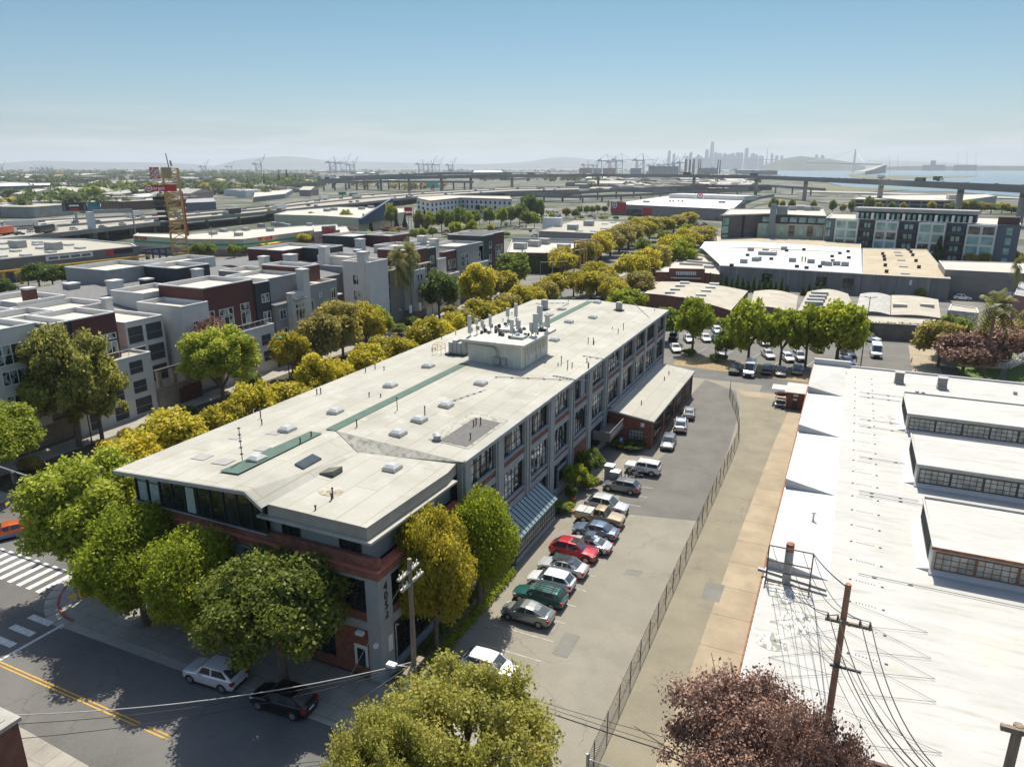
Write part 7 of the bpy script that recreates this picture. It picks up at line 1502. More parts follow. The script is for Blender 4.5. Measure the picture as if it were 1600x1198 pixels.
hedge('hedge','dark green ivy hedge at the back of the lane',[(1.5,172.5),(20.5,177.5)],3.2,.9,'dark',60,.2,3);hedge('hedge','trimmed hedge behind the first car park trees',[(-34,169),(-22,171)],2.2,1,'lime',40,.2,4)
for i,(x,y,H,r,k,lb)in enumerate(((-25.6,73.0,3.4,1.5,'m_lime0','bright lime shrub by the garage door'),(-25.4,77.5,3.6,1.7,'m_green1','round green shrub before the entrance canopy'),(-24.5,74.5,1.6,1.2,'m_lime1','low lime shrub at the stall edge'),(-25.6,66.8,1.4,1.2,'m_green0','low shrub at the end of the greenhouse'),(-24.6,67.6,1.1,1.0,'m_lime0','small lime shrub beside the greenhouse corner'),(-22.8,88.3,1.3,1.6,'m_dark0','dark shrub under the brick wing window'),(-24.9,87.8,1.3,.9,'m_lime1','yellow flowering shrub by the canopy'),(-25.2,70.4,1.8,.7,'m_dark1','potted shrub beside the garage door'))):tree(k,x,y,H,r,lb,None,'shrub','shrub')
for i,(x,y,r)in enumerate(((-86.6,62.5,1.3),(-86.4,65.2,1.2),(-87.5,69.5,1.6),(-88,50,1.5),(-87,73,1.4),(-88.6,88,2),(-87.5,99,1.8),(-89,133,2),(-90,139,2.2),(-89.6,157,2))):tree(('m_olive0','m_green0','m_dark1')[i%3],x,y,r*1.4,r,'rounded shrub in the planting bed by the apartment pavement','shrubs in the apartment bed','shrub','shrub')
for i,(x,y)in enumerate(((-26.6,141.6),(-20.8,139.8))):tree('m_green1',x,y,1.4,1.5,['clipped round shrub under the lone lime tree','clipped round shrub beside the grey sedan'][i],None,'shrub','shrub')
for i in range(22):
 x=1108+i*8.6;
 if i in(15,16):continue
 tpx('cypress',x,452+i*.55,(426 if i<14 else 432)+(i*7%5)*2.2+i*.45,11+(i*5%4),'young dark cypress in the row along the concrete shed wall','cypresses along the concrete shed')
#shopping-centre trees
random.seed(21)
mid=[(612,360,318,22,'m_green0'),(543,355,328,24,'m_lime1'),(487,352,331,20,'m_green1'),(424,344,326,15,'m_green0'),(592,354,328,18,'m_lime1'),(606,352,330,16,'m_lime0'),(560,389,362,22,'m_green1'),(577,386,360,20,'m_lime1'),(588,384,363,18,'m_green0'),(478,388,366,32,'m_amber1'),(508,386,368,24,'m_green1'),(420,410,381,24,'m_lime1'),(404,412,386,22,'m_green0'),(440,408,385,20,'m_green1'),(456,402,382,20,'m_green0'),(312,405,380,24,'m_green1'),(330,405,379,22,'m_green0'),(366,403,382,20,'m_lime1'),(384,402,384,18,'m_green1'),(258,395,374,18,'m_lime0'),(240,392,375,16,'m_amber0'),(225,390,376,16,'m_green0'),(295,402,386,16,'m_olive0'),(62,449,410,44,'m_dark0'),(84,452,413,40,'m_dark1'),(112,450,414,34,'m_dark0'),(45,447,418,30,'m_olive0'),(98,462,445,22,'m_dark1'),(72,458,446,36,'m_green1'),(8,466,436,34,'m_dark0'),(165,440,428,14,'m_green0'),(655,362,328,18,'m_green1'),(672,362,330,20,'m_lime1'),(690,362,326,26,'m_green0'),(704,364,330,20,'m_green1'),(718,362,322,28,'m_green0'),(732,360,330,18,'m_lime1'),(742,358,328,20,'m_green1'),(765,356,322,22,'m_green0'),(783,354,324,22,'m_lime1'),(798,352,322,22,'m_green1'),(812,352,316,26,'m_green0'),(826,346,304,30,'m_dark0'),(840,346,310,22,'m_green1'),(822,357,328,20,'m_green0'),(835,356,332,18,'m_lime1'),(660,374,356,18,'m_lime1'),(648,378,358,18,'m_green1'),(676,372,354,16,'m_green0'),(712,372,346,22,'m_lime0'),(738,372,344,20,'m_lime1'),(726,371,352,14,'m_amber0'),(748,368,356,14,'m_amber1'),(767,366,350,12,'m_amber0'),(791,370,362,14,'m_lime1'),(698,369,364,14,'m_olive1'),(550,366,354,18,'m_purple0'),(622,364,354,24,'m_purple1'),(603,366,352,20,'m_purple0'),(615,370,358,16,'m_lime1'),(664,328,318,16,'m_purple0'),(690,328,318,22,'m_purple1'),(730,330,316,26,'m_purple0'),(737,322,309,18,'m_dark1'),(852,356,336,14,'m_lime1'),(862,346,332,12,'m_lime0'),(885,340,324,14,'m_olive0'),(898,342,326,14,'m_green0'),(906,336,322,12,'m_green1'),(917,336,321,12,'m_green0'),(925,335,322,12,'m_green1'),(934,334,320,12,'m_green0'),(945,334,322,10,'m_dark1'),(907,343,337,12,'m_lime1'),(943,345,337,18,'m_lime0'),(962,344,337,10,'m_lime1'),(987,347,338,16,'m_lime0'),(1010,346,340,12,'m_lime1'),(930,378,362,24,'m_lime1'),(895,402,382,16,'m_lime0'),(852,425,407,26,'m_lime1'),(938,404,378,34,'m_gold0'),(918,410,388,26,'m_gold1')]
for i,(x,yb,yt,w,k)in enumerate(mid):tpx(k,x,yb,yt,w,{'g':'yellow green','l':'light green','d':'dark green','p':'reddish','o':'olive','a':'amber'}[k[2]]+' tree among the shops and car parks of the middle distance','trees among the shops')
for i,(x,yb,yt,w)in enumerate(((569,358,334,12),(580,360,342,8),(620,362,336,12),(633,358,336,12),(652,355,330,14),(664,357,328,15),(526,350,336,8),(540,352,336,9),(503,347,340,8),(514,348,341,6),(478,346,337,9),(440,344,338,6),(456,345,339,6),(725,344,324,12))):tpx('fir',x,yb,yt,w,'dark conical fir near the electronics store','dark firs by the electronics store')
for i,(x,yb,yt)in enumerate(((950,333,314),(970,333,313),(1010,330,315),(1046,330,314),(1051,330,314),(1059,330,313.5),(1065,330,314),(1085,329,316),(1104,329,316),(736,318,305))):tpx('palm',x,yb,yt,10,'small date palm before the big red and white store','palms before the big store','palm_tree')
for i,(x,yt,w)in enumerate(((1355,306,17),(1372,315,12),(1392,315,12),(1410,316,12),(1330,312,12),(1454,314,14),(1300,312,12),(1316,318,10),(1207,308,16),(1221,312,10),(1236,311,12),(1270,312,10),(1485,316,22),(1500,312,24),(1516,312,24),(1532,315,24),(1548,317,24),(1565,316,20),(1580,322,24),(1594,328,26))):tpx(('m_green0','m_amber0','m_green1','m_olive0')[i%4],x,334,yt,w,'tree in front of the concrete parking structure or right of it','trees by the parking structure')
#far town: low buildings and trees scattered out to the shore
BP=[]
random.seed(33)
roofs=[RF['cream'],RF['white'],RF['grey'],RF['tan'],RF['taupe']];walls=[WL['white'],WL['mauve'],WL['slate'],M['brick_dark'],RF['grey'],WL['cream']]
for k in range(12):
 o=thing('low_building','low building','building');b=MB()
 if k%3<2:
  b.box(-.5,.5,-.5,.5,0,1,skip='t');b.build('wall',walls[k%6],o);b=MB();b.box(-.51,.51,-.51,.51,1,1.06);b.box(-.2,.0,-.1,.1,1.06,1.25);b.build('roof',roofs[k%5],o)
 else:
  b.box(-.5,.5,-.5,.5,0,.75,skip='t');b.build('wall',walls[(k+2)%6],o);b=MB();b.loft([[(-.52,-.52,.75),(0,-.52,1.15),(.52,-.52,.75)],[(-.52,.52,.75),(0,.52,1.15),(.52,.52,.75)]]);b.build('roof',roofs[(k*2)%5],o)
 BP.append(o)
nb_=0;usedb=set()
lab_b={0:'far low building with a flat pale roof beyond the freeway',1:'far low building with a flat pale roof beyond the freeway',2:'far small building with a pitched roof beyond the freeway'}
def blocked(x,y):
 return(y>341-x*.06 and x<240)or(240<=x<300 and y>326)or(500<x<920 and y>286)or(x>=920 and y>300)or(300<=x<=500 and y>310-(x-300)*.02)
tries=0
while nb_<285 and tries<4000:
 tries+=1;x=random.uniform(-20,1000)if random.random()<.8 else random.uniform(920,1190);y=267.5+(random.random()**1.7)*72 if x<920 else random.uniform(277,300)
 if blocked(x,y):continue
 g=G(x,y);k=random.randrange(12);sz=random.uniform(8,32)*(1+(math.hypot(*g[:2])/1600));o=BP[k]if k not in usedb else dup(BP[k]);usedb.add(k)
 o.location=g;o.rotation_euler=(0,0,random.choice((0,R(90)))+R(random.choice((0,0,20))));o.scale=(sz*random.uniform(.8,1.8),sz*random.uniform(.6,1.2),random.uniform(4,8.5)*(1.3 if k%3==2 else 1));o['label']=lab_b[k%3];o['group']='low buildings of the far town';nb_+=1
for k in range(12):
 if k not in usedb:
  for c in list(BP[k].children):bpy.data.objects.remove(c)
  bpy.data.objects.remove(BP[k])
for lab,px,z,wm2,rm2 in(('long white roofed hall at the far left',[(-30,292),(80,289),(78,286),(-30,287)],11,WL['slate'],RF['white']),('cream gabled hall left of the billboards',[(10,303),(70,304),(64,297),(20,297)],7,WL['cream'],RF['cream']),('long pale motel row beside the freeway',[(25,353),(114,344),(112,340),(22,349)],6.5,WL['white'],RF['cream']),('grey blue hall right of the sign tower',[(290,317),(337,315),(333,309),(292,311)],8,WL['slate'],RF['grey']),('low white depot with a blue gable by the freeway',[(396,308),(445,303),(458,296),(400,294)],5,WL['slate'],RF['cream']),('white depot behind the palms of the far freeway',[(738,270),(786,270),(783,266.5),(742,266.5)],16,WL['white'],RF['white'])):pxb('hall',lab,'building',px,z,wm2,rm2,.2)
dome_=thing('dome_tent','pale domed storage tent between the viaducts','tent',G(1113,296));b=MB();g=G(1113,296);r=14*scale_at(g);b.ball((g[0],g[1],0),r,r*.6,9,nu=16);b.build('membrane',RF['cream'],dome_,smooth=True)
nt_=0;tries=0;dense=[(120,272,60,4),(230,275,70,5),(330,276,60,6),(60,285,70,8),(200,306,60,5),(90,322,40,5),(350,300,50,8),(20,340,30,4),(470,292,40,6),(420,285,60,6),(700,300,60,6),(880,285,60,4)]
while nt_<60 and tries<6000:
 tries+=1
 if random.random()<.68:c=random.choice(dense);x,y=random.gauss(c[0],c[2]*.55),random.gauss(c[1],c[3]*.5)
 else:x,y=random.uniform(-20,1180),268+(random.random()**1.5)*75
 if y<268 or blocked(x,y+2)or(x>1000 and y>276)or(x>620 and y>300):continue
 g=G(x,y);k=random.choice(('f_far0','f_far1','f_far0','f_green0','f_green1','f_dark0','f_dark1','f_olive0'));H=random.uniform(7,15)*(1+math.hypot(*g[:2])/5000)
 if random.random()<.07:tree('cypress',g[0],g[1],H*1.5,H*.3,'far dark conical tree in the hazy town','far trees of the town',parts=False)
 else:tree(k,g[0],g[1],H,H*random.uniform(.5,.85),'far '+{'f':'dull green','g':'green','d':'dark','o':'olive'}[k[2]]+' tree among the low roofs of the town','far trees of the town',parts=False)
 nt_+=1
def belt(px,n,H,m,seed):
 rng=np.random.default_rng(seed);cl=[]
 for i in range(n):
  a=rng.integers(0,len(px)-1);u=rng.random();x=px[a][0]+(px[a+1][0]-px[a][0])*u;y=px[a][1]+(px[a+1][1]-px[a][1])*u+rng.normal()*.9
  g=G(x,max(y,265.5));h=H*rng.uniform(.6,1.3);cl.append((g[0],g[1],h*.55,h*.6,34))
 me=leaf_mesh('tree_belt',cl,H*.26,LV[m],seed);o=bpy.data.objects.new('tree_belt',me);COL.objects.link(o);return tag(o,kind='stuff')
far_cl=[]
for k in range(800):
 if k%3:c=random.choice(dense);x,y=random.gauss(c[0],c[2]*.7),random.gauss(c[1],c[3]*.6)
 else:x,y=random.uniform(-20,1190),268+(random.random()**1.5)*72
 if y<267.5 or blocked(x,y+1.5)or x>1190 or(x>640 and y>300):continue
 g=G(x,y);h=random.uniform(6,13)*(1+math.hypot(*g[:2])/5000)
 for q in range(3):far_cl.append((g[0]+random.gauss(0,h*.5),g[1]+random.gauss(0,h*.5),h*random.uniform(.35,.7),h*.4,26))
o=bpy.data.objects.new('town_trees',leaf_mesh('town_trees',far_cl,2.6,LV['far'],9));COL.objects.link(o);tag(o,kind='stuff')
belt([(-30,273),(140,271),(300,274),(460,272)],160,12,'far',3);belt([(-30,279),(100,277),(260,280),(420,279),(500,275)],170,10,'far',4);belt([(420,268.5),(700,267.5),(1000,268)],120,12,'far',5);belt([(0,268.3),(200,268),(420,268)],120,14,'dark',6);belt([(500,286),(640,296),(700,290)],60,8,'olive',7);belt([(170,309),(215,308),(225,304)],40,9,'green',8)
#vehicles
PAINT={}
def paint(n,c,rough=.28,metal=.35):
 if n not in PAINT:PAINT[n]=mat('car paint '+n,c,rough,.03,1,metal,.6);PAINT[n].node_tree.nodes['Principled BSDF'].inputs['Coat Weight'].default_value=.6;PAINT[n].node_tree.nodes['Principled BSDF'].inputs['Coat Roughness'].default_value=.08
 return PAINT[n]
for n,c in dict(silver=(.52,.53,.53),white=(.78,.78,.77),grey=(.17,.175,.18),dark=(.035,.038,.042),green=(.015,.10,.085),red=(.42,.014,.02),blue=(.12,.17,.24),tan=(.42,.33,.20),sage=(.22,.235,.215),black=(.012,.012,.014),navy=(.05,.08,.16),orange=(.62,.12,.03)).items():paint(n,c)
M['car_glass']=mat('car glass',(.045,.055,.056),.05,.3,2,0,.9);M['tyre']=mat('tyre rubber',(.018,.018,.018),.85,.2,5,coord='obj');M['rim']=mat('alloy rim',(.42,.42,.43),.35,.1,3,metal=.8,coord='obj');M['trim']=mat('black car trim',(.022,.022,.024),.6,.2,3,coord='obj')
M['lamp_red']=mat('tail lamp',(.40,.012,.012),.25,.1,3,coord='obj');M['lamp_clear']=mat('head lamp',(.62,.63,.62),.15,.1,3,coord='obj')
CAR=dict(sedan=dict(L=4.7,W=1.82,H=1.45,st=[(0,.62,.34,.58,.62),(.04,.88,.22,.66,.72),(.16,.98,.18,.78,.86),(.30,1,.18,.88,.95),(.5,1,.18,.92,.97),(.72,1,.18,.95,1.0),(.88,.97,.2,.93,1.02),(.97,.88,.26,.86,.98),(1,.7,.36,.78,.86)],cab=(.27,.42,.70,.87)),hatch=dict(L=4.3,W=1.78,H=1.48,st=[(0,.62,.34,.6,.64),(.04,.88,.22,.68,.74),(.16,.98,.18,.8,.88),(.28,1,.18,.9,.98),(.5,1,.18,.95,1.0),(.8,1,.18,.98,1.02),(.95,.94,.22,.96,1.02),(1,.82,.34,.82,.9)],cab=(.24,.40,.84,.985)),prius=dict(L=4.45,W=1.74,H=1.5,st=[(0,.6,.34,.58,.62),(.05,.88,.22,.7,.78),(.16,.98,.18,.84,.93),(.28,1,.18,.92,1.0),(.5,1,.18,.97,1.02),(.8,1,.18,1.02,1.08),(.95,.94,.24,1.02,1.1),(1,.82,.34,.85,.95)],cab=(.19,.42,.66,.97)),suv=dict(L=4.65,W=1.86,H=1.72,st=[(0,.66,.4,.72,.78),(.04,.92,.26,.84,.9),(.18,.99,.22,.96,1.03),(.28,1,.22,1.02,1.08),(.5,1,.22,1.05,1.1),(.85,1,.22,1.1,1.14),(.96,.95,.28,1.08,1.14),(1,.85,.4,.95,1.05)],cab=(.25,.42,.80,.985)),wagon=dict(L=4.7,W=1.74,H=1.5,st=[(0,.64,.34,.62,.66),(.04,.9,.22,.7,.77),(.2,.99,.18,.83,.9),(.3,1,.18,.9,.96),(.5,1,.18,.94,.98),(.85,1,.18,.97,1.0),(.96,.95,.22,.95,1.0),(1,.86,.34,.82,.9)],cab=(.27,.40,.88,.985)),coupe=dict(L=4.45,W=1.82,H=1.3,st=[(0,.6,.3,.52,.58),(.05,.88,.2,.64,.7),(.18,.98,.17,.76,.82),(.32,.98,.17,.82,.88),(.5,.97,.17,.85,.9),(.74,1.02,.17,.9,.94),(.9,.96,.2,.82,.92),(1,.74,.32,.66,.74)],cab=(.29,.46,.64,.9)),jeep=dict(L=4.3,W=1.78,H=1.66,st=[(0,.9,.42,.92,.95),(.02,.94,.36,.98,1.02),(.15,.96,.34,1.02,1.06),(.30,1,.34,1.03,1.08),(.5,1,.34,1.05,1.08),(.96,1,.34,1.06,1.1),(.99,.96,.38,1.06,1.08),(1,.92,.42,1.0,1.04)],cab=(.30,.38,.955,.985)),pickup=dict(L=5.2,W=1.85,H=1.78,st=[(0,.8,.5,.9,.95),(.03,.94,.4,1.0,1.05),(.2,1,.36,1.1,1.14),(.3,1,.36,1.12,1.16),(.5,1,.36,1.12,1.16),(.62,1,.36,1.12,1.14),(.97,.99,.4,1.12,1.14),(1,.95,.46,1.08,1.12)],cab=(.29,.38,.57,.625)),van=dict(L=5.6,W=2.0,H=2.5,st=[(0,.75,.4,.9,.95),(.03,.94,.3,1.05,1.1),(.1,1,.26,1.2,1.25),(.2,1,.26,1.3,1.32),(.5,1,.26,1.3,1.32),(.97,1,.28,1.3,1.32),(1,.96,.36,1.28,1.3)],cab=(.10,.22,.965,.99)))
def car_meshes(style,col):
 d=CAR[style];L_,W_,H_=d['L'],d['W'],d['H'];hw=W_/2;px=lambda u:(u-.5)*L_
 b=MB();rings=[]
 for u,w,s,sh,cz in d['st']:
  y=hw*w;x=px(u);rings.append([(x,-y*.9,s),(x,-y,s+.16),(x,-y*1.005,(s+sh)/2+.05),(x,-y*.975,sh-.04),(x,-y*.90,sh+.02),(x,-y*.5,cz),(x,0,cz+.015),(x,y*.5,cz),(x,y*.90,sh+.02),(x,y*.975,sh-.04),(x,y*1.005,(s+sh)/2+.05),(x,y,s+.16),(x,y*.9,s)])
 b.loft(rings)
 c0,c1,c2,c3=[px(u)for u in d['cab']]
 def zb(x):
  u=x/L_+.5;st=d['st']
  for i in range(len(st)-1):
   if st[i][0]<=u<=st[i+1][0]:f=(u-st[i][0])/(st[i+1][0]-st[i][0]);return st[i][4]+(st[i+1][4]-st[i][4])*f
  return st[-1][4]
 wb,wt=hw*.90,hw*(.74 if style not in('jeep','van')else .86)
 zb0=lambda x:zb(x)-.05;zf,zr=H_-.05,H_-(.05 if style not in('prius','coupe')else .09)
 fr=[(c0,wb*.9,zb0(c0)),(c1,wt,zf)];rr=[(c2,wt,zr),(c3,wb*.88,zb0(c3))]
 xs=[c0,c1,c1+(c2-c1)*.45,c2,c3];top=[zb0(c0),zf,H_-.01,zr,zb0(c3)];ww=[wb*.9,wt,wt*1.02,wt*.98,wb*.88]
 nmid=2
 roof=[[(xs[i],-ww[i],top[i]),(xs[i],-ww[i]*.55,top[i]+(.03 if 0<i<4 else 0)),(xs[i],ww[i]*.55,top[i]+(.03 if 0<i<4 else 0)),(xs[i],ww[i],top[i])]for i in range(5)]
 b.loft(roof,cap=False,closed=False)
 for sg in(-1,1):
  bl=[(c0,sg*wb*.9,zb0(c0)),(c1,sg*wb*.98,zb0(c1)),(xs[2],sg*wb,zb0(xs[2])),(c2,sg*wb,zb0(c2)),(c3,sg*wb*.88,zb0(c3))]
  for i in range(4):q=[bl[i],bl[i+1],(xs[i+1],sg*ww[i+1],top[i+1]),(xs[i],sg*ww[i],top[i])];b.face(q if sg<0 else q[::-1])
 wr=.335 if style not in('suv','jeep','pickup','van')else .38;ax=(.185,.80)if style not in('pickup','van')else(.19,.79)
 for u in ax:
  for sg in(-1,1):
   c=(px(u),sg*hw*1.008,wr);n=12;P=[(c[0]+(wr+.07)*math.cos(math.pi*k/n),c[1]+sg*.006,c[2]-.06+(wr+.08)*math.sin(math.pi*k/n))for k in range(n+1)];b.face(P if sg<0 else P[::-1],1)
 for sg in(-1,1):b.box(px(ax[0])+wr+.1,px(ax[1])-wr-.1,sg*hw*.93,sg*hw*1.0,d['st'][3][2]-.04,d['st'][3][2]+.06,1)
 b.box(-L_/2-.01,-L_/2+.25,-hw*.55,hw*.55,d['st'][1][2]-.02,d['st'][0][3]-.12,1);b.box(L_/2-.25,L_/2+.012,-hw*.7,hw*.7,d['st'][-2][2],d['st'][-1][2]+.1,1);b.box(L_/2-.05,L_/2+.02,-.26,.26,.62,.76,2)
 if style=='pickup':
  b.box(px(.64),px(.985),-hw*.86,hw*.86,1.13,1.24,3);b.box(px(.64),px(.65),-hw*.86,hw*.86,1.24,1.27,1);b.box(px(.80),px(.81),-hw*.86,hw*.86,1.24,1.26,1)
 if style=='wagon':
  for sg in(-1,1):b.bar((c1+.2,sg*wt*.85,H_+.09),(c2-.1,sg*wt*.85,H_+.09),.025,1)
  for x in(c1+.4,c2-.5):b.bar((x,-wt*.95,H_+.12),(x,wt*.95,H_+.12),.03,1)
  for y in(-.4,-.1,.25):b.bar((c1+.1,y,H_+.16),(c2-.1,y,H_+.16),.035,1)
 if style=='jeep':
  for sg in(-1,1):b.bar((c1+.2,sg*wt*.9,H_+.05),(c2-.1,sg*wt*.9,H_+.05),.025,1)
 body=b.mesh('body',[PAINT[col],M['trim'],M['white_metal'],M['metal_grey']])
 def lerp(a,c,u):return tuple(a[i]+(c[i]-a[i])*u for i in range(3))
 def pane(A,B_,C_,D_,off,lo=.08,hi=.93,e=.06):
  q=[lerp(lerp(A,B_,e),lerp(D_,C_,e),lo),lerp(lerp(A,B_,1-e),lerp(D_,C_,1-e),lo),lerp(lerp(A,B_,1-e),lerp(D_,C_,1-e),hi),lerp(lerp(A,B_,e),lerp(D_,C_,e),hi)]
  n_=(Vector(q[1])-Vector(q[0])).cross(Vector(q[3])-Vector(q[0])).normalized()*off;g=MB();o_=[tuple(Vector(p)+n_)for p in q];i_=[tuple(Vector(p)-n_)for p in q];g.face(o_);g.face(i_[::-1])
  for k in range(4):g.face([i_[k],i_[(k+1)%4],o_[(k+1)%4],o_[k]])
  return g
 glass_=[('windshield',pane((c0,wb*.9,zb0(c0)),(c0,-wb*.9,zb0(c0)),(c1,-wt,zf),(c1,wt,zf),.035,.12)),('rear_window',pane((c3,-wb*.88,zb0(c3)),(c3,wb*.88,zb0(c3)),(c2,wt*.98,zr),(c2,-wt*.98,zr),.02,.2 if style!='sedan' else .1))]
 for sg in(-1,1):
  F=lambda x0,x1,t0,t1:((x0,sg*wb,zb0(x0)),(x1,sg*wb,zb0(x1)),(t1,sg*wt,H_-.06),(t0,sg*wt,H_-.06))
  xm=xs[2];last=c2+(c3-c2)*(.35 if style in('prius','sedan','coupe')else .6)
  for a0,a1,t0,t1 in((c0+(c1-c0)*.55,xm-.05,c1+.08,xm-.05),(xm+.05,last,xm+.05,c2-.05)):
   if style=='van' and a0>xm:continue
   q=F(a0,a1,t0,t1)if style!='van' else F(a0,c1+.9,t0,c1+.9)
   g=pane(*(q if sg<0 else(q[1],q[0],q[3],q[2])),.025,.14,.9,.03);glass_.append(('side_window',g))
 gl=[(n_,g.mesh(n_,M['car_glass']))for n_,g in glass_]
 lamps=[]
 for sg in(-1,1):
  g=MB();u0=d['st'][1];x0=px(u0[0]);g.loft([[(px(0)+.04,sg*hw*.5,u0[3]-.16),(px(0)+.04,sg*hw*.5,u0[3]-.02),(px(.035),sg*hw*.91,u0[3]-.02),(px(.035),sg*hw*.91,u0[3]-.15)],[(px(0)+.3,sg*hw*.5,u0[3]-.12),(px(.07),sg*hw*.5,u0[4]+.012),(px(.10),sg*hw*.93,u0[3]+.04),(px(.1),sg*hw*.93,u0[3]-.12)]]);lamps.append(('headlight',g.mesh('headlight',M['lamp_clear'])))
  g=MB();u0=d['st'][-1];g.box(px(.955),px(1.0)+.005,sg*hw*.62,sg*hw*.96,u0[3]-.2,u0[3]+.06);lamps.append(('taillight',g.mesh('taillight',M['lamp_red'])))
  g=MB();g.box(c0+.55,c0+.7,sg*hw*.98,sg*hw*1.13,zb(c0)+.02,zb(c0)+.16);lamps.append(('mirror',g.mesh('mirror',PAINT[col])))
 if('w',wr)not in PAINT:
  g=MB();g.cyl((0,-.11,0),(0,.11,0),wr,n=18);r_=MB();r_.cyl((0,-.125,0),(0,.125,0),wr*.62,n=12)
  for k in range(5):a=6.283*k/5;r_.bar((0,-.128,0),(wr*.56*math.cos(a),-.128,wr*.56*math.sin(a)),.035)
  PAINT[('w',wr)]=(g.mesh('wheel',M['tyre']),r_.mesh('rim',M['rim']))
 wh_=[((px(u),sg*(hw-.1),wr))for u in ax for sg in(-1,1)]
 return body,gl,lamps,wh_,PAINT[('w',wr)]
_cm={}
def car(style,col,loc,rz,label,group=None,cat='car',extra=None,full=True):
 k=(style,col)
 if k not in _cm:_cm[k]=car_meshes(style,col)
 body,gl,lamps,wh_,(tw_,tr2)=_cm[k]
 o=thing('parked_car' if full else 'car',label,cat,loc,rz,group);put('body',body,o)
 for n_,m_ in gl:put(n_,m_,o)
 if full:
  for n_,m_ in lamps:put(n_,m_,o)
  for w in wh_:q=put('wheel',tw_,o,w);put('rim',tr2,q)
 else:
  for w in wh_:put('wheel',tw_,o,w)
 if extra:extra(o)
 return o
def at(px,py,z=.02):g=G(px,py);return(g[0],g[1],z)
NL,NR=0,math.pi
def roofp(x0,x1,w,z,m):
 def f(o):b=MB();b.box(x0,x1,-w,w,z,z+.03);me=b.mesh('sunroof',M[m]);put('sunroof',me,o)
 return f
LOT=[('prius','sage',824,967,NL,'grey green hatchback nearest the camera in the row by the loft'),('wagon','green',843,939,NL,'dark green estate car with a roof rack'),('hatch','white',861,915,NL,'white hatchback parked between the green estate and a black roofed saloon'),('sedan','silver',879,893,NL,'silver saloon with a black glass roof'),('suv','red',897,869,NR,'bright red crossover parked nose out'),('coupe','silver',920,857,NL,'low silver coupe behind the red crossover'),('sedan','blue',930,836,NL,'steel blue saloon between the silver coupe and the tan pickup'),('pickup','tan',937,816,NR,'tan pickup truck with a grey bed cover'),('suv','silver',948,798,NR,'silver crossover just beyond the tan pickup'),('hatch','grey',971,766,NL,'dark grey hatchback beside the motorcycle'),('jeep','white',1004,738,NL,'boxy old white off-roader with roof rails'),('hatch','grey',1044,697,R(96),'dark grey car facing the camera by the brick wing'),('suv','silver',1063,670,R(-80),'pale silver off-roader with a dark roof window by the brick wing'),('sedan','sage',1076,650,R(-80),'grey green saloon farthest along the brick wing')]
for st,c,x,y,rz,lb in LOT:
 ex=roofp(-.9,1.15,.62,1.445,'car_glass')if 'black glass' in lb else roofp(-.4,.6,.5,1.7,'car_glass')if 'red' in lb or 'dark roof' in lb else None
 car(st,c,at(x,y),rz,lb,extra=ex)
car('hatch','white',at(766,1050),NR,'white car half hidden behind the bottom centre tree');car('suv','white',at(337,1063),R(4),'white crossover parked at the kerb of the front street');car('suv','black',at(444,1104),R(4),'black off-roader parked at the kerb behind the white crossover')
tx=car('sedan','orange',at(14,838),R(60),'orange and blue taxi at the zebra crossing',cat='taxi');b=MB();b.box(-2.3,2.3,-.93,.93,.28,.56);put('blue_band',b.mesh('blue_band',paint('taxi blue',(.06,.20,.42))),tx)
car('pickup','dark',at(869,448),R(178),'dark pickup truck crossing the junction beyond the loft');car('suv','black',at(1012,437),R(100),'black car waiting by the low brick building');car('suv','white',at(1503,469),NR,'white off-roader parked by the tilt-up shed',cat='car');car('pickup','white',at(1512,458),NR,'white work truck behind the white off-roader',cat='truck');car('sedan','navy',at(1532,460),NR,'blue car under the dark trees by the block shed');car('sedan','black',at(1573,473),NR,'black car by the storage containers')
PK=[('van','white',1171,585,92,'white high roofed camper van at the front of the car park'),('suv','dark',1148,582,92,'dark car left of the white camper van'),('hatch','dark',1198,583,92,'dark hatchback right of the white camper van'),('sedan','grey',1220,585,92,'grey car second from the warehouse in the front row'),('hatch','grey',1245,583,92,'grey hatchback next to the hut roof'),('sedan','white',1055,548,112,'white saloon alone left of the lone lime tree'),('sedan','grey',1127,555,112,'dark grey saloon right of the lone lime tree'),('jeep','dark',1052,531,95,'dark off-roader half hidden by the loft corner'),('sedan','silver',1076,533,112,'silver car behind the lone lime tree trunk'),('sedan','white',1102,532,112,'white car behind the lone lime tree crown'),('hatch','white',1120,520,112,'white hatchback near the trimmed hedge'),('sedan','navy',1119,534,112,'blue car behind the grey saloon'),('suv','navy',1124,508,95,'blue car by the brick workshop wall'),('sedan','silver',1192,538,112,'silver car between two lime trees'),('sedan','silver',1200,558,112,'silver saloon under the second lime tree'),('hatch','white',1230,563,112,'white car under the third lime tree'),('suv','silver',1248,562,112,'silver estate under the fourth lime tree'),('sedan','grey',1275,548,112,'grey car in the shade of the largest lime tree'),('sedan','black',1325,556,112,'black car right of the largest lime tree'),('sedan','silver',1265,530,112,'silver car deep in the car park shade'),('hatch','white',1166,531,112,'white hatchback deep in the car park'),('sedan','navy',1323,569,112,'blue car just beyond the white warehouse roof'),('van','white',1368,556,92,'white minibus standing in the lane beside the lamp post'),('suv','white',1358,533,150,'white car behind the minibus')]
for st,c,x,y,a,lb in PK:car(st,c,at(x,y),R(a),lb,cat='van' if st=='van' else 'car')
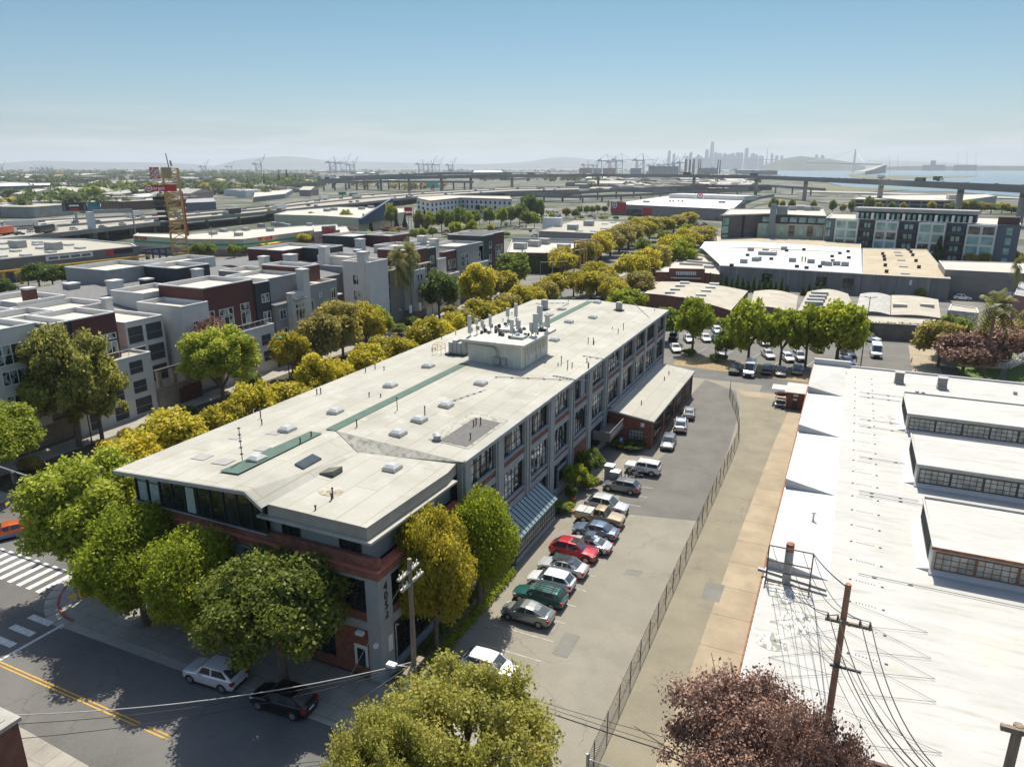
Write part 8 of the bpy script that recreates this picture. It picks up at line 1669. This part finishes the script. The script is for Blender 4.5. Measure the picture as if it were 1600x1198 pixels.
def small_car(col,kind=0):
 o=thing('car','small far car','car');b=MB()
 if kind==0:b.loft([[(-2.2,-.85,.3),(-2.2,.85,.3),(-2.2,.8,.75),(-2.2,-.8,.75)],[(2.2,-.85,.3),(2.2,.85,.3),(2.2,.8,.85),(2.2,-.8,.85)]]);b.loft([[(-1.1,-.78,.78),(1.9,-.78,.84),(1.3,-.62,1.42),(-.35,-.62,1.42)],[(-1.1,.78,.78),(1.9,.78,.84),(1.3,.62,1.42),(-.35,.62,1.42)]],1);b.box(-.3,1.25,-.63,.63,1.425,1.46)
 else:b.box(-8,4.2,-1.25,1.25,1.1,3.9);b.box(4.6,6.8,-1.15,1.15,.6,2.9,1);b.box(-8,6.5,-1,1,.5,1.1,2)
 for x in(-1.4,1.4):b.box(x-.3,x+.3,-.88,.88,0,.6,2)
 me=b.mesh('car',[PAINT[col],M['car_glass']if kind==0 else PAINT['silver'],M['trim']]);o2=bpy.data.objects.new('car' if kind==0 else 'lorry',me);bpy.data.objects.remove(o);COL.objects.link(o2);return o2
SMC={}
def sc_car(col,loc,rz,label,group,kind=0):
 k=(col,kind)
 if k not in SMC:o=SMC[k]=small_car(col,kind)
 else:o=SMC[k].copy();COL.objects.link(o)
 o.location=loc;o.rotation_euler=(0,0,rz);return tag(o,label,'car' if kind==0 else 'lorry',group)
random.seed(77);cols=['white','silver','dark','grey','silver','black','red','navy','white']
for nE,fE,z,n,us,lab,grp in((N_,F_,6.05,74,(.12,.2,.3,.4,.62,.72,.82,.9),'car on the pale freeway behind the shops','cars on the low freeway'),(VN,VF,None,66,(.14,.3,.62,.8),'car on the high viaduct','cars on the high viaduct')):
 seg=list(range(len(nE)-1))
 for k in range(n):
  i=random.choice(seg);u=random.random();v_=random.choice(us);a=[nE[i][j]+(nE[i+1][j]-nE[i][j])*u for j in range(3)];c=[fE[i][j]+(fE[i+1][j]-fE[i][j])*u for j in range(3)]
  p=[a[j]+(c[j]-a[j])*v_ for j in range(3)];rz=math.atan2(nE[i+1][1]-nE[i][1],nE[i+1][0]-nE[i][0])+(math.pi if v_<.5 else 0);col=random.choice(cols);lorry=k%11==5
  sc_car(col,(p[0],p[1],p[2]+.03),rz,('lorry' if lorry else 'small %s %s'%({'navy':'blue'}.get(col,col),'car'))+lab[3:],grp+(' lorries' if lorry else ''),1 if lorry else 0)
for x,y,c,k,lb in((75,364,'black',1,'dark box lorry on the near freeway lane at the far left'),(10,367,'orange',1,'orange red machinery lorry at the left edge of the freeway'),(1466,283,'black',1,'long dark box lorry on the right half of the high viaduct'),(1377,279.5,'white',1,'white lorry on the high viaduct'),(930,271.8,'navy',1,'blue cabbed lorry on the viaduct middle')):
 g=G(x,y,6.1 if y>300 else 24.1);dx=G(x+40,y-6 if y>300 else y+1.6,g[2]);sc_car(c,(g[0],g[1],g[2]),math.atan2(dx[1]-g[1],dx[0]-g[0]),lb,None,k)
for i in range(66):
 if i<34:x,y=random.uniform(775,945),random.uniform(331,374);
 elif i<46:x,y=random.uniform(985,1120),random.uniform(327,336)
 elif i<56:x,y=random.uniform(1065,1110),356-(random.random())*12
 else:x,y=random.uniform(650,780),random.uniform(352,374)
 if x>840 and y>342 and i<34:y=random.uniform(331,341)
 g=G(x,y);c=random.choice(cols);sc_car(c,(g[0],g[1],.0),random.choice((0.3,1.87,3.44)),'small %s car in the shopping centre car park'%{'navy':'blue'}.get(c,c),'cars in the shopping centre car park')
#motorcycle and the cabinets beside it
mc=thing('motorcycle','black motorcycle parked between the grey hatchback and the white off-roader','motorcycle',at(993,744),R(8));
b=MB()
for x in(-.72,.72):
 for k in range(16):a,c=6.283*k/16,6.283*(k+1)/16;b.cyl((x+.29*math.cos(a),0,.31+.29*math.sin(a)),(x+.29*math.cos(c),0,.31+.29*math.sin(c)),.055,n=5,cap=False)
 b.mark()
for g in b.each('wheel',M['tyre']):g.parent=mc;g.location=(g.location[0],0,g.location[2])
b=MB();b.ball((-.12,0,.78),.33,.15,.14);b.build('fuel_tank',PAINT['dark']).parent=mc
b=MB();b.ball((.38,0,.72),.36,.14,.07);b.build('seat',M['trim']).parent=mc
b=MB();b.box(-.25,.28,-.17,.17,.25,.62);b.cyl((.1,-.2,.3),(.95,-.22,.33),.055,n=6);b.build('engine',M['rim']).parent=mc
b=MB();b.cyl((-.72,0,.31),(-.42,0,.98),.04,n=6);b.cyl((-.40,-.36,1.02),(-.40,.36,1.02),.025,n=6);b.cyl((-.3,0,.66),(.72,0,.31),.035,n=6);b.ball((-.55,0,.86),.1,.1,.1);b.build('fork',M['rim']).parent=mc
for x,y,hh,lb in((952,752,2.1,'tall grey utility cabinet by the grey hatchback'),(961,758,1.8,'lower grey utility cabinet beside the tall one')):
 g=G(x,y);t=thing('utility_cabinet',lb,'cabinet',(g[0],g[1],0));b=MB();b.box(g[0]-.5,g[0]+.5,g[1]-.5,g[1]+.5,0.1,hh);b.build('casing',mat('cabinet grey',(.33,.345,.335),.6,.06,1),t);b=MB();b.box(g[0]-.56,g[0]+.56,g[1]-.56,g[1]+.56,hh,hh+.06);b.build('lid',M['white_metal'],t);b=MB();b.box(g[0]-.44,g[0]+.44,g[1]-.53,g[1]-.5,.2,hh-.1);b.build('door',M['metal_grey'],t)
b=MB();
for k in range(5):g=G(971+k*5.5,746+k*1.2);o=MB();o.cyl((g[0],g[1],0),(g[0],g[1],1.0),.06,n=8);tag(o.build('bollard',M['metal_dark']),'thin dark bollard between the cabinets and the motorcycle','bollard','bollards by the motorcycle')
dst=thing('waste_cart','white wheeled cart with a blue bin and a red cover beside the brick hut','cart',at(1219,635));g=G(1219,635);b=MB();b.box(g[0]-.8,g[0]+.8,g[1]-1.0,g[1]+1.2,.5,.62);
for x in(-.8,.8):
 for y in(-1,1.2):b.cyl((g[0]+x,g[1]+y,.1),(g[0]+x,g[1]+y,1.9),.05,n=6)
b.box(g[0]-.85,g[0]+.85,g[1]-1.05,g[1]-.95,1.3,1.4);b.box(g[0]-.85,g[0]+.85,g[1]+1.15,g[1]+1.25,1.85,1.95);b.build('frame',M['white_metal'],dst);b=MB();b.box(g[0]-.6,g[0]+.6,g[1]-.7,g[1]+.9,.62,1.2);b.build('load',M['metal_dark'],dst);b=MB();b.box(g[0]+.2,g[0]+.7,g[1]-1.35,g[1]-1.05,.15,.7);b.build('bin',WL['blue'],dst);b=MB();b.ball((g[0]-.2,g[1]+1.9,1.5),1.0,.5,.35);b.build('cover',WL['red'],dst)
#lamps, signals, street signs
def lamp(px,py,ytop,label,arms=((1,1.2),),m='metal_dark',style='arm',grp=None,azi=0):
 g=G(px,py);D=math.hypot(g[0],g[1]);H=PD(px,ytop,D)[2];o=thing('street_lamp',label,'street lamp',(g[0],g[1],0),0,grp);b=MB();b.cyl((g[0],g[1],0),(g[0],g[1],H),.1,.06,8);b.cyl((g[0],g[1],0),(g[0],g[1],.5),.16,.14,8);b.build('pole',M[m],o)
 for sg,l in arms:
  e=(g[0]+math.cos(azi)*sg*l,g[1]+math.sin(azi)*sg*l,H-.1);b=MB();b.cyl((g[0],g[1],H-.35),e,.045,n=6);a=b.build('lamp_arm',M[m],o)
  b=MB()
  if style=='bell':b.cyl((e[0],e[1],e[2]-.35),(e[0],e[1],e[2]),.42,.1,12);b.build('lamp_shade',mat('teal enamel',(.12,.30,.27),.5,.08,2)if 'teal' not in M else M['teal'],o)
  else:b.box(e[0]-.3,e[0]+.3,e[1]-.13,e[1]+.13,e[2]-.05,e[2]+.06);b.build('lamp_head',M['metal_grey'],o)
 return o
M['teal']=mat('teal enamel',(.12,.30,.27),.5,.08,2)
lamp(145,698,628,'double armed street lamp with teal shades before the near pale block',((1,1.8),(-1,1.8)),style='bell',azi=R(90));lamp(453,598,520,'double armed street lamp with teal shades near the tall grey end wall',((1,1.5),(-1,1.5)),style='bell',azi=R(90));lamp(632,512,480,'double armed street lamp by the two palms',((1,1.5),(-1,1.5)),style='bell',azi=R(90))
lamp(1344,576,462,'tall dark twin headed lamp post at the car park edge',((1,.8),(-1,.8)));lamp(1006,437,401,'curved silver street lamp by the avenue, upper',((1,2.4),),'galv',azi=R(20));lamp(1008,444,418,'curved silver street lamp by the avenue, lower',((1,2.4),),'galv',azi=R(20));lamp(863,440,392,'silver signal mast beside the ivy covered shop',((1,4),(-1,1)),'galv');lamp(844,460,408,'silver signal mast at the near side of the junction',((1,7),),'galv',azi=R(25));lamp(123,940,800,'tall street lamp on the rounded corner hidden in the big tree',((-1,2.2),),'galv',azi=R(-20));lamp(1260,336,299,'white pole lamp before the high viaduct',((1,1),),'white_metal')
ts=thing('traffic_signal','grey traffic signal mast arm reaching over the avenue at the left edge','traffic signal',(-61.5,39.0,0));e=PD(-40,725,84);s_=PD(165,858,76);b=MB();b.cyl((-61.0,40,0),(-61.0,40,6.3),.15,.12,8);b.build('mast',M['galv'],ts);b=MB();b.cyl((-61.0,40,6.1),(-77,40.4,6.7),.13,.07,8);b.build('arm',M['galv'],ts)
b=MB()
for x in(-67,-73):b.mark();b.box(x-.18,x+.18,39.6,39.95,5.7,6.9)
b.each('signal_head',M['metal_dark'],ts);b=MB();b.box(-64.6,-63.0,39.95,40.0,5.6,6.0);b.build('street_sign',WL['white'],ts)
for px,py,yt,c,lb in((970,703,683,'blue_s','blue accessible parking sign on a post by the canopy'),(1369,527,508,'blue_s','blue sign post before the ivy hedge, left'),(1405,528,512,'blue_s','blue sign post before the ivy hedge, right')):
 if 'blue_s' not in M:M['blue_s']=mat('sign blue',(.06,.22,.52),.6,.05,2)
 g=G(px,py);D=math.hypot(g[0],g[1]);H=PD(px,yt,D)[2];t=thing('street_sign',lb,'sign',(g[0],g[1],0));b=MB();b.cyl((g[0],g[1],0),(g[0],g[1],H),.035,n=6);b.build('post',M['metal_dark'],t);b=MB();b.box(g[0]-.25,g[0]+.25,g[1]-.05,g[1]-.03,H-.6,H);b.build('plate',M[c],t);b=MB();b.box(g[0]-.1,g[0]+.1,g[1]-.06,g[1]-.05,H-.45,H-.15);b.build('symbol',M['white_metal'],t)
for i,(px,py)in enumerate(((1424,566),(1429,585),(1340,578),(1338,565))):g=G(px,py);o=MB();o.cyl((g[0],g[1],0),(g[0],g[1],1.0),.08,n=8);tag(o.build('bollard',M['rust']),'rusty bollard along the lane behind the warehouse','bollard','bollards along the lane')
for px,py,yt in((334,395,353),(369,394,358),(146,376,340),(161,372,345)):
 g=G(px,py);D=math.hypot(g[0],g[1]);H=PD(px,yt,D)[2];t=thing('utility_pole','far dark pole with crossbar before the pet store or freeway','utility pole',(g[0],g[1],0),0,'far poles by the shops');b=MB();b.cyl((g[0],g[1],0),(g[0],g[1],H),.16,n=6);b.build('pole',M['wood'],t);b=MB();b.box(g[0]-1.4,g[0]+1.4,g[1]-.1,g[1]+.1,H-1,H-.8);b.build('crossarm',M['wood'],t)
for i in range(8):g=G(598+i*14,500-i*3.4);
for px,py in((645,509),(660,505),(676,498)):
 g=G(px,py);t=thing('banner_pole','lamp post with white banners by the palms','lamp post',(g[0],g[1],0),0,'banner poles by the palms');b=MB();b.cyl((g[0],g[1],0),(g[0],g[1],5.4),.07,n=6);b.build('pole',M['metal_dark'],t);b=MB();b.box(g[0]-.1,g[0]+.1,g[1]-1.1,g[1]-.2,3.2,5.0);b.build('banner',M['white_metal'],t)
hy_=thing('letter_box','white meter cabinet at the foot of the loft corner','cabinet',(-24.9,36.0,0));b=MB();b.box(-25.2,-24.6,35.8,36.2,0.1,1.5);b.build('casing',M['white_metal'],hy_);b=MB();b.box(-25.25,-24.55,35.75,36.25,1.5,1.56);b.build('lid',M['metal_grey'],hy_)
pt_=thing('plant_pot','terracotta pot by the garage door','plant pot',(-24.9,70.4,0));b=MB();b.cyl((-24.9,70.4,0),(-24.9,70.4,.6),.25,.38,12);b.build('pot',mat('terracotta pot',(.36,.15,.09),.8,.1,2),pt_)
#the air: one even box of haze round the whole scene, inside the sky
hz=MB();hz.box(-26000,26000,-900,24000,-2.0,460)
ho=hz.build('haze',None or M['black']);ho['kind']='stuff'
hm_=bpy.data.materials.new('haze air');hm_.use_nodes=True;t=hm_.node_tree;t.nodes.clear();o=t.nodes.new('ShaderNodeOutputMaterial');v=t.nodes.new('ShaderNodeVolumePrincipled')
v.inputs['Color'].default_value=(.86,.93,1.0,1);v.inputs['Density'].default_value=7.5e-5;v.inputs['Anisotropy'].default_value=.2
t.links.new(v.outputs[0],o.inputs['Volume']);ho.data.materials.clear();ho.data.materials.append(hm_)
